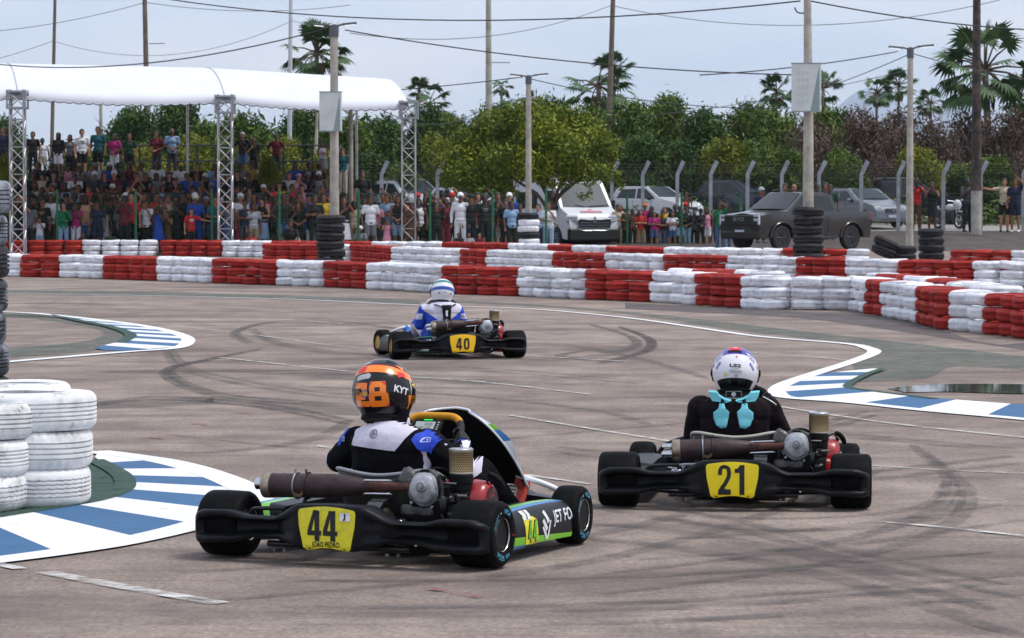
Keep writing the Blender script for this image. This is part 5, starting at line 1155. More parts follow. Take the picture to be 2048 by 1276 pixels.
def side_pod(par, side, cols, decals=None):
 mb = MB(); rings = []; n = 26; Y0, Y1 = .17, .955
 for k in range(n + 1):
  t = k / n; y = Y0 + (Y1 - Y0) * t; e = min(1, (t * (1 - t) * 14)) ** .5; w = .20 * (.55 + .45 * e); xo = .645 - .035 * (1 - e) - .03 * t; hh = .205 * (.72 + .28 * e) + .010 * math.sin(PI * t); zb = .042 + .02 * (1 - e) + .02 * t * t
  g = .105 - .04 * t; b_ = .075 - .022 * t      # the coloured bands narrow forwards
  rings.append([(side * (xo - w), y, zb + .01), (side * (xo - .03), y, zb), (side * (xo - .004), y, zb + .012), (side * xo, y, b_ * .9), (side * (xo + .004), y, g), (side * (xo + .002), y, hh * .72), (side * (xo - .012), y, hh * .90), (side * (xo - .040), y, hh * .985), (side * (xo - .08), y, hh), (side * (xo - .12), y, hh * 1.0), (side * (xo - w), y, hh * .95)])
 m = 11; vs = [p for r in rings for p in r]; fs = []; ms = []; mid = [0, 0, 0, 1, 2, 2, 2, 3, 4, 5, 5]
 for i in range(n):
  for j in range(m): k2 = (j + 1) % m; fs.append((i * m + j, i * m + k2, (i + 1) * m + k2, (i + 1) * m + j)); ms.append(mid[j] if j < 10 else 5)
 o = len(mb.v); mb.v += vs; mb.f += fs; mb.m += ms; mb.f += [tuple(range(m)), tuple(n * m + j for j in range(m))]; mb.m += [2, 2]
 ob = mb.build('side_pod', cols, par, ang=50)
 if decals:
  bv = bvh_of(ob.data); fn = lambda off: projector(bv, (side * .64, .50, .13), (0, side, 0), (0, 0, 1), off)
  decals(ob, fn)
 return ob
def build_kart(cfg):
 k = thing('racing_kart', cfg['label'], 'kart', cfg['loc'], cfg['rz'], 'racing karts on the track'); k.scale = (cfg.get('sc', 1),) * 3; hi = cfg.get('hi', True)
 txt = cfg.get('tyre_text')
 for sx in (-1, 1):
  kart_wheel(k, (sx * .595, 0, .139), .139, .205, .067, sx, 0, cfg.get('rim'), cfg.get('edge'), txt, hi)
  kart_wheel(k, (sx * .555, 1.04, .129), .129, .132, .067, sx, cfg.get('steer', 0), cfg.get('rim'), cfg.get('edge'), txt, hi)
 mb = MB(); mb.tube([(-.62, 0, .139), (.62, 0, .139)], .020, 16); ax = mb.build('rear_axle', CHAS, k, ang=60)
 mb = MB(); mb.lathe([(.078, -.003), (.082, -.003), (.082, .003), (.078, .003)], c=(-.16, 0, .139), axis=(1, 0, 0), seg=36, closed=True); mb.lathe([(.02, -.002), (.08, -.002), (.08, .002), (.02, .002)], c=(-.16, 0, .139), axis=(1, 0, 0), seg=36, closed=True); mb.build('brake_disc', ALUD, ax, ang=60)
 mb = MB(); mb.box((-.16, .075, .165), (.05, .07, .06), bev=.008); mb.tube([(-.16, .1, .18), (-.2, .3, .1), (-.22, .7, .08)], .006, 6); mb.build('brake_caliper', M('red_caliper', S(180, 30, 34), .4, .3), k, ang=60)
 mb = MB(); mb.lathe([(.02, -.002), (.085, -.002), (.092, 0), (.085, .002), (.02, .002)], c=(.155, 0, .139), axis=(1, 0, 0), seg=40, closed=True); mb.build('sprocket', M('worn_sprocket', S(140, 128, 108), .4, .7), ax, ang=60)
 mb = MB(); rg = []
 for i in range(15):
  a = R(-30 + 190 * i / 14); rr = .132; rg.append([(.100, -rr * math.cos(a), .139 + rr * math.sin(a)), (.168, -rr * math.cos(a), .139 + rr * math.sin(a)), (.168, -(rr - .004) * math.cos(a), .139 + (rr - .004) * math.sin(a)), (.100, -(rr - .004) * math.cos(a), .139 + (rr - .004) * math.sin(a))])
 mb.loft(rg); mb.build('chain_guard', M('gloss_black_guard', (.015, .016, .018), .25, coat=.4), k, ang=40)
 for sx in (-1, 1): mb = MB(); mb.box((sx * .235, 0, .139), (.03, .09, .10), bev=.012); mb.lathe([(.022, -.02), (.036, -.02), (.036, .02), (.022, .02)], c=(sx * .235, 0, .139), axis=(1, 0, 0), seg=20, closed=True); mb.build('bearing_carrier', CHROM if cfg.get('shiny', True) else ALUD, k, ang=50)
 mb = MB(); cm = cfg.get('chassis', CHAS)
 for sx in (-1, 1):
  mb.tube(smooth_pts([(sx * .24, -.12, .075), (sx * .24, .15, .06), (sx * .30, .40, .045), (sx * .30, .70, .045), (sx * .20, .95, .05), (sx * .22, 1.12, .06), (sx * .14, 1.20, .07)], 6), .016, 10)
  mb.tube([(sx * .24, 0, .07), (sx * .24, 0, .12)], .018, 8); mb.tube([(sx * .22, 1.02, .05), (sx * .44, 1.04, .09)], .015, 8); mb.tube([(sx * .44, 1.04, .05), (sx * .44, 1.04, .17)], .015, 8); mb.tube([(sx * .44, 1.04, .129), (sx * .52, 1.04, .129)], .010, 8)
  mb.tube(smooth_pts([(sx * .28, .22, .05), (sx * .50, .22, .075), (sx * .52, .30, .10), (sx * .52, .78, .10), (sx * .50, .86, .08), (sx * .28, .86, .05)], 5), .011, 8)
 mb.tube([(-.24, -.12, .075), (.24, -.12, .075)], .016, 10); mb.tube([(-.3, .45, .045), (.3, .45, .045)], .016, 10); mb.tube([(-.14, 1.20, .07), (.14, 1.20, .07)], .016, 8)
 mb.tube([(-.22, .12, .06), (-.30, .10, .20), (-.28, .12, .27)], .010, 8); mb.tube([(-.06, .02, .05), (-.16, -.02, .2)], .008, 8); mb.tube([(.04, .02, .05), (.12, .02, .2)], .008, 8)
 mb.tube(smooth_pts([(-.45, -.09, .15), (-.44, -.09, .205), (-.40, -.09, .215), (-.28, -.09, .22)], 4), .009, 8)
 mb.build('chassis_tubes', cm, k, ang=60)
 mb = MB(); mb.box((0, .76, .032), (.52, .70, .006)); mb.build('floor_tray', M('aluminium_tray', S(120, 122, 126), .5, .6), k)
 mb = MB(); mb.tube([(-.33, .10, .20), (-.20, .08, .21)], .009, 8); mb.box((-.30, -.02, .175), (.05, .03, .035), bev=.004); mb.tube([(-.12, -.05, .19), (-.09, -.06, .225)], .007, 6); mb.ell((-.11, -.055, .215), (.014, .014, .014), seg=8, rings=6)
 mb.tube([(-.26, -.07, .16), (-.26, -.07, .21)], .012, 10); mb.tube([(.335, -.09, .085), (.335, -.09, .135)], .014, 10); mb.tube([(.27, -.09, .085), (.27, -.09, .135)], .011, 10); mb.box((.335, -.095, .142), (.035, .02, .012), bev=.003); mb.build('fittings', CHROM, k, ang=60)
 muffler(k, cfg.get('tips', 1), z=cfg.get('mz', .318), tilt=cfg.get('mtilt', .0), mx0=cfg.get('mx0', -.43))
 engine(k)
 rear_bumper(k, cfg['plate'], cfg['num'], cfg['plate_text'])
 side_pod(k, 1, cfg['pod_r'], cfg.get('pod_r_decals')); side_pod(k, -1, cfg['pod_l'])
 SO = Vector(cfg.get('seat_off', (0, 0, 0)))
 rim = smooth_pts([(-.165, .52, .19), (-.215, .36, .25), (-.235, .20, .345), (-.205, .085, .375), (-.09, .045, .362), (0, .04, .355), (.09, .045, .362), (.205, .085, .378), (.235, .20, .345), (.215, .36, .25), (.165, .52, .19)], 5)
 def lev(f, z): return [Vector((p.x * (f + .1 * (1 - f)), .30 + (p.y - .30) * f, z + (p.z - .19) * z_ if z_ else z)) for p in rim for z_ in ((z - .05) / .33,)]
 rim = [p + SO for p in rim]
 mb = MB(); R_ = [rim] + [[Vector((SO.x + (p.x - SO.x) * (.97 - .25 * t ** 2), .34 + (p.y - .34) * (.98 - .5 * t ** 1.5), p.z * (1 - t) + .045 * t)) for p in rim] for t in (.15, .3, .45, .6, .75, .88, 1.0)]
 mb.loft(R_, closed=False, cap=False); mb.add([p for p in R_[-1]], [tuple(range(len(rim)))])
 so = mb.build('seat', cfg.get('seat', SEATM), k, ang=180); sm = so.modifiers.new('s', 'SOLIDIFY'); sm.thickness = .006
 mb = MB(); mb.tube(rim, .0085, 8); mb.build('seat_edge', cfg.get('seat_edge', RIMT), so, ang=180)
 sc = Vector((0, .62, .475)) + Vector(cfg.get('steer_off', (0, 0, 0))); nb = Vector((0, -.72, .69)).normalized(); xr = Vector((1, 0, 0)); yu = xr.cross(nb) * -1; yu = Vector((0, .69, .72)).normalized()
 sw = thing_part('steering_wheel', k)
 P = smooth_pts([sc + xr * a + yu * b for a, b in ((-.150, -.02), (-.140, .07), (-.095, .125), (0, .132), (.095, .125), (.140, .07), (.150, -.02), (.125, -.095), (.06, -.12), (-.06, -.12), (-.125, -.095))], 5, True)
 n = len(P); mb = MB(); mb.tube(P, .0165, 12, loop=True)
 seg = 12
 for i in range(n):
  t = i / 5
  if cfg.get('rim_top') and 1.6 <= t <= 4.4:
   for j in range(seg): mb.m[i * seg + j] = 1
 mb.build('wheel_rim', [M('black_suede', (.02, .02, .022), .85), cfg.get('rim_top') or KBD], sw, ang=180)
 mb = MB()
 for a, b in ((-.14, 0), (.14, 0), (0, -.115), (0, .12)): mb.tube([sc - nb * .01, sc + xr * a + yu * b], .008, 6, sq=.5)
 mb.tube([sc, sc + Vector((0, .30, -.33))], .010, 8); mb.build('steering_column', CHAS, sw, ang=60)
 if cfg.get('display'):
  rt = basis_m(xr, yu, nb); mb = MB(); dc = sc + nb * .035 + yu * .035; mb.box(dc, (.135, .082, .026), bev=.006, rot=rt); dsp = mb.build('display', KBD, sw, ang=40)
  mb = MB(); mb.box(dc + nb * .0135 - xr * .008, (.094, .046, .002), rot=rt); mb.build('screen', M('lcd_screen', S(150, 160, 160), .3, emit=.25), dsp)
  f_ = lambda u, v: dc + nb * .0153 + xr * u + yu * v
  mb = MB(); text_on(mb, '3300', lambda u, v: f_(u + .008, v + .008), .020, 0, .0004); text_on(mb, '05:177', lambda u, v: f_(u - .004, v - .012), .020, 0, .0004); mb.build('screen_digits', M('lcd_ink', S(104, 112, 114), .5), dsp, smooth=False, fix=False)
  mb = MB()
  for i in range(5): mb.box(dc + nb * .0135 + yu * .033 + xr * (-.018 + i * .0085), (.006, .004, .003), rot=rt)
  mb.build('shift_lights', M('green_led', S(20, 230, 90), .3, emit=1.2), dsp)
  mb = MB()
  for i in range(4): mb.box(dc + nb * .0135 + yu * (.02 - i * .013) + xr * .054, (.010, .006, .003), rot=rt)
  text_on(mb, 'ALFANO', lambda u, v: f_(u + .01, v - .033), .011, 0); mb.build('buttons', M('pale_print', S(170, 172, 176), .5), dsp, smooth=False, fix=False)
 mb = MB(); G_ = []; nu, nv = 20, 14
 for j in range(nv + 1):
  v = j / nv; w_ = cfg.get('fair_w', 1) * .300 * math.sqrt(max(0, 1 - .88 * (1 - v) ** 2.2)); yc = .90 + .30 * v ** 1.3; z = .585 - .345 * v ** .95; row = []
  for i in range(nu + 1):
   u = (i / nu * 2 - 1); row.append(Vector(cfg.get('fair_off', (0, 0, 0))) + Vector((w_ * math.sin(u * R(78)) / math.sin(R(78)), yc - (.10 + .13 * v) * (1 - math.cos(u * R(78))), z + .012 * (1 - abs(u)) * (1 - v))))
  G_.append(row)
 fr = cfg['fairing']; vs = [p for r in G_ for p in r]; fs = []; ms = []
 for j in range(nv):
  for i in range(nu):
   fs.append((j * (nu + 1) + i, j * (nu + 1) + i + 1, (j + 1) * (nu + 1) + i + 1, (j + 1) * (nu + 1) + i)); e = min(i, nu - 1 - i); ms.append(0)
 mb.add(vs, fs); mb.m = ms; fo = mb.build('front_fairing', [cfg.get('fair_in', KBD)], k, ang=180)
 mb = MB(); nn = [[None] * (nu + 1) for _ in range(nv + 1)]; V2 = []
 for j in range(nv + 1):
  for i in range(nu + 1):
   a = G_[min(j + 1, nv)][i] - G_[max(j - 1, 0)][i]; b = G_[j][min(i + 1, nu)] - G_[j][max(i - 1, 0)]; n_ = b.cross(a).normalized()
   if n_.y < 0: n_ = -n_
   u_ = i / nu * 2 - 1; V2.append(G_[j][i] + n_ * .006 + Vector((u_ ** 3 * .030, .020 * abs(u_) ** 3, 0)) * max(0, math.sin(PI * min(1, max(0, (j / nv - .04) / .58)))))
 ms = []
 for j in range(nv):
  for i in range(nu):
   e = min(i, nu - 1 - i); ms.append(0 if e > 5 else (1 if (j + e) % 7 < 3 else (2 if (j + e) % 7 < 5 else 0)))
 mb.add(V2, fs); mb.m = ms
 for i_ in (0, nu):
  a_ = [G_[j][i_] for j in range(nv + 1)]; b_ = [V2[j * (nu + 1) + i_] for j in range(nv + 1)]; mb.add(a_ + b_, [(j, j + 1, nv + 2 + j, nv + 1 + j) for j in range(nv)], 3); mb.m[-nv:] = [3 if j > 8 else (1 if j in (3, 4) else (2 if j == 2 else 0)) for j in range(nv)]
 mb.build('outer_skin', list(fr) + [KBD], fo, ang=180)
 mb = MB(); edge = [G_[0][i] for i in range(0, nu + 1)]; ed = [G_[j][nu] for j in range(nv + 1)]; ed2 = [G_[j][0] for j in range(nv + 1)]
 for E_, q in ((edge, .006), (ed, .0055), (ed2, .0055)): mb.tube([p + Vector((0, .003, 0)) for p in E_], q, 6)
 mb.build('fairing_edge', fr[0], fo, ang=180)
 mb = MB(); rg = []
 for i in range(41):
  x = -.53 + 1.06 * i / 40; a = abs(x) / .53; yf = 1.50 - .16 * a ** 2.2; yb = 1.24 + .04 * a; zt = .20 - .05 * a ** 2; zb = .045 + .02 * a
  rg.append([(x, yb, zb), (x, yf - .03, zb), (x, yf, zb + .03), (x, yf, zt - .05), (x, yf - .04, zt - .01), (x, yb + .04, zt + (.03 if a < .4 else 0)), (x, yb, zt)])
 mb.loft(rg); mb.build('nose_cone', cfg.get('nose', KB), k, ang=60)
 for sx in (-1, 1): mb = MB(); mb.tube(smooth_pts([(sx * .25, 1.14, .285), (sx * .33, 1.10, .275), (sx * .44, 1.14, .23), (sx * .50, 1.24, .15), (sx * .48, 1.30, .10)], 5), .013, 10); mb.build('fairing_brace', cfg.get('brace', WHT), k, ang=180)
 for sx in (-1, 1): mb = MB(); mb.tube([(sx * .16, 1.02, .05), (sx * .20, 1.10, .20), (sx * .27, 1.10, .22)], .006, 8); mb.tube([(sx * .22, .9, .10), (sx * .42, 1.0, .12)], .006, 8); mb.build('pedal', CHROM, k, ang=60)
 mb = MB(); mb.box((-.05, .62, .15), (.20, .24, .18), bev=.05); mb.build('fuel_tank', M('translucent_tank', S(180, 176, 160), .5), k, ang=60)
 return k
def basis_m(x, y, z): return Matrix((x, y, z)).transposed()
# ================================================================== DRIVERS
def hand_prims(mb, c, d, palm_n, side, curl=1.0, r=.0095, grip=None):
 c = Vector(c); d = Vector(d).normalized(); n = Vector(palm_n).normalized(); w = d.cross(n).normalized() * side
 n = (n - d * n.dot(d)).normalized()
 mb.ell(c, (.040, .046, .017), basis_m(w, d, n), 12, 8)
 for k, (o, L_) in enumerate(((-.030, .062), (-.010, .070), (.010, .066), (.029, .052))):
  a = c + w * o + d * .036; b = a + d * (L_ * .42) + n * (L_ * .22 * curl); e = b + d * (L_ * .05) + n * (L_ * .40 * curl); f = e - d * (L_ * .26 * curl) + n * (L_ * .12)
  mb.caps(a, b, r, r * .95, 8); mb.caps(b, e, r * .95, r * .88, 8); mb.caps(e, f, r * .88, r * .8, 8)
 a = c - w * .032 - d * .015; b = a - w * .022 + d * .018 + n * .02; e = b + d * .012 + n * .026 + w * .012
 mb.caps(a, b, r * 1.25, r * 1.1, 8); mb.caps(b, e, r * 1.1, r * .9, 8)
def driver(cfg):
 t = thing('person', cfg['label'], 'person', cfg['loc'], cfg['rz'], 'kart drivers'); t.scale = (cfg.get('sc', 1),) * 3; _o = cfg.get('off', (0, 0)); t.location = Vector(t.location) + Matrix.Rotation(cfg['rz'], 3, 'Z') @ Vector((_o[0], _o[1], 0)); L = cfg.get('lean', 0.0); TW = cfg.get('twist', 0.0)
 sh = cfg.get('shz', .515); sy = cfg.get('shy', .28); sw = cfg.get('shw', .185)
 hip = Vector((0, .30, .16)); chest = Vector((L * .6, sy - .02, .40)); neck = Vector((L, sy + .02, sh + .045)); SH = {s_: Vector((L + s_ * sw, sy + .03 - s_ * TW, sh - .01)) for s_ in (-1, 1)}
 EL = {1: Vector(cfg.get('elr', (.30, .37, .36))), -1: Vector(cfg.get('ell', (-.30, .37, .36)))}; HD = {1: Vector(cfg.get('hdr', (.152, .60, .475))), -1: Vector(cfg.get('hdl', (-.152, .60, .475)))}
 KN = {s_: Vector((s_ * .17, .74, .33)) for s_ in (-1, 1)}; FT = {s_: Vector((s_ * .20, 1.04, .12)) for s_ in (-1, 1)}
 def suit(g, full=True):
  mb = MB(); mb.ell(hip, (.165 + g, .135 + g, .125 + g)); mb.ell((hip + chest) / 2 + Vector((0, -.01, 0)), (.160 + g, .118 + g, .17 + g), rot=(R(-4), 0, 0)); mb.ell(chest, (.185 + g, .125 + g, .155 + g)); mb.ell(chest + Vector((0, -.005, .075)), (.195 + g, .115 + g, .10 + g))
  mb.caps(SH[-1] + Vector((.02, 0, -.005)), SH[1] + Vector((-.02, 0, -.005)), .062 + g, .062 + g, 14); mb.caps(neck - Vector((0, .01, .05)), neck + Vector((0, .01, .015)), .068 + g, .062 + g, 14)
  for s_ in (-1, 1):
   mb.caps(SH[s_], EL[s_], .070 + g, .058 + g, 12); mid = EL[s_].lerp(HD[s_], .35); mb.caps(EL[s_], mid, .058 + g, .050 + g, 12); mb.caps(mid, HD[s_].lerp(EL[s_], .16), .050 + g, .036 + g, 12)
   h_ = hip + Vector((s_ * .085, .04, -.01)); mb.caps(h_, KN[s_], .090 + g, .066 + g, 12); mb.caps(KN[s_], KN[s_].lerp(FT[s_], .35), .066 + g, .060 + g, 12); mb.caps(KN[s_].lerp(FT[s_], .35), FT[s_] + Vector((0, -.03, .03)), .060 + g, .045 + g, 12)
  return mb
 b0 = suit(-.012); b0.caps(neck, neck + Vector((0, .02, .10)), .055, .055, 12); b0.ell(neck + Vector((0, .035, .14)), (.072, .092, .105))
 bm_ = remesh(b0, .012, 3, name='body'); bm_.materials.append(M('skin_tan', S(168, 120, 92), .6)); link('body', bm_, t)
 sme = remesh(suit(0), .0065, 4, name='racing_suit');
 _nr = [v.normal.copy() for v in sme.vertices]
 for v, vn in zip(sme.vertices, _nr):
  p = v.co.copy(); k = noise.noise(Vector((p.x * 9, p.y * 9, p.z * 22 + 3))) * .0045 + noise.noise(Vector((p.x * 30, p.y * 30, p.z * 30))) * .0016; v.co = p + vn * k
 sme.materials.append(cfg['suit']); so = link('racing_suit', sme, t); mb = MB(); mb.caps(neck, neck + Vector((0, .02, .09)), .066, .068, 16); mb.build('balaclava', BFAB, t, ang=180); bv = bvh_of(sme)
 if cfg.get('suit_decals'): cfg['suit_decals'](so, bv, L)
 for s_ in (-1, 1):
  mb = MB(); fwd = (HD[s_] - EL[s_]).normalized(); rimd = Vector((0, .69, .72)); c = HD[s_] + Vector((s_ * .012, -.012, .004)); d = Vector((-s_ * .30, .70, .45)).normalized(); n = Vector((-s_ * .86, .1, -.35)).normalized()
  mb.caps(HD[s_].lerp(EL[s_], .22), HD[s_].lerp(EL[s_], .04), .036, .030, 12); hand_prims(mb, c, d, n, s_)
  me = remesh(mb, .0042, 3, name='glove'); me.materials.append(cfg['glove']); go = link('glove', me, t)
  if cfg.get('cuff') and s_ == 1: mb = MB(); mb.tube([HD[s_].lerp(EL[s_], .20), HD[s_].lerp(EL[s_], .06)], .0385, 16); mb.build('cuff_patch', cfg['cuff'], go, ang=60)
 for s_ in (-1, 1):
  f = FT[s_]; mb = MB(); up = Vector((s_ * .02, .05, .13)); mb.caps(f + Vector((0, -.02, -.02)), f + up * .9, .040, .034, 12); mb.ell(f + Vector((0, -.02, .04)), (.042, .048, .05)); mb.caps(f + Vector((0, -.045, .05)), f + Vector((0, -.02, .09)), .038, .040, 12); mb.ell(f + up, (.038, .034, .05))
  me = remesh(mb, .006, 3, name='shoe'); me.materials.append(cfg.get('shoe', REDINK)); sh_ = link('shoe', me, t)
  mb = MB(); bs = bvh_of(me); fn = projector(bs, f + Vector((0, -.05, .09)), (1, 0, 0), (0, .3, 1), .002)
  decal(mb, rrect(.062, .085, .02, 4), fn, 0, .012); o2 = mb.build('shoe_tongue', M('cream_leather', S(220, 212, 196), .6), sh_, fix=False)
  mb = MB()
  for k in range(5): decal(mb, [(-.028, -.034 + k * .016), (.028, -.034 + k * .016), (.028, -.029 + k * .016), (-.028, -.029 + k * .016)], projector(bs, f + Vector((0, -.05, .09)), (1, 0, 0), (0, .3, 1), .004), 0, .012)
  mb.build('laces', BLKINK, o2, fix=False)
 hc = Vector(cfg['helmet_c']); H = bpy.data.objects.new('helmet', None); yaw = cfg.get('hyaw', 0); pit = cfg.get('hpitch', 0); rol = cfg.get('hroll', 0)
 mb = MB(); sc = cfg.get('hs', 1.0); nr, ns = 30, 56
 rings = []
 for i in range(nr + 1):
  th = R(2 + 131 * i / nr); ring = []
  for k in range(ns):
   a = 2 * PI * k / ns; ca, sa = math.cos(a), math.sin(a)      # sa>0 is forward
   st, ct = math.sin(th), math.cos(th); x = .126 * st * ca; y = (.150 if sa > 0 else .142) * st * sa; z = .140 * ct
   if ct < 0: q = min(1, -ct / .68); x *= 1 - .10 * q * q; y *= 1 - (.02 if sa > 0 else .16) * q * q; z = z * (1 + (.32 * max(0, sa) if sa > 0 else .10) * q)
   ring.append((x * sc, y * sc, z * sc))
  rings.append(ring)
 for i in range(nr):
  pass
 mb.loft(rings, cap=False); top = len(mb.v); mb.f.append(tuple(range(ns))); mb.m.append(0)
 me = mb.mesh('helmet', [cfg['shell']], ang=180)
 Hm = link('helmet', me, t, hc, (pit, rol, yaw)); mod = Hm.modifiers.new('s', 'SOLIDIFY'); mod.thickness = .006; mod.offset = -1
 bh = bvh_of(me)
 mb = MB(); low = rings[-1]; mb.tube([Vector(p) for p in low], .008 * sc, 8, loop=True); mb.build('edge_trim', KBD, Hm, ang=180)
 mb = MB(); mb.loft([[(x * q, y * q, z - dz) for x, y, z in low] for q, dz in ((1.0, -.004), (.96, .012), (.80, .022), (.5, .020))], cap=True); mb.build('neck_roll', M('black_padding', (.012, .012, .014), .9), Hm, ang=180)
 mb = MB(); vv = []; nu = 28
 for j, (zz) in enumerate((-.040, -.015, .010, .035)):
  for k in range(nu + 1):
   a = R(90 - 88 + 176 * k / nu); dr = Vector((math.cos(a), math.sin(a), 0)); h = bh.ray_cast(dr * .5 * sc + Vector((0, 0, zz * sc)), -dr); p = h[0] if h[0] else dr * .13; vv.append(p + dr * .004)
 mb.add(vv, [(j * (nu + 1) + k, j * (nu + 1) + k + 1, (j + 1) * (nu + 1) + k + 1, (j + 1) * (nu + 1) + k) for j in range(3) for k in range(nu)]); vo = mb.build('visor', cfg['visor'], Hm, ang=180); sm = vo.modifiers.new('s', 'SOLIDIFY'); sm.thickness = .003; sm.offset = 1
 mb = MB()
 for s_ in (-1, 1):
  a = Vector((s_, .12, 0)).normalized(); h = bh.ray_cast(a * .5, -a); mb.lathe([(.020, 0), (.019, .007), (.010, .009), (0, .009)], c=h[0], axis=a, seg=20)
 mb.build('visor_pivot', KBD, Hm, ang=50)
 if cfg.get('helmet_decals'): cfg['helmet_decals'](Hm, bh, sc)
 if cfg.get('extra'): cfg['extra'](t, bv, hc)
 return t
def hproj(bh, az, el, off=.0016, roll=0.0):
 a = R(az); e = R(el); n = Vector((math.sin(a) * math.cos(e), -math.cos(a) * math.cos(e), math.sin(e))); up = Vector((0, 0, 1)); up = (up - n * up.dot(n)).normalized(); rt = up.cross(n).normalized()
 c, s_ = math.cos(roll), math.sin(roll); rt2 = rt * c + up * s_; up2 = up * c - rt * s_
 h = bh.ray_cast(n * .5, -n); return projector(bh, h[0], rt2, up2, off)
def hband(mb, bh, el0, el1, az0, az1, off=.0014, m=0, n=36, curve=0.0, sc=1.0):
 vs = []
 for j in range(5):
  for k in range(n + 1):
   az = az0 + (az1 - az0) * k / n; q = (az - (az0 + az1) / 2) / ((az1 - az0) / 2) if az1 != az0 else 0
   el = el0 + (el1 - el0) * j / 4 + curve * q * q; a = R(az); e = R(el); d = Vector((math.sin(a) * math.cos(e), -math.cos(a) * math.cos(e), math.sin(e))); h = bh.ray_cast(d * .5, -d)
   vs.append((h[0] + h[1] * off * (1 if h[1].dot(d) > 0 else -1)) if h[0] else d * .14)
 mb.add(vs, [(j * (n + 1) + k, j * (n + 1) + k + 1, (j + 1) * (n + 1) + k + 1, (j + 1) * (n + 1) + k) for j in range(4) for k in range(n)], m)
GB = M('gloss_black_helmet', (.005, .005, .007), .22, coat=.35, spec=.3); GW = M('gloss_white_helmet', S(226, 224, 232), .18, coat=.8); VIS = M('gold_mirror_visor', S(170, 130, 20), .08, .8); VISD = M('dark_visor', (.01, .01, .012), .06, coat=1)
PUR = M('purple_ink', S(70, 62, 158), .3, coat=.5); TURQ = M('turquoise_plastic', S(112, 200, 214), .4, var=.05, vs=10); GRY = M('grey_sticker', S(178, 178, 182), .4); BLU = M('blue_fabric', S(24, 66, 190), .75, var=.08, vs=20); WFAB = M('white_fabric', S(214, 210, 226), .85, var=.05, vs=25, bump=.25, bs=90, dirt=S(176, 170, 186), ds=9, dfac=.4)
BFAB = M('black_suit_fabric', (.004, .004, .006), .9, var=.2, vs=25, bump=.25, bs=120, spec=.12); BRFAB = M('black_brown_suit_fabric', (.009, .006, .008), .9, var=.2, vs=25, bump=.3, bs=110, spec=.12); NAVY = M('navy_print', S(52, 56, 110), .7)
GRNH = M('green_helmet_ink', S(20, 140, 110), .3, coat=.4); BLUH = M('blue_helmet_ink', S(22, 70, 160), .3, coat=.4)
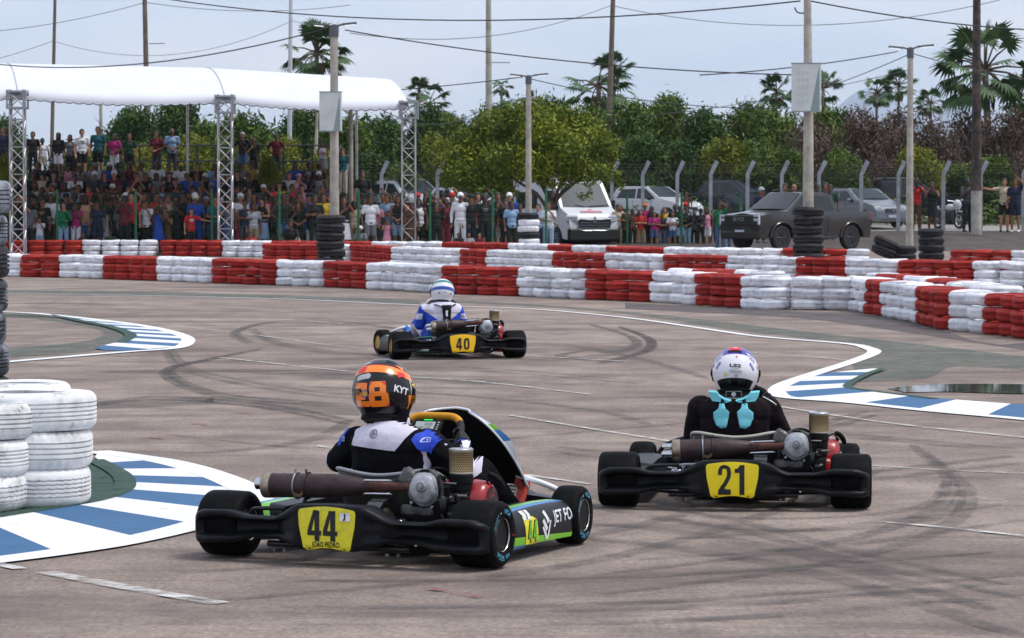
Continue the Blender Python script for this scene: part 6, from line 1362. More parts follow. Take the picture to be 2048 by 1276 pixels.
def hel44(H, bh, sc):
 mb = MB(); hband(mb, bh, 29, 45, -97, 97, .0016, 0, 48, -13); mb.build('orange_band', ORG, H, ang=180, fix=False)
 mb = MB(); hband(mb, bh, 45.4, 46.8, -92, 92, .0016, 0, 48, -13); hband(mb, bh, 30, 43, -40, -14, .0024, 0, 10, 0); hband(mb, bh, 23, 33, 52, 72, .0024, 0, 10, -3); mb.build('red_accents', REDINK, H, ang=180, fix=False)
 mb = MB(); fn = hproj(bh, -14, 21, .0018); decal(mb, rrect(.074, .026, .0125, 5, rot=.10), fn); mb.build('reflective_sticker', GRY, H, ang=180, fix=False)
 mb = MB(); fn = hproj(bh, 4, -10, .0020)
 def bar(x0, y0, x1, y1, m=0): decal(mb, [(x0 + .004, y0), (x1 - .004, y0), (x1, y0 + .004), (x1, y1 - .004), (x1 - .004, y1), (x0 + .004, y1), (x0, y1 - .004), (x0, y0 + .004)], fn, m, .012)
 bar(-.082, .026, -.020, .050); bar(-.046, .004, -.020, .030); bar(-.082, -.022, -.030, .010); bar(-.084, -.050, -.056, -.018); bar(-.076, -.052, -.014, -.028)
 bar(-.008, .030, .058, .054); bar(-.010, .0, .014, .040); bar(.036, .0, .060, .040); bar(-.004, -.008, .056, .012); bar(-.014, -.050, .012, .004); bar(.040, -.050, .068, .004); bar(-.010, -.054, .064, -.028)
 mb.build('helmet_number', ORG, H, ang=180, fix=False)
 mb = MB(); fn = hproj(bh, 4, -10, .0032)
 for P in ([(-.082, .046), (-.066, .050), (-.082, .034)], [(.058, .05), (.040, .054), (.06, .034)], [(.066, -.05), (.05, -.052), (.068, -.036)], [(-.008, .05), (.004, .054), (-.008, .036)], [(-.05, -.045), (-.03, -.052), (-.045, -.052)]): decal(mb, P, fn, 0)
 mb.build('red_corners', REDINK, H, ang=180, fix=False)
 mb = MB(); fn = hproj(bh, 4, -10, .0040); decal(mb, circ(.017, cx=-.030, cy=.004), fn, 0); decal(mb, circ(.0125, cx=-.030, cy=.004), projector_off(bh, 4, -10, .0046), 1); decal(mb, circ(.013, cx=-.068, cy=.010), fn, 2); mb.build('round_badges', [BLUH, M('badge_yellow', S(200, 160, 60), .4), M('badge_brown', S(120, 86, 50), .5)], H, ang=180, fix=False)
 mb = MB(); text_on(mb, 'KYT', hproj(bh, 58, -1, .0022, -.16), .040, 0, .0012, 1.05, 1.0, .012); text_on(mb, 'KYT', hproj(bh, -62, -1, .0022, .16), .040, 0, .0012, 1.05, 1.0, .012); text_on(mb, 'KYT', hproj(bh, -24, 53, .0022), .015, 0, .0005, 1.2, 1.0, .012); mb.build('helmet_lettering', WHT, H, smooth=False, fix=False)
 mb = MB(); decal(mb, [(-.022, .045), (.022, .030), (.006, -.002), (.004, .020)], hproj(bh, 66, 32, .0020), 0); decal(mb, [(-.014, .03), (.016, .036), (.022, -.05), (0, -.06), (.006, -.01)], hproj(bh, 84, -22, .0020), 0); decal(mb, [(-.02, .0), (.01, .008), (-.012, .012)], hproj(bh, -8, 66, .0020), 0); decal(mb, [(-.014, .03), (.016, .036), (.022, -.05), (0, -.06), (.006, -.01)], hproj(bh, -84, -22, .0020), 0); mb.build('orange_flashes', ORG, H, ang=180, fix=False)
 mb = MB(); decal(mb, [(-.006, .035), (.006, .035), (.018, -.030), (.004, -.034)], hproj(bh, 84, 9, .0022), 0); mb.build('visor_side_tape', GRY, H, ang=180, fix=False)
 mb = MB(); decal(mb, rrect(.05, .010, .004), hproj(bh, 52, 58, .004, -.3)); mb.build('top_vent', KBD, H, ang=180, fix=False)
def projector_off(bh, az, el, off): return hproj(bh, az, el, off)
def hel21(H, bh, sc):
 mb = MB(); hband(mb, bh, 33, 88, -105, 105, .0014, 0, 40, -16); mb.build('purple_crown', PUR, H, ang=180, fix=False)
 mb = MB(); decal(mb, [(-.028, -.020), (.034, -.016), (.028, .026), (-.026, .026)], hproj(bh, -2, 54, .0026)); mb.build('red_patch', REDINK, H, ang=180, fix=False)
 mb = MB(); decal(mb, [(-.038, -.004), (.042, -.007), (.034, .006), (-.03, .008)], hproj(bh, -1, 41, .0050)); mb.build('spoiler_vent', KBD, H, ang=180, fix=False)
 mb = MB(); fn = hproj(bh, -2, 56, .0036); decal(mb, [(-.014, .012), (.008, .010), (.016, .002), (-.002, .004)], fn); decal(mb, [(-.008, .002), (.012, -.002), (.018, -.006), (.0, -.004)], fn)
 r_ = random.Random(4)
 for s_ in (-1, 1):
  for k in range(16):
   f2 = hproj(bh, s_ * (36 + 4.2 * (k % 8)) , 38 - (k % 8) * 2.0 - 6 * (k // 8), .0026, s_ * .3); w = r_.uniform(.004, .008); decal(mb, [(-w, -.0015), (w * .6, -.004), (w, .002), (-w * .2, .004)], f2)
 mb.build('white_marks', WHT, H, ang=180, fix=False)
 mb = MB(); text_on(mb, 'LS2', hproj(bh, 2, 3, .0020, -.06), .022, 0, .0009, 1.9, 1.0, .012)
 decal(mb, [(-.018, -.001), (.018, -.001), (.018, .001), (-.018, .001)], hproj(bh, 2, -3, .002, -.06)); mb.build('helmet_lettering', BLKINK, H, smooth=False, fix=False)
 mb = MB(); decal(mb, rrect(.068, .018, .009), hproj(bh, 3, -10, .0018, -.06)); decal(mb, rrect(.014, .016, .002), hproj(bh, 5, -19, .0018)); mb.build('reflective_sticker', GRY, H, ang=180, fix=False)
 mb = MB(); decal(mb, circ(.010), hproj(bh, -21, -16, .0018)); mb.build('yellow_dot', M('pale_yellow_sticker', S(214, 200, 130), .5), H, ang=180, fix=False)
 mb = MB(); decal(mb, circ(.0052), hproj(bh, 5, 24, .0020)); decal(mb, [(-.008, .012), (.006, .008), (.010, -.014), (-.004, -.006)], hproj(bh, -66, 12, .002)); decal(mb, [(-.008, .012), (.006, .008), (.010, -.014), (-.004, -.006)], hproj(bh, 68, 8, .002)); mb.build('red_marks', REDINK, H, ang=180, fix=False)
 mb = MB(); decal(mb, rrect(.042, .015, .001), hproj(bh, -42, 7, .0018, .72)); decal(mb, rrect(.042, .015, .001), hproj(bh, 44, 5, .0018, -.85))
 for s_ in (-1, 1):
  f2 = hproj(bh, s_ * 46, 22, .0018, s_ * -.7); decal(mb, [(-.016, .0), (-.012, -.010), (-.009, -.009), (-.011, .0), (0, .009), (0, .013)], f2); decal(mb, [(.004, .010), (.016, .006), (.018, -.010), (.014, -.010), (.012, .002), (.004, .006)], f2); decal(mb, circ(.004), f2)
 mb.build('purple_stickers', PUR, H, ang=180, fix=False)
 mb = MB(); text_on(mb, 'PISTA', hproj(bh, -42, 7, .0030, .72), .011, 0, .0002, 1.1, 1.0, .012); text_on(mb, 'PISTA', hproj(bh, 44, 5, .0030, -.85), .011, 0, .0002, 1.1, 1.0, .012); mb.build('sticker_lettering', WHT, H, smooth=False, fix=False)
 mb = MB(); hband(mb, bh, -46, -24, -56, 58, .003, 0, 30, -4); mb.build('rear_diffuser', GB, H, ang=180, fix=False)
def hel40(H, bh, sc):
 mb = MB(); hband(mb, bh, 0, 15, -110, 110, .0016, 0, 40, -12); hband(mb, bh, 43, 52, -120, 120, .0016, 0, 40, -8); mb.build('blue_bands', BLUH, H, ang=180, fix=False)
 mb = MB(); hband(mb, bh, 36, 47, -70, 70, .0022, 0, 30, -6); decal(mb, [(-.022, 0), (.008, .012), (.010, -.008)], hproj(bh, -22, -16, .002)); decal(mb, [(.022, 0), (-.008, .012), (-.010, -.008)], hproj(bh, 34, -16, .002)); hband(mb, bh, 8, 34, -100, -70, .0020, 0, 12, 0); mb.build('green_bands', GRNH, H, ang=180, fix=False)
 mb = MB(); decal(mb, rrect(.03, .008, .003), hproj(bh, 4, -10, .002)); mb.build('grey_sticker', GRY, H, ang=180, fix=False)
def sproj(bv, x, z, off=.002, y=.0): return projector(bv, (x, y, z), (1, 0, 0), (0, 0, 1), off, back=.4)
def suit44(so, bv, L):
 mb = MB(); fn = sproj(bv, L, .50, .0042)
 P = [(-.135, -.028), (.02, -.040), (.085, -.045), (.110, -.015), (.150, .042), (.160, .052), (.09, .066), (.05, .095), (-.05, .095), (-.09, .070), (-.135, .052), (-.125, .01)]
 decal(mb, P, fn, 0, .007); yo = mb.build('white_yoke', WFAB, so, ang=180, fix=False)
 mb = MB(); mb.lathe([(.066, 0), (.070, .012), (.066, .040), (.062, .044), (.060, .036), (.062, .0)], c=(L, .30, .545), axis=(0, .10, 1), seg=40, closed=True); co = mb.build('collar', WFAB, so, ang=180)
 bc = bvh_of(co.data); fnc = projector(bc, (L - .01, .2, .572), (1, 0, 0), (0, 0, 1), .0015); mb = MB()
 fr = rrect(.056, .026, .003, 3)
 for (w, h, x, y) in ((.056, .0014, 0, .013), (.056, .0014, 0, -.013), (.0014, .026, .028, 0), (.0014, .026, -.028, 0), (.022, .0016, .012, .006), (.022, .0016, .012, 0), (.016, .0016, .010, -.006)): decal(mb, rrect(w, h, .0004, 1, x, y), fnc, 0, .01)
 decal(mb, circ(.0065, cx=-.016), fnc); mb.build('collar_label', NAVY, co, smooth=False, fix=False)
 fn = sproj(bv, L - .015, .522, .0062); mb = MB()
 def ring(r0, r1, a0, a1, cx=0, cy=0, n=16):
  P1 = [(cx + r1 * math.cos(R(a0 + (a1 - a0) * k / n)), cy + r1 * math.sin(R(a0 + (a1 - a0) * k / n))) for k in range(n + 1)]; P0 = [(cx + r0 * math.cos(R(a1 - (a1 - a0) * k / n)), cy + r0 * math.sin(R(a1 - (a1 - a0) * k / n))) for k in range(n + 1)]
  for k in range(n): decal(mb, [P1[k], P1[k + 1], P0[n - k - 1], P0[n - k]], fn, 0, .02)
 ring(.0155, .0185, 30, 330); ring(.009, .0115, 50, 290); ring(.0155, .0185, -20, 18); decal(mb, [(-.006, -.001), (.0, .009), (.006, -.002), (.012, .008), (.015, .006), (.006, -.008), (0, .002), (-.004, -.004)], fn, 0, .02); mb.build('round_logo', NAVY, so, smooth=False, fix=False)
 prj = ((L + .195, .20, .500, (.90, -.30, 0), [(-.030, .040), (.012, .052), (.034, .016), (.012, -.060), (-.012, -.038), (-.034, .002)]), (L - .205, .20, .490, (.93, .12, 0), [(-.038, .030), (-.012, .056), (.026, .060), (.002, .02), (-.026, -.028), (-.042, -.034)]))
 for (x, y, z, rt, P) in prj:
  mb = MB(); decal(mb, P, projector(bv, (x, y, z), rt, (0, 0, 1), .0052), 0, .006); pt = mb.build('blue_shoulder_patch', BLU, so, ang=180, fix=False)
  f_ = projector(bv, (x, y, z), rt, (0, 0, 1), .0070); mb = MB(); k = .85 if x > 0 else .7; xo = 0 if x > 0 else -.004
  for (w, h, x_, y_) in ((.018, .0025, 0, .008), (.018, .0025, 0, -.008), (.0025, .016, -.009, 0), (.0025, .016, .009, 0), (.010, .0025, 0, .002), (.0025, .010, 0, -.002)): decal(mb, rrect(w * k, h, .001, 2, x_ * k + xo, y_), f_)
  mb.build('patch_logo', M('pale_blue_print', S(190, 200, 240), .6), pt, smooth=False, fix=False)
 f_ = projector(bv, (.300, .28, .39), (.93, .36, 0), (0, 0, 1), .005); mb = MB(); decal(mb, [(-.020, .085), (.01, .088), (.045, .05), (.060, .0), (.055, -.06), (.02, -.085), (-.035, -.080), (-.060, -.070), (-.02, -.045), (.0, .0), (-.002, .045)], f_, 0, .008); mb.build('white_sleeve_panel', WFAB, so, ang=180, fix=False)
 f_ = projector(bv, (-.34, .30, .40), (.85, -.3, 0), (0, 0, 1), .0026); mb = MB(); decal(mb, [(-.07, .07), (-.035, .06), (-.028, -.02), (-.03, -.08), (-.07, -.08)], f_, 0, .008); mb.build('white_sleeve_panel', WFAB, so, ang=180, fix=False)
 me = so.data; me.materials.append(WFAB); me.materials.append(BLU)
 for p in me.polygons:
  d = (p.center - Vector((.152, .60, .475))).length
  if .075 < d < .088: p.material_index = 2
  c = p.center
  if c.x > .15 and c.z < .475 + .3 * (c.x - .2) and c.z > .27 and p.normal.dot(Vector((.92, -.10, -.30))) > .62 and d > .14 and c.y < .42: p.material_index = 1
def suit21(so, bv, L):
 mb = MB(); fn = projector(bv, (.15, .25, .53), (1, 0, 0), (0, .35, 1), .003)
 decal(mb, [(-.02, .022), (.05, -.022), (.052, -.018), (-.016, .027)], fn); mb.build('pale_piping', GRY, so, ang=180, fix=False)
def suit40(so, bv, L):
 me = so.data; me.materials.append(WFAB)
 for p in me.polygons:
  c = p.center; x = abs(c.x - L)
  if c.z > .335 + .75 * x and c.y < .36 and x < .21 and c.z < .60: p.material_index = 1
  if c.z < .33 and c.y > .55 and math.sin(c.y * 40) > 0: p.material_index = 1
  if x > .20 and math.sin(c.z * 34) > .55 and c.z < .45: p.material_index = 1
  if c.y > .5 and c.x < -.12 and c.z < .32: p.material_index = 1 if math.sin(c.x * 60 + c.z * 30) > -.2 else 0
def extra21(t, bv, hc):
 b = thing_part('neck_brace', t); fz = hc.z - .122
 for s_ in (-1, 1):
  P = [(s_ * .012, -.006), (s_ * .040, .000), (s_ * .075, .018), (s_ * .088, .036), (s_ * .132, .038), (s_ * .128, .018), (s_ * .112, -.008), (s_ * .07, -.012), (s_ * .03, -.014)]
  if s_ < 0: P = P[::-1]
  mb = MB(); y0 = .125; mb.loft([[(hc.x + x, y0 + .9 * abs(x) * abs(x) * 4, fz - .008 + z) for x, z in P], [(hc.x + x, y0 + .022 + .9 * abs(x) * abs(x) * 4, fz + z) for x, z in P]])
  mb.build('wing', TURQ, b, ang=40)
  P = [(s_ * .042, .068), (s_ * .068, .068), (s_ * .072, .046), (s_ * .100, .026), (s_ * .098, -.004), (s_ * .084, -.040), (s_ * .058, -.056), (s_ * .034, -.050), (s_ * .026, -.01), (s_ * .020, .030), (s_ * .040, .046)]
  if s_ < 0: P = P[::-1]
  fn = projector(bv, (hc.x, .10, fz - .100), (1, 0, 0), (0, 0, 1), .012); f0 = projector(bv, (hc.x, .10, fz - .082), (1, 0, 0), (0, 0, 1), .001)
  vs, fs = poly_geo(P, .02); mb = MB(); mb.add([fn(u, v) for u, v in vs], fs); ob = mb.build('back_paddle', TURQ, b, ang=60, fix=True); sm = ob.modifiers.new('s', 'SOLIDIFY'); sm.thickness = .008; sm.offset = 0
  mb = MB(); mb.tube([fn(s_ * .038, .062), fn(s_ * .072, .062)], .004, 6); mb.tube([(hc.x + s_ * .055, .145, fz - .004), fn(s_ * .055, .062)], .010, 8, sq=.5); mb.build('hinge', KBD, b, ang=60)
 mb = MB(); mb.box((hc.x, .168, fz + .012), (.086, .022, .052), bev=.006); tg = mb.build('brace_label_plate', KBD, b, ang=40)
 mb = MB(); f_ = lambda u, v: (hc.x + u, .1555, fz + .016 + v)
 decal(mb, circ(.012, 20, 0, .004), f_); mb.add([f_(a * .040, .020) for a in (-1, 1)] + [f_(a * .040, .0185) for a in (1, -1)], [(0, 1, 2, 3)]); mb.add([f_(-.04, .02), f_(-.0385, .02), f_(-.0385, -.018), f_(-.04, -.018)], [(0, 1, 2, 3)]); mb.add([f_(.04, .02), f_(.0385, .02), f_(.0385, -.018), f_(.04, -.018)], [(0, 1, 2, 3)]); mb.add([f_(-.036, -.018), f_(.036, -.018), f_(.036, -.014), f_(-.036, -.014)], [(0, 1, 2, 3)])
 mb.build('brace_label_print', GRY, tg, smooth=False, fix=False)
def extra40(t, bv, hc):
 b = thing_part('neck_brace', t); f_ = projector(bv, (hc.x, .10, .45), (1, 0, 0), (0, 0, 1), .008)
 mb = MB(); mb.lathe([(.075, 0), (.098, .006), (.105, .026), (.09, .034), (.07, .02)], c=(hc.x, .30, .515), axis=(0, -.1, 1), seg=30, closed=True); mb.build('collar_ring', KBD, b, ang=60)
 for P in ([(-.045, .08), (.05, .08), (.04, -.07), (.024, -.085), (.016, -.05), (-.006, -.05), (-.014, -.085), (-.03, -.07)],): mb = MB(); decal(mb, P, f_, 0, .015); ob = mb.build('back_plate', KBD, b, ang=60, fix=True); sm = ob.modifiers.new('s', 'SOLIDIFY'); sm.thickness = .01; sm.offset = 0
 mb = MB(); f2 = projector(bv, (hc.x, .10, .45), (1, 0, 0), (0, 0, 1), .0145); decal(mb, [(-.010, .03), (.016, .03), (.010, -.03), (-.004, -.03)], f2, 0, .02); mb.build('back_plate_print', WHT, b, ang=60, fix=False)
 for s_ in (-1, 1): mb = MB(); mb.tube(smooth_pts([f_(s_ * .03, .06), f_(s_ * .10, .085), (hc.x + s_ * .14, .34, .53)], 4), .010, 6, sq=.5); mb.build('shoulder_strap', KBD, b, ang=60)
def plate_txt(num, w, h, gap, x0, y0, sub=None, j=False):
 def f(mb, fn):
  for i, ch in enumerate(num): glyph(mb, ch, fn, x0 + i * (w + gap), y0, w, h)
  if sub: text_on(mb, sub, lambda u, v: fn(u - .002, v - .066), .030, 0, .0007, .66, 1.08, .02)
  if j:
   decal(mb, rrect(.046, .034, .001, 1, .086, .052), fn, 1, .02); text_on(mb, 'J', lambda u, v: Vector(fn(u + .086, v + .052)) + Vector((0, -.0022, 0)), .030, 0, .0016, 1.1, 1, .02)
 return f
def pod44(ob, fn):
 f1 = fn(.0022); f2 = fn(.0040); f3 = fn(.0056); mb = MB()
 decal(mb, [(-.172, .052), (-.060, .046), (-.020, .030), (-.012, -.010), (-.008, -.070), (-.024, -.084), (-.140, -.088), (-.150, -.06), (-.156, .0)], f1, 0, .02); pl = mb.build('side_number_plate', YEL, ob, ang=60, fix=False)
 mb = MB(); decal(mb, rrect(.080, .036, .001, 1, -.125, .054), f2, 1, .02); text_on(mb, 'J', lambda u, v: f3(u - .123, v + .054), .034, 0, .0016, 1.2, 1, .02)
 for i in range(2):
  glyph(mb, '4', f2, -.132 + i * .055, -.062, .056, .092, 0); glyph(mb, '4', f3, -.126 + i * .055, -.057, .044, .082, 2)
 text_on(mb, 'JOÃO PEDRO', lambda u, v: f2(u - .080, v - .077), .017, 0, .0009, 1.15, 1, .02)
 mb.build('side_plate_lettering', [BLKINK, WHT, GRNINK], pl, smooth=False, fix=False)
 mb = MB(); text_on(mb, 'JET FOX', lambda u, v: f1(u + .315, v + .014), .074, 0, .0012, 1.0, 1.0, .02)
 for P in ([(.062, .052), (.086, .060), (.128, .010), (.104, .0)], [(.040, .016), (.062, .026), (.104, -.016), (.084, -.032)], [(.040, -.012), (.054, -.006), (.096, -.052), (.096, -.086)], [(.096, -.086), (.096, -.052), (.132, .012), (.146, .012)]): decal(mb, P, f1, 0, .02)
 mb.build('sponsor_lettering', WHT, ob, smooth=False, fix=False)
K44 = dict(label='nearest kart, number 44 on a yellow plate, with orange topped steering wheel', loc=(-.690, 14.33, .005), rz=R(-24.2), sc=1.03, seat_off=(.045, .085, .0), steer_off=(.025, .05, .0), fair_off=(.035, .04, .0), num='44', plate=YEL, plate_text=plate_txt('44', .066, .128, .008, -.088, -.052, 'JOÃO PEDRO', True), tyre_text=[('VEGA', R(200), 0, .030), ('10x4.60-5', R(-55), 0, .018), ('VEGA', R(20), 0, .026), ('I', R(95), 1, .03), ('RED', R(160), 0, .02), ('-', R(-20), 2, .05)],
 pod_r=[BLUINK, GRNINK, M('gloss_black_pod', (.006, .006, .008), .4, coat=.05, spec=.2), BLUINK, M('lime_stripe', S(120, 190, 80), .3), M('gloss_black_pod', (.006, .006, .008), .4, coat=.05, spec=.2)], pod_l=[BLUINK, GRNINK, MATS['gloss_black_pod'], BLUINK, MATS['lime_stripe'], MATS['gloss_black_pod']], pod_r_decals=pod44,
 fairing=[WHT, BLUINK, GRNINK], rim_top=M('orange_suede', S(206, 142, 24), .8, var=.1, vs=30), display=True, steer=R(4), tips=1, nose=KB)
K21 = dict(label='right hand kart with number 21 on a yellow plate', loc=(1.145, 16.92, .005), rz=R(-6.8), num='21', plate=YEL3, plate_text=plate_txt('21', .066, .150, .012, -.072, -.074), tyre_text=[('VEGA', R(205), 0, .030), ('VEGA', R(30), 0, .026)],
 pod_r=[KB] * 6, pod_l=[KB] * 6, fairing=[KB, KB, KB], fair_w=.62, seat=SEATB, seat_edge=M('pale_seat_edge', S(170, 168, 156), .5), steer=R(-3), tips=2, mx0=-.32, mz=.30, mtilt=.012, rim_top=KBD, brace=CHAS)
M('cream_fairing', S(226, 218, 206), .4)
K40 = dict(label='farthest kart with number 40 on an amber plate, near the tyre wall', loc=(-.555, 33.5, .005), rz=R(14), num='40', plate=YEL2, plate_text=plate_txt('40', .060, .118, .018, -.070, -.062), rim=RIMG, edge=RIMG, pod_r=[GRNP, GRNP, KB, KB, KB, KB], pod_l=[KB, KB, KB, GRY, KB, KB], fairing=[M('cream_fairing', S(226, 218, 206), .4)] * 3, fair_in=MATS.get('cream_fairing'), fair_w=.62, fair_off=(-.05, 0, -.02),
 seat=SEATB, seat_edge=RIMT, chassis=GRNP, steer=R(10), tips=2, mx0=-.27, mz=.33, mtilt=.03, hi=False)
for c_ in (K44, K21, K40): build_kart(c_)
driver(dict(label='person in black suit with white yoke and orange numbered black helmet driving the nearest kart', loc=K44['loc'], rz=K44['rz'], sc=1.03, off=(.045, .075), lean=-.035, shz=.488, shy=.26, shw=.176, twist=.015, elr=(.275, .335, .36), ell=(-.33, .35, .39), suit=BFAB, glove=M('black_glove', (.012, .012, .014), .8), suit_decals=suit44, helmet_c=(-.088, .30, .692), hyaw=R(3), hpitch=R(-10), hroll=R(-4), hs=1.06, shell=GB, visor=VIS, helmet_decals=hel44, shoe=M('red_shoe', S(186, 60, 44), .6)))
driver(dict(label='person in plain black suit with white helmet and turquoise neck brace driving kart 21', loc=K21['loc'], rz=K21['rz'], lean=-.02, shz=.500, shy=.26, shw=.175, elr=(.225, .36, .35), ell=(-.232, .34, .33), hdr=(.165, .60, .50), suit=BRFAB, glove=MATS['black_glove'], cuff=REDINK, suit_decals=suit21, helmet_c=(-.015, .345, .672), hyaw=R(0), hpitch=R(-16), hs=.97, shell=GW, visor=VISD, helmet_decals=hel21, extra=extra21, shoe=KBD))
driver(dict(label='person in blue and white suit with striped helmet driving the far kart', loc=K40['loc'], rz=K40['rz'], off=(-.07, .02), lean=-.03, shz=.490, shy=.27, shw=.165, elr=(.22, .36, .34), ell=(-.24, .36, .33), suit=BLU, glove=M('blue_glove', S(30, 110, 190), .7), suit_decals=suit40, helmet_c=(-.01, .31, .665), hyaw=R(-6), hpitch=R(-12), hroll=R(4), hs=.97, shell=GW, visor=VISD, helmet_decals=hel40, extra=extra40, shoe=M('blue_shoe', S(30, 110, 190), .6)))
# ================================================================== SPECTATORS
SKINS = [M('skin_light', S(180, 126, 98), .6), M('skin_mid', S(140, 92, 66), .6), M('skin_brown', S(102, 64, 46), .6), M('skin_dark', S(66, 42, 32), .6)]
HAIRS = [M('black_hair', (.012, .010, .010), .6), M('brown_hair', (.04, .025, .015), .6), M('grey_hair', S(150, 148, 146), .7)]
EYE = M('eye_dark', (.015, .012, .012), .3); LIP = M('lip', S(132, 72, 66), .5)
CC = {'black': S(22, 22, 25), 'white': S(218, 218, 224), 'grey': S(120, 122, 128), 'light grey': S(168, 172, 180), 'dark grey': S(62, 64, 70), 'navy': S(24, 32, 62), 'blue': S(32, 74, 168), 'light blue': S(140, 172, 208), 'teal': S(22, 92, 104), 'green': S(18, 120, 76), 'dark green': S(20, 62, 44),
 'lime': S(196, 214, 40), 'yellow': S(222, 190, 60), 'mustard': S(176, 140, 66), 'orange': S(210, 110, 40), 'peach': S(206, 156, 124), 'beige': S(196, 178, 154), 'brown': S(96, 64, 46), 'tan': S(170, 128, 84), 'maroon': S(108, 24, 44), 'red': S(196, 36, 40), 'pink': S(224, 150, 172), 'hot pink': S(220, 60, 120),
 'magenta': S(176, 34, 118), 'purple': S(96, 60, 130), 'denim': S(74, 104, 148), 'light denim': S(146, 176, 204), 'cream': S(216, 206, 186), 'khaki': S(150, 136, 106), 'rose': S(150, 60, 84)}
def cloth(c): return M(c.replace(' ', '_') + '_cloth', tuple(v * (.98 if c == 'white' else .85) for v in CC[c]), .85, var=.10, vs=9, bump=.3, bs=35)
def skel(pose):
 J = dict(pel=(0, 0, .93), chest=(0, .0, 1.28), neck=(0, .0, 1.47), head=(0, -.02, 1.60), shl=(-.185, 0, 1.40), shr=(.185, 0, 1.40), hl=(-.09, 0, .90), hr=(.09, 0, .90), kl=(-.10, -.01, .49), kr=(.10, -.01, .49), al=(-.11, .02, .08), ar=(.11, .02, .08),
   el=(-.25, .02, 1.13), er=(.25, .02, 1.13), wl=(-.25, -.06, .89), wr=(.25, -.06, .89))
 if pose == 'arms crossed': J.update(el=(-.25, -.05, 1.14), er=(.25, -.05, 1.14), wl=(.02, -.20, 1.20), wr=(-.02, -.18, 1.15))
 elif pose == 'hands at face': J.update(el=(-.24, -.16, 1.22), er=(.24, -.16, 1.22), wl=(-.055, -.20, 1.50), wr=(.055, -.20, 1.50))
 elif pose == 'hands clasped': J.update(el=(-.25, -.01, 1.12), er=(.25, -.01, 1.12), wl=(-.03, -.17, 1.02), wr=(.04, -.17, 1.03))
 elif pose == 'hands on hips': J.update(el=(-.36, .06, 1.17), er=(.36, .06, 1.17), wl=(-.17, -.04, .99), wr=(.17, -.04, .99))
 elif pose == 'phone up': J.update(er=(.26, -.16, 1.28), wr=(.10, -.30, 1.52), el=(-.25, -.12, 1.15), wl=(.02, -.28, 1.38))
 elif pose == 'arm raised': J.update(er=(.24, -.10, 1.60), wr=(.06, -.16, 1.78))
 elif pose == 'pointing': J.update(er=(.40, -.12, 1.30), wr=(.62, -.22, 1.26))
 elif pose == 'arm out': J.update(el=(-.44, -.05, 1.37), wl=(-.70, -.08, 1.42), er=(.25, -.02, 1.14), wr=(.14, -.14, 1.10))
 elif pose == 'one hand at chin': J.update(er=(.23, -.14, 1.18), wr=(.05, -.17, 1.44), el=(-.25, -.02, 1.13), wl=(.05, -.18, 1.12))
 elif pose in ('seated', 'seated leaning', 'seated hands up'):
  J.update(pel=(0, 0, .10), chest=(0, -.04, .43), neck=(0, -.05, .62), head=(0, -.08, .75), shl=(-.185, -.05, .55), shr=(.185, -.05, .55), hl=(-.10, -.02, .09), hr=(.10, -.02, .09), kl=(-.16, -.42, .12), kr=(.16, -.42, .12), al=(-.15, -.44, -.30), ar=(.15, -.44, -.30),
    el=(-.26, -.16, .32), er=(.26, -.16, .32), wl=(-.12, -.36, .20), wr=(.12, -.36, .20))
  if pose == 'seated leaning': J.update(chest=(0, -.14, .40), neck=(0, -.24, .56), head=(0, -.30, .68), shl=(-.185, -.20, .50), shr=(.185, -.20, .50), el=(-.20, -.38, .24), er=(.20, -.38, .24), wl=(-.03, -.48, .34), wr=(.03, -.48, .30))
  if pose == 'seated hands up': J.update(el=(-.24, -.24, .36), er=(.24, -.24, .36), wl=(-.05, -.26, .64), wr=(.05, -.26, .64))
 return {k: Vector(v) for k, v in J.items()}
def face_head(mb, h):
 mb.ell(h + Vector((0, .018, .028)), (.076, .094, .098), seg=18, rings=12); mb.ell(h + Vector((0, -.022, -.045)), (.056, .066, .066), seg=14, rings=9); mb.ell(h + Vector((0, -.072, -.098)), (.024, .018, .018))
 mb.caps(h + Vector((0, -.082, .010)), h + Vector((0, -.101, -.026)), .010, .016, 8); mb.ell(h + Vector((0, -.078, .028)), (.058, .016, .012)); mb.ell(h + Vector((0, -.083, -.062)), (.026, .010, .009))
 for s_ in (-1, 1): mb.ell(h + Vector((s_ * .077, .012, -.008)), (.012, .022, .032)); mb.ell(h + Vector((s_ * .040, -.060, -.030)), (.022, .018, .020))
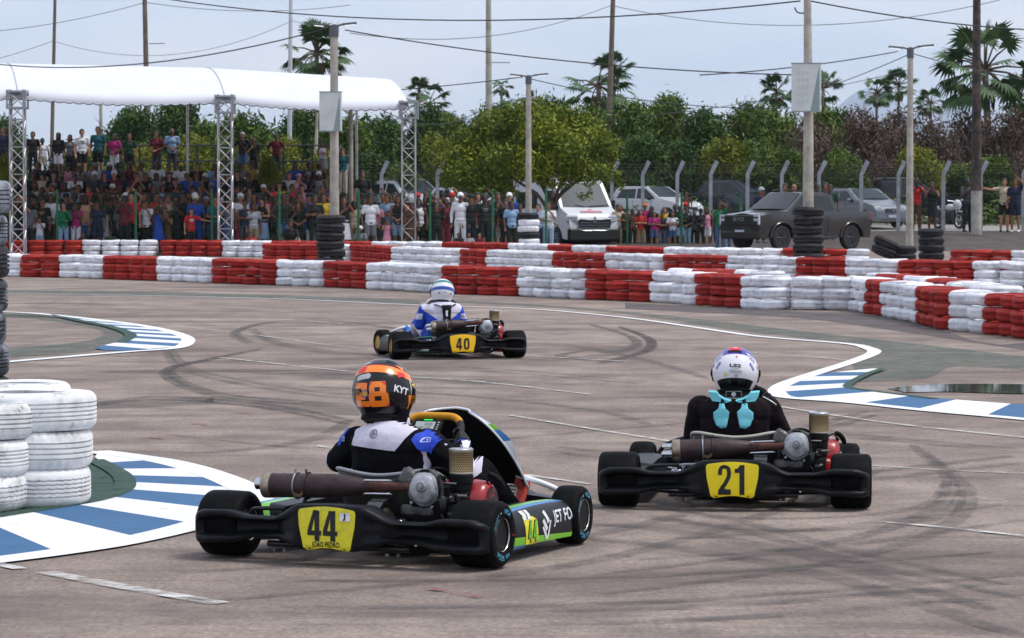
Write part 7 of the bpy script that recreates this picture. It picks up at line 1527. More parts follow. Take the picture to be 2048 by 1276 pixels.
def body_mesh(pose):
 J = skel(pose); mb = MB(); seated = pose.startswith('seated')
 mb.caps(J['neck'] - Vector((0, 0, .07)), J['head'] - Vector((0, -.02, .05)), .058, .052, 12); face_head(mb, J['head'])
 mb.ell(J['pel'], (.150, .105, .115)); mb.ell((J['pel'] + J['chest']) / 2, (.132, .092, .20)); mb.ell(J['chest'], (.158, .105, .15)); mb.caps(J['shl'], J['shr'], .052, .052, 12)
 for s_ in 'lr':
  mb.caps(J['sh' + s_], J['e' + s_], .047, .037, 10); mb.caps(J['e' + s_], J['w' + s_], .037, .026, 10)
  d = (J['w' + s_] - J['e' + s_]).normalized(); side = Vector((1 if s_ == 'l' else -1, 0, 0)); n = d.cross(side); n = n.normalized() if n.length > .1 else Vector((0, -1, 0)); w = d.cross(n).normalized(); c = J['w' + s_] + d * .045
  mb.ell(c, (.036, .042, .016), basis_m(w, d, n), 10, 7)
  for k, (o, L_) in enumerate(((-.030, .060), (-.010, .070), (.011, .066), (.031, .050))): a = c + w * o + d * .032; b = a + d * (L_ * .5) + n * .006; e = b + d * (L_ * .42) + n * .022; mb.caps(a, b, .0102, .0098, 6); mb.caps(b, e, .0098, .009, 6)
  sg = 1 if s_ == 'l' else -1; a = c - w * .030 * 1 - d * .02; mb.caps(a, a - w * .026 + d * .03 + n * .014, .012, .011, 6)
  mb.caps(J['h' + s_], J['k' + s_], .082, .056, 12); mb.caps(J['k' + s_], J['k' + s_].lerp(J['a' + s_], .35), .054, .056, 10); mb.caps(J['k' + s_].lerp(J['a' + s_], .35), J['a' + s_], .056, .036, 10); mb.caps(J['a' + s_] + Vector((0, .02, -.04)), J['a' + s_] + Vector((0, -.13, -.05)), .034, .028, 8)
 me = remesh(mb, .0115, 2, name='body')
 h = J['head']
 for m in (SKINS[1], EYE, LIP): me.materials.append(m)
 for p in me.polygons:
  q = p.center - h
  if q.y < -.06:
   if abs(abs(q.x) - .030) < .013 and abs(q.z - .006) < .008: p.material_index = 1
   elif abs(q.x) < .024 and abs(q.z + .062) < .007: p.material_index = 2
   elif abs(abs(q.x) - .030) < .019 and abs(q.z - .030) < .005: p.material_index = 1
 return me
def top_mesh(pose, kind):
 J = skel(pose); mb = MB(); g = .016; f = .45 if kind == 'tee' else (.0 if kind == 'tank' else 1.0)
 mb.ell(J['pel'] + Vector((0, 0, .05)), (.158 + g, .112 + g, .09)); mb.ell((J['pel'] + J['chest']) / 2, (.142 + g, .100 + g, .20)); mb.ell(J['chest'], (.160 + g, .108 + g, .155)); mb.caps(J['pel'] + Vector((-.05, 0, -.02)), J['pel'] + Vector((.05, 0, -.02)), .112, .112, 14)
 if kind == 'tank': mb.caps(J['shl'] * .55 + J['shr'] * .45 - Vector((.0, 0, .01)), J['shr'] * .55 + J['shl'] * .45 - Vector((0, 0, .01)), .060, .060); mb.caps(J['shl'].lerp(J['shr'], .22), J['shl'].lerp(J['shr'], .78), .056, .056, 12)
 else: mb.caps(J['shl'], J['shr'], .064, .064, 12)
 if f:
  for s_ in 'lr':
   if f < 1: mb.caps(J['sh' + s_], J['sh' + s_].lerp(J['e' + s_], .62), .064, .058, 12)
   else: mb.caps(J['sh' + s_], J['e' + s_], .062, .050, 12); mb.caps(J['e' + s_], J['e' + s_].lerp(J['w' + s_], .9), .048, .038, 10)
 me = remesh(mb, .014, 2, name='shirt')
 if not pose.startswith('seated'):
  bm = bmesh.new(); bm.from_mesh(me); bmesh.ops.delete(bm, geom=[v for v in bm.verts if v.co.z < J['pel'].z - .055 and abs(v.co.x) < .21], context='VERTS'); bm.to_mesh(me); bm.free()
 return me
def bottom_mesh(pose, kind):
 J = skel(pose); mb = MB(); seated = pose.startswith('seated')
 if kind in ('skirt', 'dress') and not seated:
  ln = .42 if kind == 'skirt' else .34; x0 = J['pel']
  rg = []
  for t in [k / 10 for k in range(11)]:
   z = x0.z + .12 - (ln + .16) * t; w = .150 + .075 * t; d = .112 + .06 * t; rg.append([(w * math.cos(a) * (1 + .03 * math.sin(a * 9) * t), d * math.sin(a) * (1 + .03 * math.sin(a * 9) * t), z) for a in [2 * PI * k / 36 for k in range(36)]])
  mb.loft(rg); me = mb.mesh('skirt', [], ang=50); return me
 mb.ell(J['pel'] - Vector((0, 0, .0)), (.160, .118, .12))
 for s_ in 'lr':
  if kind == 'shorts' or kind in ('skirt', 'dress'): mb.caps(J['h' + s_], J['h' + s_].lerp(J['k' + s_], .72), .094, .086, 12)
  else: mb.caps(J['h' + s_], J['k' + s_], .092, .070, 12); mb.caps(J['k' + s_], J['a' + s_] + Vector((0, 0, .03)), .068, .056, 12)
 return remesh(mb, .014, 2, name=kind)
def shoe_mesh(pose):
 J = skel(pose); mb = MB()
 for s_ in 'lr': a = J['a' + s_]; mb.caps(a + Vector((0, .03, -.045)), a + Vector((0, -.14, -.055)), .042, .036, 10); mb.ell(a + Vector((0, .01, -.02)), (.040, .050, .04))
 return remesh(mb, .014, 1, name='shoes')
def hair_mesh(pose, kind):
 J = skel(pose); h = J['head']; mb = MB()
 if kind == 'short': mb.ell(h + Vector((0, .030, .044)), (.095, .110, .108)); mb.ell(h + Vector((0, .052, -.005)), (.090, .085, .08))
 elif kind == 'long': mb.ell(h + Vector((0, .030, .042)), (.098, .112, .110)); mb.caps(h + Vector((0, .06, .0)), h + Vector((0, .075, -.24)), .084, .070, 12, sq=.7, up=(0, 1, 0)); [mb.caps(h + Vector((s_ * .076, .015, .0)), h + Vector((s_ * .082, .0, -.19)), .024, .020) for s_ in (-1, 1)]
 elif kind == 'bun': mb.ell(h + Vector((0, .030, .042)), (.094, .109, .107)); mb.ell(h + Vector((0, .09, .10)), (.045, .045, .045))
 elif kind == 'cap': mb.ell(h + Vector((0, .020, .056)), (.097, .113, .095)); mb.loft([[(h.x + .082 * math.cos(a) * k, h.y - .06 - .095 * math.sin(a) * k, h.z + .050 + z) for a in [PI * j / 8 for j in range(9)]] for k, z in ((1, .0), (1, .014))])
 elif kind == 'bald': mb.ell(h + Vector((0, .04, .0)), (.078, .080, .05))
 me = remesh(mb, .011, 2, name='hair')
 bm = bmesh.new(); bm.from_mesh(me)
 if kind != 'cap':
  dl = [v for v in bm.verts if (v.co.y - h.y) < -.040 and (v.co.z - h.z) < .072 and kind != 'bald']
  bmesh.ops.delete(bm, geom=dl, context='VERTS')
 bm.to_mesh(me); bm.free(); return me
_pc = {}
def pmesh(kind, pose, sub, mat):
 k = (kind, pose, sub)
 if k not in _pc: _pc[k] = {'body': lambda: body_mesh(pose), 'top': lambda: top_mesh(pose, sub), 'bottom': lambda: bottom_mesh(pose, sub), 'shoes': lambda: shoe_mesh(pose), 'hair': lambda: hair_mesh(pose, sub)}[kind]()
 key = (k, mat.name)
 if key not in _pc:
  me = _pc[k].copy()
  if kind == 'body': me.materials[0] = mat
  else: me.materials.clear(); me.materials.append(mat)
  _pc[key] = me
 return _pc[key]
PHONE = M('black_phone', (.01, .01, .012), .3)
def person(px, D, z, pose, top, bottom, hair='short', hc=0, H=None, head_py=None, skin=None, rz=None, label='', grp=None, cap=None, print_=None, bag=None):
 seated = pose.startswith('seated')
 if head_py is not None:
  zh = ZD(head_py, D); sc = (zh - z) / (.88 if seated else 1.72); sc = max(.45, min(1.14, sc))
 else: sc = (H or 1.7) / 1.72
 x = XD(px, D); skin = SKINS[skin if skin is not None else rnd.choice((0, 1, 1, 2, 2, 3))]
 t = thing('person', label, 'person', (x, D, z), rz if rz is not None else rnd.uniform(-.35, .35), grp); t.scale = (sc * (1.06 if sc < .8 else 1), sc * (1.06 if sc < .8 else 1), sc)
 link('body', pmesh('body', pose, '', skin), t)
 tk, tcol = top.split(' ', 1); bk, bcol = (bottom.split(' ', 1) if bottom else ('dress', tcol))
 if tk == 'bare': pass
 else: link({'tee': 'shirt', 'long': 'shirt', 'tank': 'vest_top', 'dress': 'dress_top'}[tk], pmesh('top', pose, 'tank' if tk == 'dress' else tk, cloth(tcol)), t)
 link(bk if bk != 'dress' else 'dress_skirt', pmesh('bottom', pose, bk, cloth(bcol)), t)
 link('shoes', pmesh('shoes', pose, '', cloth(rnd.choice(['white', 'black', 'grey', 'dark grey']))), t)
 if cap: link('cap', pmesh('hair', pose, 'cap', cloth(cap)), t)
 if not cap or hair == 'long': link('hair', pmesh('hair', pose, hair, HAIRS[hc]), t)
 J = skel(pose)
 if print_:
  mb = MB(); bv = bvh_of(_pc[('top', pose, 'tank' if tk == 'dress' else tk)]); c = J['chest']; fn = projector(bv, c + Vector((0, -.1, 0)), (1, 0, 0), (0, 0, 1), .004); fn_ = lambda u, v: fn(u, v)
  decal(mb, rrect(.16, .035, .008, 2, 0, .03), fn_, 0, .04); decal(mb, rrect(.11, .030, .008, 2, 0, -.03), fn_, 0, .04); mb.build('shirt_print', cloth(print_), t, fix=False)
 if pose in ('phone up',): mb = MB(); p = (J['wl'] + J['wr']) / 2 + Vector((0, -.07, .06)); mb.box(p, (.075, .010, .15), bev=.006); mb.build('phone', PHONE, t)
 if bag: mb = MB(); c = J['chest']; mb.tube(smooth_pts([c + Vector((-.14, -.09, .16)), c + Vector((-.02, -.135, .0)), c + Vector((.15, -.10, -.26))], 4), .014, 5, sq=.5); mb.build('bag_strap', cloth(bag), t)
 return t
TWORD = {'tee': 'T-shirt', 'long': 'long sleeved top', 'tank': 'vest', 'dress': 'dress', 'bare': ''}
used_labels = set()
def mk(px, D, z, pose, top, bottom, where, grp, desc=None, **kw):
 tk, tcol = top.split(' ', 1); cap = kw.get('cap')
 if desc: base = desc
 else:
  base = 'person in ' + (f"{tcol} {TWORD[tk]}");
  if bottom: bk, bc = bottom.split(' ', 1); base += f", {bc} {bk}"
  if cap: base += f", {cap} cap"
 pw = {'arms crossed': 'arms crossed', 'hands at face': 'hands at face', 'phone up': 'holding up a phone', 'hands on hips': 'hands on hips', 'arm raised': 'one arm raised', 'pointing': 'pointing', 'seated hands up': 'hands raised', 'seated leaning': 'leaning forward', 'one hand at chin': 'hand at chin', 'hands clasped': 'hands clasped', 'arm out': 'one arm stretched out'}.get(pose)
 hw_ = {'long': 'long haired ', 'bun': 'person with hair tied up, ', 'bald': 'bald '}.get(kw.get('hair'), '')
 b1 = base.split(', ')[0]; opts = []
 for o_ in ((base, pw if not desc else None), (base, None), (b1, pw if not desc else None), (b1, None)):
  opts.append(o_[0] + (', ' + o_[1] if o_[1] else '') + ', ' + where)
 if hw_.startswith('person'): opts += [o.replace('person in', 'person with hair up in') for o in opts]
 elif hw_: opts += [hw_ + o for o in opts]
 for e in ('slightly taller ', 'slightly shorter ', 'half hidden '): opts += [e + o for o in opts[:4]]
 ok = [o for o in opts if len(o.split()) <= 16 and o not in used_labels]; lab = ok[0] if ok else opts[3]
 used_labels.add(lab);
 return person(px, D, z, pose, top, bottom, label=lab, grp=grp, **kw)
def where_front(px):
 L_ = [(20, 'left truss tower'), (115, 'first green post'), (272, 'second green post'), (424, 'third green post'), (559, 'fourth green post'), (661, 'left black tyre pole'), (717, 'fifth green post'), (818, 'right truss tower'), (860, 'sixth green post'), (985, 'seventh green post'), (1057, 'middle lamp pole'), (1092, 'tree trunk')]
 n = min(L_, key=lambda q: abs(q[0] - px)); d = px - n[0]
 return ('at' if abs(d) < 9 else ('just right of' if d > 0 else 'just left of') if abs(d) < 32 else ('right of' if d > 0 else 'left of')) + ' the ' + n[1]
GF = 'spectators standing along the green fence'
F_ = [  # px, head row, pose, top, bottom, extras
 (19, 403, 'hands at face', 'tee dark grey', 'trousers grey', {}), (46, 385, 'hands at face', 'tee black', 'trousers black', {}), (67, 386, 'phone up', 'tee black', 'trousers dark grey', dict(cap='black')), (80, 432, 'hands at face', 'tee white', 'shorts light denim', {}), (86, 395, 'straight', 'tee black', 'trousers black', dict(print_='mustard')),
 (102, 385, 'hands clasped', 'long white', 'trousers brown', {}), (127, 402, 'one hand at chin', 'long green', 'trousers light denim', dict(hair='long')), (152, 403, 'hands at face', 'tee magenta', 'trousers white', dict(hair='bun')), (171, 388, 'straight', 'tank peach', 'shorts denim', dict(hair='long')), (196, 400, 'straight', 'tee navy', 'shorts navy', {}),
 (209, 412, 'straight', 'dress light grey', None, dict(hair='long')), (222, 392, 'straight', 'tee black', 'trousers black', dict(cap='black')), (250, 389, 'hands at face', 'tee maroon', 'trousers black', {}), (262, 382, 'straight', 'tee red', 'trousers black', {}), (293, 398, 'hands at face', 'tee white', 'trousers black', {}),
 (317, 410, 'hands at face', 'dress blue', None, dict(hair='long')), (335, 420, 'hands at face', 'dress brown', None, dict(hair='bun')), (353, 401, 'phone up', 'dress black', None, dict(hair='long')), (383, 414, 'pointing', 'tee red', 'shorts black', dict(print_='white')), (392, 388, 'straight', 'tee blue', 'trousers blue', dict(cap='cream')),
 (413, 391, 'straight', 'tee black', 'shorts denim', dict(cap='grey')), (432, 390, 'one hand at chin', 'tee teal', 'skirt black', dict(hair='long')), (456, 395, 'straight', 'tank grey', 'skirt denim', dict(hair='long')), (477, 432, 'hands at face', 'dress hot pink', None, dict(hair='bun')), (490, 398, 'arms crossed', 'tank navy', 'shorts dark grey', dict(hair='bun')),
 (525, 390, 'arms crossed', 'tank black', 'skirt light denim', dict(cap='black', hair='long', skin=0)), (548, 392, 'straight', 'tee dark grey', 'trousers black', {}), (567, 385, 'hands on hips', 'tank black', 'shorts denim', {}), (596, 402, 'hands clasped', 'tee black', 'trousers black', {}), (622, 412, 'hands at face', 'tank navy', 'trousers white', {}), (630, 388, 'arms crossed', 'tee black', 'trousers black', {}),
 (648, 385, 'straight', 'tee yellow', 'trousers denim', {}), (652, 407, 'straight', 'tee pink', 'shorts black', {}), (688, 392, 'phone up', 'tee black', 'skirt white', dict(hair='long')), (708, 400, 'straight', 'tee beige', 'trousers khaki', {}), (728, 396, 'straight', 'tee black', 'trousers black', {}),
 (741, 389, 'straight', 'tee white', 'shorts grey', {}), (752, 400, 'straight', 'tee pink', 'trousers dark grey', dict(skin=3)), (775, 386, 'arms crossed', 'tee light blue', 'shorts denim', {}), (774, 436, 'hands at face', 'dress pink', None, dict(hair='bun')), (797, 388, 'hands clasped', 'tank black', 'shorts light denim', dict(hair='long')), (812, 392, 'straight', 'tee orange', 'trousers black', {}),
 (822, 400, 'straight', 'dress brown', None, dict(skin=2, hair='bun')), (838, 395, 'straight', 'tank white', 'shorts black', dict(skin=2)), (851, 392, 'arm raised', 'tee navy', 'trousers black', {}), (873, 403, 'arm raised', 'tee black', 'trousers black', {}), (891, 395, 'arms crossed', 'tee maroon', 'trousers rose', dict(hair='long')), (905, 402, 'straight', 'tee black', 'shorts black', {}),
 (921, 383, 'straight', 'long white', 'trousers white', dict(cap='white')), (934, 393, 'hands clasped', 'tee pink', 'skirt navy', dict(hair='long')), (950, 400, 'straight', 'tee maroon', 'trousers black', {}), (969, 386, 'straight', 'tee black', 'trousers black', dict(print_='grey')), (980, 398, 'straight', 'tee dark grey', 'shorts navy', {}), (997, 400, 'straight', 'tank brown', 'shorts white', dict(hair='long', skin=1)),
 (1023, 400, 'straight', 'tee light blue', 'trousers black', {}), (1040, 406, 'straight', 'tee grey', 'trousers dark grey', dict(skin=2)), (1076, 405, 'straight', 'tee light blue', 'trousers navy', {}), (1097, 402, 'one hand at chin', 'tee white', 'trousers light denim', {}), (1012, 396, 'straight', 'tee black', 'trousers black', {}), (862, 388, 'straight', 'tee black', 'trousers dark grey', dict(cap='black')), (943, 386, 'straight', 'tee black', 'trousers navy', dict(cap='black')), (60, 400, 'straight', 'tee grey', 'trousers dark grey', {}), (240, 410, 'straight', 'tee grey', 'shorts navy', {}), (507, 404, 'straight', 'tee light grey', 'shorts khaki', dict(hair='long'))]
for i, (px, hy, pose, top, bot, kw) in enumerate(F_):
 D = 104.0 + (i % 3) * .32; kw = dict(kw); mk(px, D, 0, pose, top, bot, where_front(px), GF, head_py=hy + 3, **kw)
for (px, hy, top, cap, d) in ((168, 464, 'tee black', None, 'child in black sitting low'), (222, 461, 'tee dark green', None, 'child in dark green sitting low'), (503, 464, 'tee red', None, 'child in red sitting low'), (557, 455, 'tee black', None, 'boy in black sitting on the ground'), (583, 440, 'tee black', None, 'youth in black sitting on the ground'), (589, 463, 'tee white', None, 'child in white sitting low'), (722, 452, 'tee grey', 'white', 'child in white cap sitting low'), (918, 466, 'tee black', None, 'child in dark clothes sitting low'), (938, 466, 'tee light grey', None, 'child in light grey sitting low'), (960, 466, 'tee maroon', None, 'child in maroon sitting low')):
 mk(px, 103.6, .18, 'seated', top, 'shorts navy', where_front(px), 'children sitting by the fence', desc=d, head_py=hy, cap=cap)
COLS = ['black', 'black', 'white', 'navy', 'dark grey', 'grey', 'blue', 'maroon', 'black', 'light blue', 'red', 'beige', 'dark green', 'light grey', 'black', 'brown', 'pink', 'teal']
BOTS = ['trousers black', 'shorts denim', 'trousers denim', 'shorts black', 'trousers dark grey', 'shorts khaki', 'shorts navy']
ROWN = ['lowest row of the grandstand', 'second row of the grandstand', 'third row of the grandstand', 'fourth row of the grandstand', 'fifth row of the grandstand']
def where_row(px, r):
 L_ = [(38, 'left truss tower'), (202, 'gap post'), (295, 'wooden pole'), (451, 'middle truss tower'), (580, 'white pole'), (661, 'left lamp pole')]; n = min(L_, key=lambda q: abs(q[0] - px)); k = int(round(abs(px - n[0]) / 17.0)); sd = 'right' if px > n[0] else 'left'
 return (f"{ROWN[r][:-19]}, below the {n[1]}" if k == 0 else f"{ROWN[r][:-19]}, {ORD[k - 1]} {sd} of {n[1]}")
spec = {(4, 317): ('seated', 'tee white', None), (4, 363): ('seated', 'tee white', 'yellow'), (4, 396): ('seated', 'tee black', None), (4, 480): ('seated', 'tee grey', None), (4, 505): ('seated', 'tee mustard', None), (4, 220): ('seated', 'tee blue', 'white'), (4, 591): ('seated', 'tee blue', None), (4, 636): ('seated leaning', 'tee black', 'maroon'), (3, 598): ('seated hands up', 'tee pink', 'pink'), (3, 580): ('seated', 'tee white', None), (4, 429): ('seated', 'tee light blue', None),
  (2, 129): ('seated', 'tee light blue', None), (3, 152): ('seated leaning', 'tee white', None), (3, 211): ('seated', 'tee navy', None), (3, 245): ('seated', 'tee navy', None), (2, 227): ('seated', 'tee black', 'white'), (2, 307): ('seated', 'tee dark grey', None), (3, 340): ('seated', 'tank black', None), (3, 373): ('seated', 'tee blue', None), (1, 166): ('seated', 'tee lime', None), (1, 200): ('seated hands up', 'tank black', None), (1, 273): ('seated leaning', 'tee white', None), (1, 324): ('seated', 'tee red', None), (1, 353): ('seated hands up', 'tee beige', None),
  (1, 378): ('seated', 'tee peach', None), (1, 424): ('seated', 'tee black', None), (1, 467): ('seated', 'tee white', None), (2, 606): ('seated', 'tee pink', None), (2, 585): ('seated', 'tee red', None), (2, 645): ('seated hands up', 'tee maroon', None), (1, 490): ('seated', 'tee peach', None), (1, 88): ('seated', 'tee maroon', None), (2, 560): ('seated', 'tee yellow', None), (0, 300): ('seated', 'tee red', None), (0, 60): ('seated', 'tee beige', None), (0, 20): ('seated', 'tee white', None)}
rr_ = random.Random(33)
for r, (sy, sz) in enumerate(SEATS):
 fixed = sorted(px for (q, px) in spec if q == r); px = 6 if r < 4 else 56; got = []
 while px < 655:
  px += rr_.uniform(17, 26) * (1.0 if r < 4 else 1.15)
  if px > 655: break
  if all(abs(px - f) > 13 for f in fixed): got.append(px)
 if r == 0: got = [p for p in got if rr_.random() < .55]
 if r == 4: got = [p for p in got if not 515 < p < 570]
 for px in sorted(fixed + got):
  if (r, px) in spec: pose, top, cap = spec[(r, px)]
  else: pose = rr_.choice(['seated', 'seated', 'seated leaning', 'seated hands up']); top = rr_.choice(['tee ', 'tee ', 'tee ', 'tank ', 'long ']) + rr_.choice(COLS); cap = rr_.choice([None] * 7 + ['black', 'white', 'grey'])
  mk(px, sy - .02, sz + rr_.uniform(-.02, .02), pose, top, rr_.choice(BOTS), where_row(px, r), 'spectators seated in the grandstand', H=rr_.uniform(1.62, 1.84), cap=cap, hair=rr_.choice(['short', 'short', 'short', 'long', 'bun']), hc=rr_.choice([0, 0, 0, 1]), skin=rr_.choice([1, 2, 2, 3, 0]))
for k in range(46):
 px = 14 + k * 23.4 + rr_.uniform(-6, 6)
 if abs(px - 661) < 16 or abs(px - 1057) < 12: continue
 mk(px, 105.1 if px < 700 else 105.6, 0, rr_.choice(['straight', 'straight', 'arms crossed', 'hands at face', 'phone up', 'arm raised', 'hands on hips', 'one hand at chin']), rr_.choice(['tee ', 'tee ', 'tank ']) + rr_.choice(COLS), rr_.choice(BOTS), 'second row, ' + where_front(px), 'spectators behind the front row', head_py=rr_.uniform(377, 388), cap=rr_.choice([None] * 5 + ['black', 'white', 'red', 'navy']), hair=rr_.choice(['short', 'short', 'long', 'bun']))
for (px, hy, pose, top, bot, kw) in ((8, 254, 'straight', 'tee navy', 'trousers navy', dict(d='person in dark blue standing on top left of the left tower')), (67, 264, 'straight', 'tee black', 'trousers black', {}), (86, 277, 'straight', 'tee white', 'shorts cream', {}), (118, 266, 'straight', 'tee black', 'shorts white', dict(hair='long')), (119, 281, 'arms crossed', 'tee black', 'shorts cream', {}), (141, 270, 'straight', 'tee grey', 'trousers black', dict(hair='long')),
 (147, 284, 'arms crossed', 'tee white', 'shorts black', {}), (165, 259, 'straight', 'tee white', 'shorts black', dict(print_='grey')), (197, 254, 'straight', 'tee teal', 'shorts black', {}), (230, 268, 'hands clasped', 'tee magenta', 'trousers white', dict(hair='long')), (260, 268, 'straight', 'tee dark green', 'shorts black', {}), (314, 263, 'hands clasped', 'tee maroon', 'trousers dark grey', {}), (345, 257, 'hands clasped', 'tee light blue', 'trousers dark grey', dict(hair='bald', hc=2)),
 (486, 265, 'hands on hips', 'tee black', 'shorts denim', dict(hc=2, bag='maroon')), (508, 276, 'straight', 'tee black', 'trousers black', {}), (553, 269, 'hands on hips', 'tee maroon', 'trousers dark grey', {}), (646, 284, 'arms crossed', 'tank white', 'skirt grey', dict(hair='long')), (686, 297, 'straight', 'tee teal', 'trousers cream', {})):
 kw = dict(kw); d = kw.pop('d', None); yy = 112.3 + hash01(px) * .8
 mk(px, yy, TOPZ if px < 670 else 1.9, pose, top, bot, 'standing on the upper deck', 'spectators on the upper deck', desc=d[:-0] if False else None, head_py=hy, **kw) if px != 8 else mk(px, yy, TOPZ, pose, top, bot, 'standing on the upper deck left of the left tower', 'spectators on the upper deck', head_py=hy)
mk(725, 108.5, .85, 'straight', 'tee black', 'trousers dark grey', 'standing raised above the crowd beside the thin lamp pole', None, head_py=342); mb = MB(); mb.box((XD(725, 108.5), 108.5, .42), (.7, .6, .84), bev=.02); tag(mb.build('equipment_box', STEEL), 'dark box under the black shirted man by the thin lamp pole', 'box')
GV = 'spectators beside the white van'
for (px, hy, pose, top, bot, kw) in ((1241, 412, 'arms crossed', 'tank black', 'trousers black', dict(skin=1)), (1254, 416, 'straight', 'tee black', 'trousers black', {}), (1236, 409, 'straight', 'tee beige', 'trousers khaki', {}), (1265, 418, 'arm raised', 'tee brown', 'trousers black', {}), (1281, 420, 'arms crossed', 'tee red', 'trousers tan', {}), (1290, 407, 'straight', 'tee magenta', 'trousers black', dict(cap='orange')), (1308, 424, 'arms crossed', 'tee magenta', 'shorts denim', {}),
 (1316, 441, 'straight', 'tee red', 'shorts khaki', {}), (1329, 415, 'straight', 'tee yellow', 'shorts grey', {}), (1325, 427, 'arms crossed', 'tee black', 'trousers denim', {}), (1345, 424, 'arms crossed', 'tee white', 'shorts denim', dict(hair='long')), (1360, 413, 'arms crossed', 'tee dark green', 'shorts light denim', {}), (1374, 418, 'hands clasped', 'tee black', 'trousers light denim', {}), (1388, 424, 'straight', 'tee dark grey', 'trousers black', {}),
 (1401, 418, 'hands clasped', 'long black', 'trousers black', dict(cap='black')), (1414, 416, 'straight', 'tank pink', 'shorts white', dict(hair='long')), (1426, 420, 'straight', 'tee black', 'trousers dark grey', {}), (1371, 405, 'straight', 'tee light grey', 'shorts black', dict(cap='red')), (1303, 413, 'straight', 'tee black', 'trousers black', {}), (1350, 410, 'straight', 'tee black', 'trousers navy', {})):
 mk(px, 117.0 + hash01(px) * .9, 0, pose, top, bot, 'in the group right of the van', GV, head_py=hy, **dict(kw))
mk(1440, 112.0, 0.0, 'arm raised', 'tee green', 'trousers denim', 'between the group and the dark pickup', GV, head_py=406); mk(1453, 112.2, 0.0, 'straight', 'tee black', 'trousers denim', 'between the group and the dark pickup', GV, head_py=407)
GR = 'people behind the dark pickup and fence'
mk(1373, 125.5, .80, 'straight', 'tee brown', 'trousers black', 'small figure by the white hatchback bonnet', GR, head_py=385)
for (px, hy, D, pose, top, bot, kw, wh) in ((1522, 357, 117.5, 'straight', 'tee navy', 'trousers black', dict(cap='light grey', rz=.5), 'beside the windscreen of the dark pickup'), (1588, 348, 119, 'straight', 'long white', 'trousers dark grey', dict(hair='bald'), 'behind the pickup roof left of the pole'), (1570, 368, 119.5, 'straight', 'tee black', 'trousers black', {}, 'only head seen over the pickup roof'), (1634, 364, 119, 'straight', 'tee black', 'trousers black', {}, 'head seen just right of the concrete pole'),
 (1651, 366, 119.6, 'straight', 'tee dark grey', 'trousers black', {}, 'head seen left of the green shirted man'), (1660, 356, 118.6, 'straight', 'tee dark green', 'trousers black', {}, 'standing behind the pickup bed'), (1832, 350, 122.4, 'phone up', 'tee red', 'trousers brown', {}, 'partly behind the right lamp pole'), (1864, 365, 122.2, 'hands at face', 'dress black', None, dict(hair='bun', skin=2), 'right of the right lamp pole'),
 (1934, 353, 122.4, 'phone up', 'tee dark grey', 'trousers black', {}, 'left of the dark tarred pole'), (2008, 352, 122.2, 'arm out', 'tee beige', 'shorts black', dict(skin=0), 'hand on the fence at far right'), (2030, 354, 122.0, 'arm raised', 'tee navy', 'shorts navy', dict(skin=1), 'beside the last fence post at right')):
 mk(px, D, terr(0, D), pose, top, bot, wh, GR, head_py=hy, **kw)
# ================================================================== VEHICLES
GLASS = M('car_glass', (.018, .022, .025), .08, spec=.45); GLASSL = M('windscreen_glass', S(58, 68, 76), .35, spec=.12); CTY = M('road_tyre', (.016, .016, .018), .8); BLKT = M('black_trim', (.012, .012, .014), .5)
HLM = M('headlamp', S(196, 204, 214), .12, .3, coat=.6); TLM = M('tail_lamp', S(150, 16, 20), .25, coat=.5); PLT = M('number_plate_white', S(206, 210, 216), .5); PLB = M('plate_blue_band', S(40, 70, 160), .5); SILV = M('silver_trim', S(176, 180, 186), .25, .9)
def paint(n, c, metal=.0, rough=.28, dirt=None): return M(n, c, rough, metal, coat=.7, dirt=dirt, ds=2.5, dfac=.5, thr=(.4, .62))
def cwheel(par, c, r, w, rimc, side):
 mb = MB(); h = w / 2; mb.lathe([(r * .62, -h * .8), (r * .72, -h), (r * .93, -h), (r, -h * .8), (r, h * .8), (r * .93, h), (r * .72, h), (r * .62, h * .8)], axis=(1, 0, 0), seg=32, closed=True); t = mb.build('tyre', CTY, par, c, ang=50)
 mb = MB(); mb.lathe([(r * .64, side * h * .8), (r * .60, side * h * .75), (r * .56, side * h * .2), (.0, side * h * .2)], axis=(1, 0, 0), seg=28, m=1)
 mb.lathe([(r * .64, side * h * .86), (r * .58, side * h * .88), (r * .57, side * h * .6), (r * .64, side * h * .6)], axis=(1, 0, 0), seg=28, closed=True, m=0)
 for k in range(6): a = 2 * PI * k / 6; mb.tube([(side * h * .72, 0, 0), (side * h * .72, r * .58 * math.cos(a), r * .58 * math.sin(a))], [r * .10, r * .07], 5)
 mb.lathe([(r * .14, side * h * .6), (r * .12, side * h * .9), (0, side * h * .9)], axis=(1, 0, 0), seg=12); mb.build('rim', [rimc, BLKT], t, ang=50)
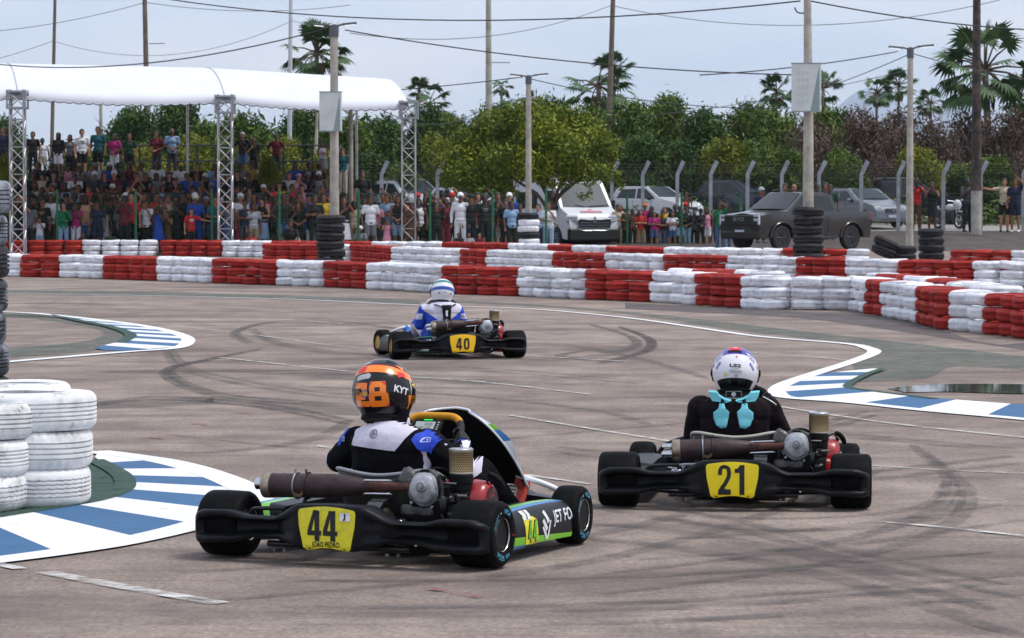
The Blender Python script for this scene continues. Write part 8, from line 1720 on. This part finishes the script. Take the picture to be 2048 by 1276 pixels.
def car(name, label, cat, loc, rz, top, wheels, Wd, belt, tumble, body, win=(), wsh=None, rwin=None, rim=SILV, r=.31, zb=.24, lower=None, head=None, grille=None, plate=True, roofrails=False, extra=None, bed=None, grp='vehicles parked behind the track', glass=None, endround=.10):
 t = thing(name, label, cat, loc, rz, grp); Y0 = min(p[0] for p in top); Y1 = max(p[0] for p in top); ym = (Y0 + Y1) / 2; hl = (Y1 - Y0) / 2; H_ = max(p[1] for p in top)
 def hw(y, z):
  w = Wd / 2 * (1 - endround * abs((y - ym) / hl) ** 5)
  if z > belt: w -= tumble * (z - belt)
  elif z < belt - .35: w -= .05 * (belt - .35 - z)
  return w
 P = [(p.x, p.y) for p in smooth_lin(top, .06)]
 P.append((Y1 - .06, zb))
 for wy in sorted(wheels, reverse=True):
  ra = r * 1.20
  for k in range(13): a = PI * k / 12; y, z = wy + ra * math.cos(a), r + ra * math.sin(a); P.append((y, max(z, zb)))
 P.append((Y0 + .06, zb)); Q = [P[0]]
 for p in P[1:]:
  if (p[0] - Q[-1][0]) ** 2 + (p[1] - Q[-1][1]) ** 2 > 1e-5: Q.append(p)
 P = Q
 bm = bmesh.new(); bm.faces.new([bm.verts.new((x, y, 0)) for x, y in P]); bmesh.ops.triangulate(bm, faces=bm.faces[:])
 for ax, g in ((0, .22), (1, .14)):
  lo = min(p[ax] for p in P); hi = max(p[ax] for p in P); x = lo + g
  while x < hi: pc = [0, 0, 0]; pc[ax] = x; no = [0, 0, 0]; no[ax] = 1; bmesh.ops.bisect_plane(bm, geom=bm.verts[:] + bm.edges[:] + bm.faces[:], plane_co=pc, plane_no=no, dist=1e-4); x += g
 bmesh.ops.remove_doubles(bm, verts=bm.verts[:], dist=1e-4); bm.verts.ensure_lookup_table(); bm.edges.ensure_lookup_table()
 vs = [(v.co.x, v.co.y) for v in bm.verts]; fs = [tuple(v.index for v in f.verts) for f in bm.faces]; be = [(e.verts[0].index, e.verts[1].index) for e in bm.edges if len(e.link_faces) == 1]; bm.free(); n = len(vs)
 mb = MB(); V = [(s_ * hw(y, z), y, z) for s_ in (-1, 1) for y, z in vs]
 mb.add(V, fs + [tuple(i + n for i in f[::-1]) for f in fs] + [(a, b, b + n, a + n) for a, b in be]); o = mb.build('body', body, t, ang=28)
 bv = o.modifiers.new('b', 'BEVEL'); bv.width = .035; bv.segments = 3; bv.limit_method = 'ANGLE'; bv.angle_limit = R(50); bv.harden_normals = False
 def side_panel(P_, nm, mat, s_, off=.008, th=None, par=t):
  a_, b_ = poly_geo(P_, .18); mb = MB(); mb.add([(s_ * (hw(y, z) + off), y, z) for y, z in a_], b_); return mb.build(nm, mat, par, smooth=True, ang=60)
 def across(p, q, f0, f1, nm, mat, off=.010, par=t, inset=0.0):
  d = Vector((0, q[0] - p[0], q[1] - p[1])); nrm = Vector((0, -d.z, d.y)).normalized();
  if nrm.y * (1 if (p[0] + q[0]) / 2 > ym else -1) < 0 and abs(nrm.y) > .05: nrm = -nrm
  if abs(nrm.y) <= .05 and nrm.z < 0: nrm = -nrm
  V = [];
  for a in range(9):
   t_ = a / 8; y = p[0] + d.y * t_; z = p[1] + d.z * t_
   for b in range(9): u = b / 8 * 2 - 1; w = hw(y, z) * (f0 + (f1 - f0) * t_); bow = .03 * (1 - u * u) if abs(nrm.y) > .05 else .01; V.append(Vector((w * u, y, z)) + nrm * (off + bow))
  mb = MB(); mb.add(V, [(a * 9 + b, a * 9 + b + 1, (a + 1) * 9 + b + 1, (a + 1) * 9 + b) for a in range(8) for b in range(8)])
  return mb.build(nm, mat, par, ang=180)
 for s_ in (-1, 1):
  for k, w in enumerate(win): side_panel(w, 'side_window', GLASS, s_)
  if lower: side_panel(lower, 'sill_trim', BLKT, s_, .012)
  for wy in wheels: cwheel(t, (s_ * (Wd / 2 - .10), wy, r), r, .21, rim, s_)
  mz = belt + .05; my = (wsh[0][0] if wsh else ym) - .35; mb = MB(); mb.box((s_ * (Wd / 2 + .09), my, mz), (.17, .10, .14), bev=.03); mb.tube([(s_ * (Wd / 2 - .04), my, mz - .04), (s_ * (Wd / 2 + .06), my, mz - .03)], .02, 6); mb.build('wing_mirror', body if not lower else BLKT, t)
  mb = MB(); mb.box((s_ * (hw(ym, belt - .12) + .01), ym + .15, belt - .12), (.03, .16, .03), bev=.01); mb.build('door_handle', BLKT, t)
  mb = MB()
  for yy in (ym + .42, ym - .52): mb.box((s_ * (hw(yy, belt * .7) + .001), yy, belt * .72), (.006, .012, belt * .5))
  mb.build('door_gap', BLKT, t)
 if wsh: across(wsh[0], wsh[1], .90, .86, 'windscreen', glass or GLASSL)
 if rwin: across(rwin[0], rwin[1], .86, .84, 'rear_window', GLASS)
 if head:
  for s_ in (-1, 1):
   (yy, zz, ww, hh) = head; mb = MB(); mb.box((s_ * (Wd / 2 * (1 - endround * .6) - ww * .5), yy, zz), (ww, .16, hh), bev=.04, rot=(0, 0, -s_ * .35)); mb.build('headlight', HLM, t)
 if grille:
  (yy, zz, ww, hh) = grille; mb = MB(); mb.box((0, yy, zz), (ww, .06, hh), bev=.03); g = mb.build('grille', BLKT, t); mb = MB()
  for k in range(3): mb.box((0, yy + .032, zz + hh * (-.25 + .25 * k)), (ww * .9, .012, .014))
  mb.build('grille_bars', SILV, g)
 if plate:
  zz = zb + .22; mb = MB(); mb.box((0, Y1 + .012, zz), (.42, .02, .13), bev=.005); pl = mb.build('licence_plate', PLT, t); mb = MB(); mb.box((0, Y1 + .0235, zz + .052), (.41, .004, .022)); mb.build('plate_band', PLB, pl)
 for s_ in (-1, 1): mb = MB(); mb.box((s_ * (Wd / 2 * (1 - endround * .8) - .10), Y0 + .03, belt - .08), (.20, .12, .22), bev=.03); mb.build('tail_light', TLM, t)
 if roofrails:
  zt = H_; ys_ = [p[0] for p in top if p[1] > H_ - .12]
  for s_ in (-1, 1): w = hw(ym, H_) - .10; mb = MB(); mb.tube(smooth_pts([(s_ * w, min(ys_), zt - .01), (s_ * w, min(ys_) + .15, zt + .06), (s_ * w, max(ys_) - .15, zt + .06), (s_ * w, max(ys_), zt - .01)], 4), .02, 6); mb.build('roof_rail', SILV if roofrails == 2 else BLKT, t)
 if extra: extra(t, side_panel, across, hw)
 return t
def smooth_lin(P, rad):
 out = [Vector((*P[0], 0))]
 for a, b, c in zip(P, P[1:], P[2:]):
  a, b, c = Vector((*a, 0)), Vector((*b, 0)), Vector((*c, 0)); u = (a - b); v = (c - b); r1 = min(rad, u.length * .4); r2 = min(rad, v.length * .4); p = b + u.normalized() * r1; q = b + v.normalized() * r2
  for k in range(4): t = k / 3; out.append((p * (1 - t) + b * t) * (1 - t) + (b * (1 - t) + q * t) * t)
 out.append(Vector((*P[-1], 0))); return out
def face_dir(fx, fy): return math.atan2(-fx, fy)      # rotation that turns +y to (fx, fy)
def place(px, D, z=None): return (XD(px, D), D, terr(0, D) if z is None else z)
WHP = M('white_car_paint', S(204, 206, 212), .35, coat=.25); DKB = paint('dark_blue_grey_paint', S(44, 52, 66), .4); BRZ = M('dark_bronze_paint', S(20, 19, 20), .25, 0, coat=.8, dirt=S(50, 40, 35), ds=1.6, dfac=.55, thr=(.45, .65)); GRYP = paint('silver_grey_paint', S(120, 128, 136), .5); BLP = paint('black_car_paint', S(24, 28, 34), .2)
def emblem(t, c, r):
 mb = MB(); c = Vector(c); mb.lathe([(r, 0), (r, .015), (r * .8, .02), (0, .012)], c=c, axis=(0, 1, 0), seg=20); mb.build('badge', SILV, t)
HB = [(-1.80, .30), (-1.86, .55), (-1.82, .92), (-1.66, 1.08), (-1.42, 1.44), (-1.0, 1.50), (.05, 1.49), (.75, 1.06), (1.05, .98), (1.62, .84), (1.80, .66), (1.84, .35)]
HW_ = [[(-1.38, 1.04), (-.42, 1.02), (-.42, 1.40), (-1.16, 1.38)], [(-.34, 1.02), (.62, 1.00), (.50, 1.10), (.06, 1.40), (-.34, 1.41)]]
LW = [(-1.2, .27), (1.1, .27), (1.1, .42), (-1.2, .42)]
car('white_hatchback', 'small white hatchback parked behind the bent fence posts right of the van', 'car', place(1312, 129.5), face_dir(.74, -.67), HB, (-1.17, 1.20), 1.62, .98, .26, WHP, HW_, ((.72, 1.07), (.10, 1.46)), ((-1.44, 1.42), (-1.66, 1.08)), lower=LW, head=(1.66, .72, .34, .16), grille=(1.82, .60, .7, .18))
car('parked_car', 'white car half hidden behind the crowd and leafy tree', 'car', place(930, 128), face_dir(.45, -.89), HB, (-1.17, 1.20), 1.65, .98, .26, WHP, HW_, ((.72, 1.07), (.10, 1.46)), ((-1.44, 1.42), (-1.66, 1.08)), head=(1.66, .72, .34, .16), grille=(1.82, .60, .7, .18))
car('parked_car', 'grey car mostly hidden behind the crowd left of the truss tower', 'car', place(732, 131), face_dir(.7, -.7), HB, (-1.17, 1.20), 1.65, .98, .26, GRYP, HW_, ((.72, 1.07), (.10, 1.46)), ((-1.44, 1.42), (-1.66, 1.08)), head=(1.66, .72, .34, .16), grille=(1.82, .60, .7, .18))
SV = [(-2.2, .40), (-2.26, .62), (-2.22, 1.0), (-2.05, 1.12), (-1.75, 1.62), (-1.3, 1.70), (.0, 1.70), (.82, 1.16), (1.15, 1.10), (1.95, .98), (2.18, .78), (2.22, .42)]
SW = [[(-1.70, 1.16), (-.52, 1.14), (-.52, 1.58), (-1.48, 1.56)], [(-.44, 1.14), (.70, 1.12), (.0, 1.58), (-.44, 1.60)]]
car('white_pickup', 'white pickup with silver roof rails behind the right truss tower', 'pickup', place(822, 130), face_dir(.55, -.83), SV, (-1.35, 1.38), 1.84, 1.10, .26, WHP, SW, ((.78, 1.18), (.06, 1.67)), ((-1.78, 1.60), (-2.05, 1.12)), r=.36, zb=.32, head=(2.02, .84, .36, .18), grille=(2.20, .76, .9, .22), roofrails=2)
car('dark_suv', 'dark blue grey pickup with roof rails behind the fence right of the hatchback', 'pickup', place(1478, 130.5), face_dir(.80, -.60), [(-2.4, .40), (-2.46, .62), (-2.42, 1.12), (-1.5, 1.16), (-1.15, 1.62), (-.6, 1.71), (.15, 1.71), (.98, 1.18), (1.3, 1.12), (2.05, 1.0), (2.28, .78), (2.32, .42)], (-1.5, 1.45), 1.86, 1.12, .26, DKB, [[(-1.15, 1.18), (-.42, 1.16), (-.42, 1.60), (-.95, 1.58)], [(-.34, 1.16), (.84, 1.14), (.15, 1.60), (-.34, 1.61)]], ((.94, 1.2), (.20, 1.68)), None, r=.37, zb=.34, head=(2.1, .86, .36, .18), grille=(2.3, .78, .9, .22), roofrails=1)
car('grey_sedan', 'silver grey car facing the track behind the bronze pickup bed', 'car', place(1722, 126.6), face_dir(.52, -.85), [(-1.9, .32), (-1.96, .6), (-1.9, .98), (-1.62, 1.12), (-1.30, 1.46), (-.9, 1.52), (.10, 1.50), (.82, 1.08), (1.1, 1.0), (1.75, .86), (1.92, .66), (1.95, .36)], (-1.25, 1.25), 1.68, 1.0, .26, GRYP, HW_, ((.80, 1.09), (.14, 1.47)), None, head=(1.76, .74, .34, .17), grille=(1.93, .66, .66, .16), extra=lambda t, sp, ac, hw: emblem(t, (0, 1.975, .70), .07))
car('dark_suv', 'black suv seen behind the lamp pole and the woman in black', 'car', place(1842, 131), face_dir(.86, -.50), SV, (-1.35, 1.38), 1.84, 1.10, .26, BLP, SW, ((.78, 1.18), (.06, 1.67)), ((-1.78, 1.60), (-2.05, 1.12)), r=.36, zb=.32, head=(2.02, .84, .36, .18), grille=(2.20, .76, .9, .22), roofrails=2)
def pick_extra(t, sp, ac, hw):
 mb = MB(); mb.box((0, 2.62, .98), (1.42, .08, .36), bev=.04); g = mb.build('grille', BLKT, t)
 mb = MB(); text_on(mb, 'BYD', lambda u, v: (-u, 2.668, 1.02 + v), .17, 0, .004, 1.5, 1.1); mb.build('grille_lettering', SILV, g, smooth=False, fix=False)
 mb = MB()
 for k in range(5): mb.box((0, 2.664, .84 + k * .065), (1.30, .008, .012))
 mb.build('grille_bars', M('dark_chrome', S(60, 62, 66), .3, .8), g)
 for s_ in (-1, 1):
  mb = MB(); mb.box((s_ * .80, 2.56, 1.0), (.20, .16, .34), bev=.03); h = mb.build('headlight', BLKT, t); mb = MB(); mb.box((s_ * .79, 2.65, 1.13), (.24, .03, .07), bev=.008); mb.box((s_ * .885, 2.62, 1.0), (.07, .07, .32), bev=.008); mb.box((s_ * .76, 2.65, 1.0), (.16, .03, .09), bev=.008); mb.build('lamp_strip', HLM, h)
  mb = MB(); mb.tube([(s_ * .98, -.9, .42), (s_ * 1.0, .0, .40), (s_ * .98, 1.0, .42)], .045, 8); mb.build('side_step', BLKT, t)
  for wy in (-1.65, 1.62):
   mb = MB(); pts = [(s_ * (hw(wy, .8) + .02), wy + .52 * math.cos(a), .42 + .50 * math.sin(a)) for a in [PI * k / 14 for k in range(15)]]; mb.tube(pts, .045, 6, sq=.7); mb.build('arch_trim', BRZ, t, ang=60)
 mb = MB(); mb.box((0, 2.60, .50), (1.76, .14, .26), bev=.05); mb.build('front_bumper', BLKT, t)
 mb = MB(); mb.box((0, -1.62, 1.16), (1.58, 1.42, .02)); mb.build('bed_opening', M('bed_liner', (.008, .008, .009), .8), t)
 mb = MB(); mb.tube([(-.6, -.82, 1.80), (-.62, -1.0, 1.50), (-.66, -1.5, 1.2)], .03, 6); mb.tube([(.6, -.82, 1.80), (.62, -1.0, 1.50), (.66, -1.5, 1.2)], .03, 6); mb.build('sports_bar', BLKT, t)
 ac((2.55, 1.16), (1.36, 1.24), .55, .62, 'bonnet_ridge', BRZ, .012)
PK = [(-2.62, .50), (-2.66, .75), (-2.62, 1.27), (-.98, 1.29), (-.84, 1.80), (-.40, 1.92), (.46, 1.90), (1.36, 1.29), (1.6, 1.25), (2.42, 1.17), (2.60, 1.02), (2.62, .52)]
car('bronze_pickup', 'dark bronze double cab pickup parked behind the tall black tyre stack', 'pickup', (XD(1592, 109.6), 109.6, .10), face_dir(-.76, -.65), PK, (-1.65, 1.62), 1.93, 1.20, .27, BRZ, [[(-.84, 1.30), (.02, 1.29), (.02, 1.80), (-.70, 1.78)], [(.10, 1.29), (1.18, 1.28), (.50, 1.80), (.10, 1.81)]], ((1.30, 1.33), (.52, 1.87)), ((-.86, 1.78), (-.98, 1.36)), rim=M('dark_alloy', S(58, 60, 64), .4, .6), r=.41, zb=.40, roofrails=1, extra=pick_extra, glass=GLASS, endround=.06)
def van_extra(t, sp, ac, hw):
 mb = MB(); mb.box((0, 2.73, .86), (1.34, .10, .40), bev=.06); g = mb.build('grille', BLKT, t)
 mb = MB(); mb.tube(smooth_pts([(-.72, 2.78, 1.06), (-.40, 2.80, 1.04), (0, 2.81, 1.03), (.40, 2.80, 1.04), (.72, 2.78, 1.06)], 4), .018, 6)
 mb.tube(smooth_pts([(-.70, 2.77, 1.04), (-.62, 2.79, .82), (-.52, 2.80, .66), (0, 2.81, .64), (.52, 2.80, .66), (.62, 2.79, .82), (.70, 2.77, 1.04)], 4), .022, 6)
 for k in range(3): mb.box((0, 2.79, .74 + k * .09), (1.10, .014, .018))
 mb.build('chrome_frame', SILV, g, ang=60)
 mb = MB(); P = [(0, .13), (.085, 0), (0, -.13), (-.085, 0)]; Q = [(0, .075), (.045, 0), (0, -.075), (-.045, 0)]
 mb.add([(x, 2.835, 1.02 + z) for x, z in P + Q] + [(x, 2.80, 1.02 + z) for x, z in P + Q], [(k, (k + 1) % 4, 4 + (k + 1) % 4, 4 + k) for k in range(4)] + [(k, (k + 1) % 4, 8 + (k + 1) % 4, 8 + k) for k in range(4)] + [(4 + k, 4 + (k + 1) % 4, 12 + (k + 1) % 4, 12 + k) for k in range(4)]); mb.build('diamond_badge', SILV, g, smooth=False)
 for s_ in (-1, 1):
  mb = MB(); mb.box((s_ * .80, 2.66, 1.06), (.46, .22, .27), bev=.06, rot=(0, 0, -s_ * .45)); h = mb.build('headlight', HLM, t); mb = MB(); mb.box((s_ * .76, 2.745, 1.0), (.20, .03, .10), bev=.02, rot=(0, 0, -s_ * .45)); mb.build('lamp_inner', BLKT, h)
  mb = MB(); mb.box((s_ * 1.16, 1.75, 1.55), (.12, .16, .38), bev=.04); mb.tube([(s_ * .95, 1.75, 1.42), (s_ * 1.12, 1.75, 1.45)], .03, 6); mb.build('door_mirror', BLKT, t)
  sp([(-2.6, .95), (1.0, .95), (1.9, .78), (1.9, .83), (1.0, 1.02), (-2.6, 1.02)], 'gold_stripe', M('gold_stripe', S(178, 144, 70), .5), s_, .012)
 mb = MB(); mb.box((0, 2.71, .50), (1.98, .22, .50), bev=.08); mb.build('front_bumper', BLKT, t)
 red = M('red_marking', S(196, 50, 60), .5); f_ = lambda u, v: (-u, 2.30 + (-v) * 1.0, 1.375 - (-v) * .46)
 mb = MB(); mb.add([(-.10, 2.36, 1.362), (.06, 2.36, 1.362), (.02, 2.28, 1.397), (-.06, 2.28, 1.397)], [(0, 1, 2, 3)]); mb.build('bonnet_mark', red, t, smooth=False)
 mb = MB()
 for k in range(8): mb.box((-.38 + k * .105, 2.46, 1.315 + .008 * (k % 2)), (.07, .10, .03), rot=(-.42, 0, 0))
 mb.build('bonnet_lettering', M('faint_red_print', S(220, 150, 156), .5), t)
 mb = MB(); mb.box((0, .95, 2.58), (1.30, .26, .10), bev=.04); mb.build('light_bar', M('red_light_bar', S(190, 40, 40), .3, coat=.5), t)
 for s_ in (-1, 1): mb = MB(); mb.tube([(s_ * .08, 2.06, 1.50), (s_ * .72 - .3, 2.02, 1.56)], .012, 5); mb.build('wiper', BLKT, t)
VN = [(-2.70, .35), (-2.74, .60), (-2.72, 2.10), (-2.60, 2.42), (-2.2, 2.50), (.95, 2.50), (1.28, 2.36), (2.05, 1.44), (2.20, 1.38), (2.62, 1.22), (2.72, 1.06), (2.78, .80), (2.78, .36)]
fx, fy = .36, -.93; fc = Vector((XD(1188, 116.8), 116.8, 0))
car('white_van', 'white ambulance van parked facing the track behind the leafy tree', 'van', tuple(fc - Vector((fx, fy, 0)).normalized() * 2.75 + Vector((0, 0, .04))), face_dir(fx, fy), VN, (-1.75, 1.72), 2.05, 1.35, .10, WHP, [[(.55, 1.40), (1.90, 1.40), (1.38, 2.06), (.55, 2.06)], [(-2.5, 1.42), (-.2, 1.42), (-.2, 2.02), (-2.5, 2.02)]], ((2.02, 1.47), (1.32, 2.31)), None, rim=M('steel_rim', S(120, 122, 126), .5, .5), r=.36, zb=.30, extra=van_extra, endround=.09)
def motorbike():
 t = thing('motorcycle', 'white motorcycle standing behind a fence post near the black suv', 'motorcycle', place(1897, 125.5), face_dir(.5, -.86));
 for y in (-.62, .66):
  mb = MB(); mb.lathe([(.24, -.05), (.30, -.055), (.32, 0), (.30, .055), (.24, .05)], c=(0, y, .32), axis=(1, 0, 0), seg=28, closed=True); w = mb.build('tyre', CTY, t, ang=60); mb = MB(); mb.lathe([(.235, -.03), (.24, .03), (.22, .03), (.22, -.03)], c=(0, y, .32), axis=(1, 0, 0), seg=28, closed=True)
  for k in range(5): a = 2 * PI * k / 5; mb.tube([(0, y, .32), (0, y + .23 * math.cos(a), .32 + .23 * math.sin(a))], .014, 5)
  mb.build('rim', SILV, w, ang=60)
 mb = MB(); mb.ell((0, .10, .82), (.14, .26, .13)); mb.ell((0, .52, .92), (.17, .16, .20)); mb.ell((0, -.55, .80), (.10, .24, .08)); mb.box((0, .66, .66), (.12, .34, .04), bev=.02); mb.build('fairing', WHP, t, ang=60)
 mb = MB(); mb.box((0, .02, .50), (.26, .40, .34), bev=.06); mb.tube([(0, -.62, .32), (0, -.05, .42)], .03, 6); mb.build('engine', BLKT, t)
 mb = MB(); mb.ell((0, -.28, .84), (.13, .32, .07)); mb.build('saddle', BLKT, t, ang=60)
 mb = MB()
 for s_ in (-1, 1): mb.tube([(s_ * .08, .66, .32), (s_ * .08, .46, 1.02)], .022, 6); mb.tube([(s_ * .04, .44, 1.04), (s_ * .32, .34, 1.08)], .014, 6)
 mb.build('fork', SILV, t, ang=60)
 for s_ in (-1, 1): mb = MB(); mb.tube([(s_ * .28, .38, 1.08), (s_ * .34, .40, 1.24)], .008, 5); mb.ell((s_ * .36, .40, 1.27), (.06, .02, .04)); mb.build('mirror', BLKT, t)
motorbike()
# ================================================================== AIR
hm = bpy.data.materials.new('haze_air'); hm.use_nodes = True; ht = hm.node_tree; ht.nodes.clear()
ho = ht.nodes.new('ShaderNodeOutputMaterial'); hv = ht.nodes.new('ShaderNodeVolumePrincipled'); hv.inputs['Density'].default_value = .00008; hv.inputs['Color'].default_value = (.86, .92, 1.0, 1); hv.inputs['Anisotropy'].default_value = .2
ht.links.new(hv.outputs[0], ho.inputs['Volume'])
mb = MB(); mb.box((0, 3400, 134), (9000, 7400, 270)); tag(mb.build('haze', hm, smooth=False), kind='stuff')
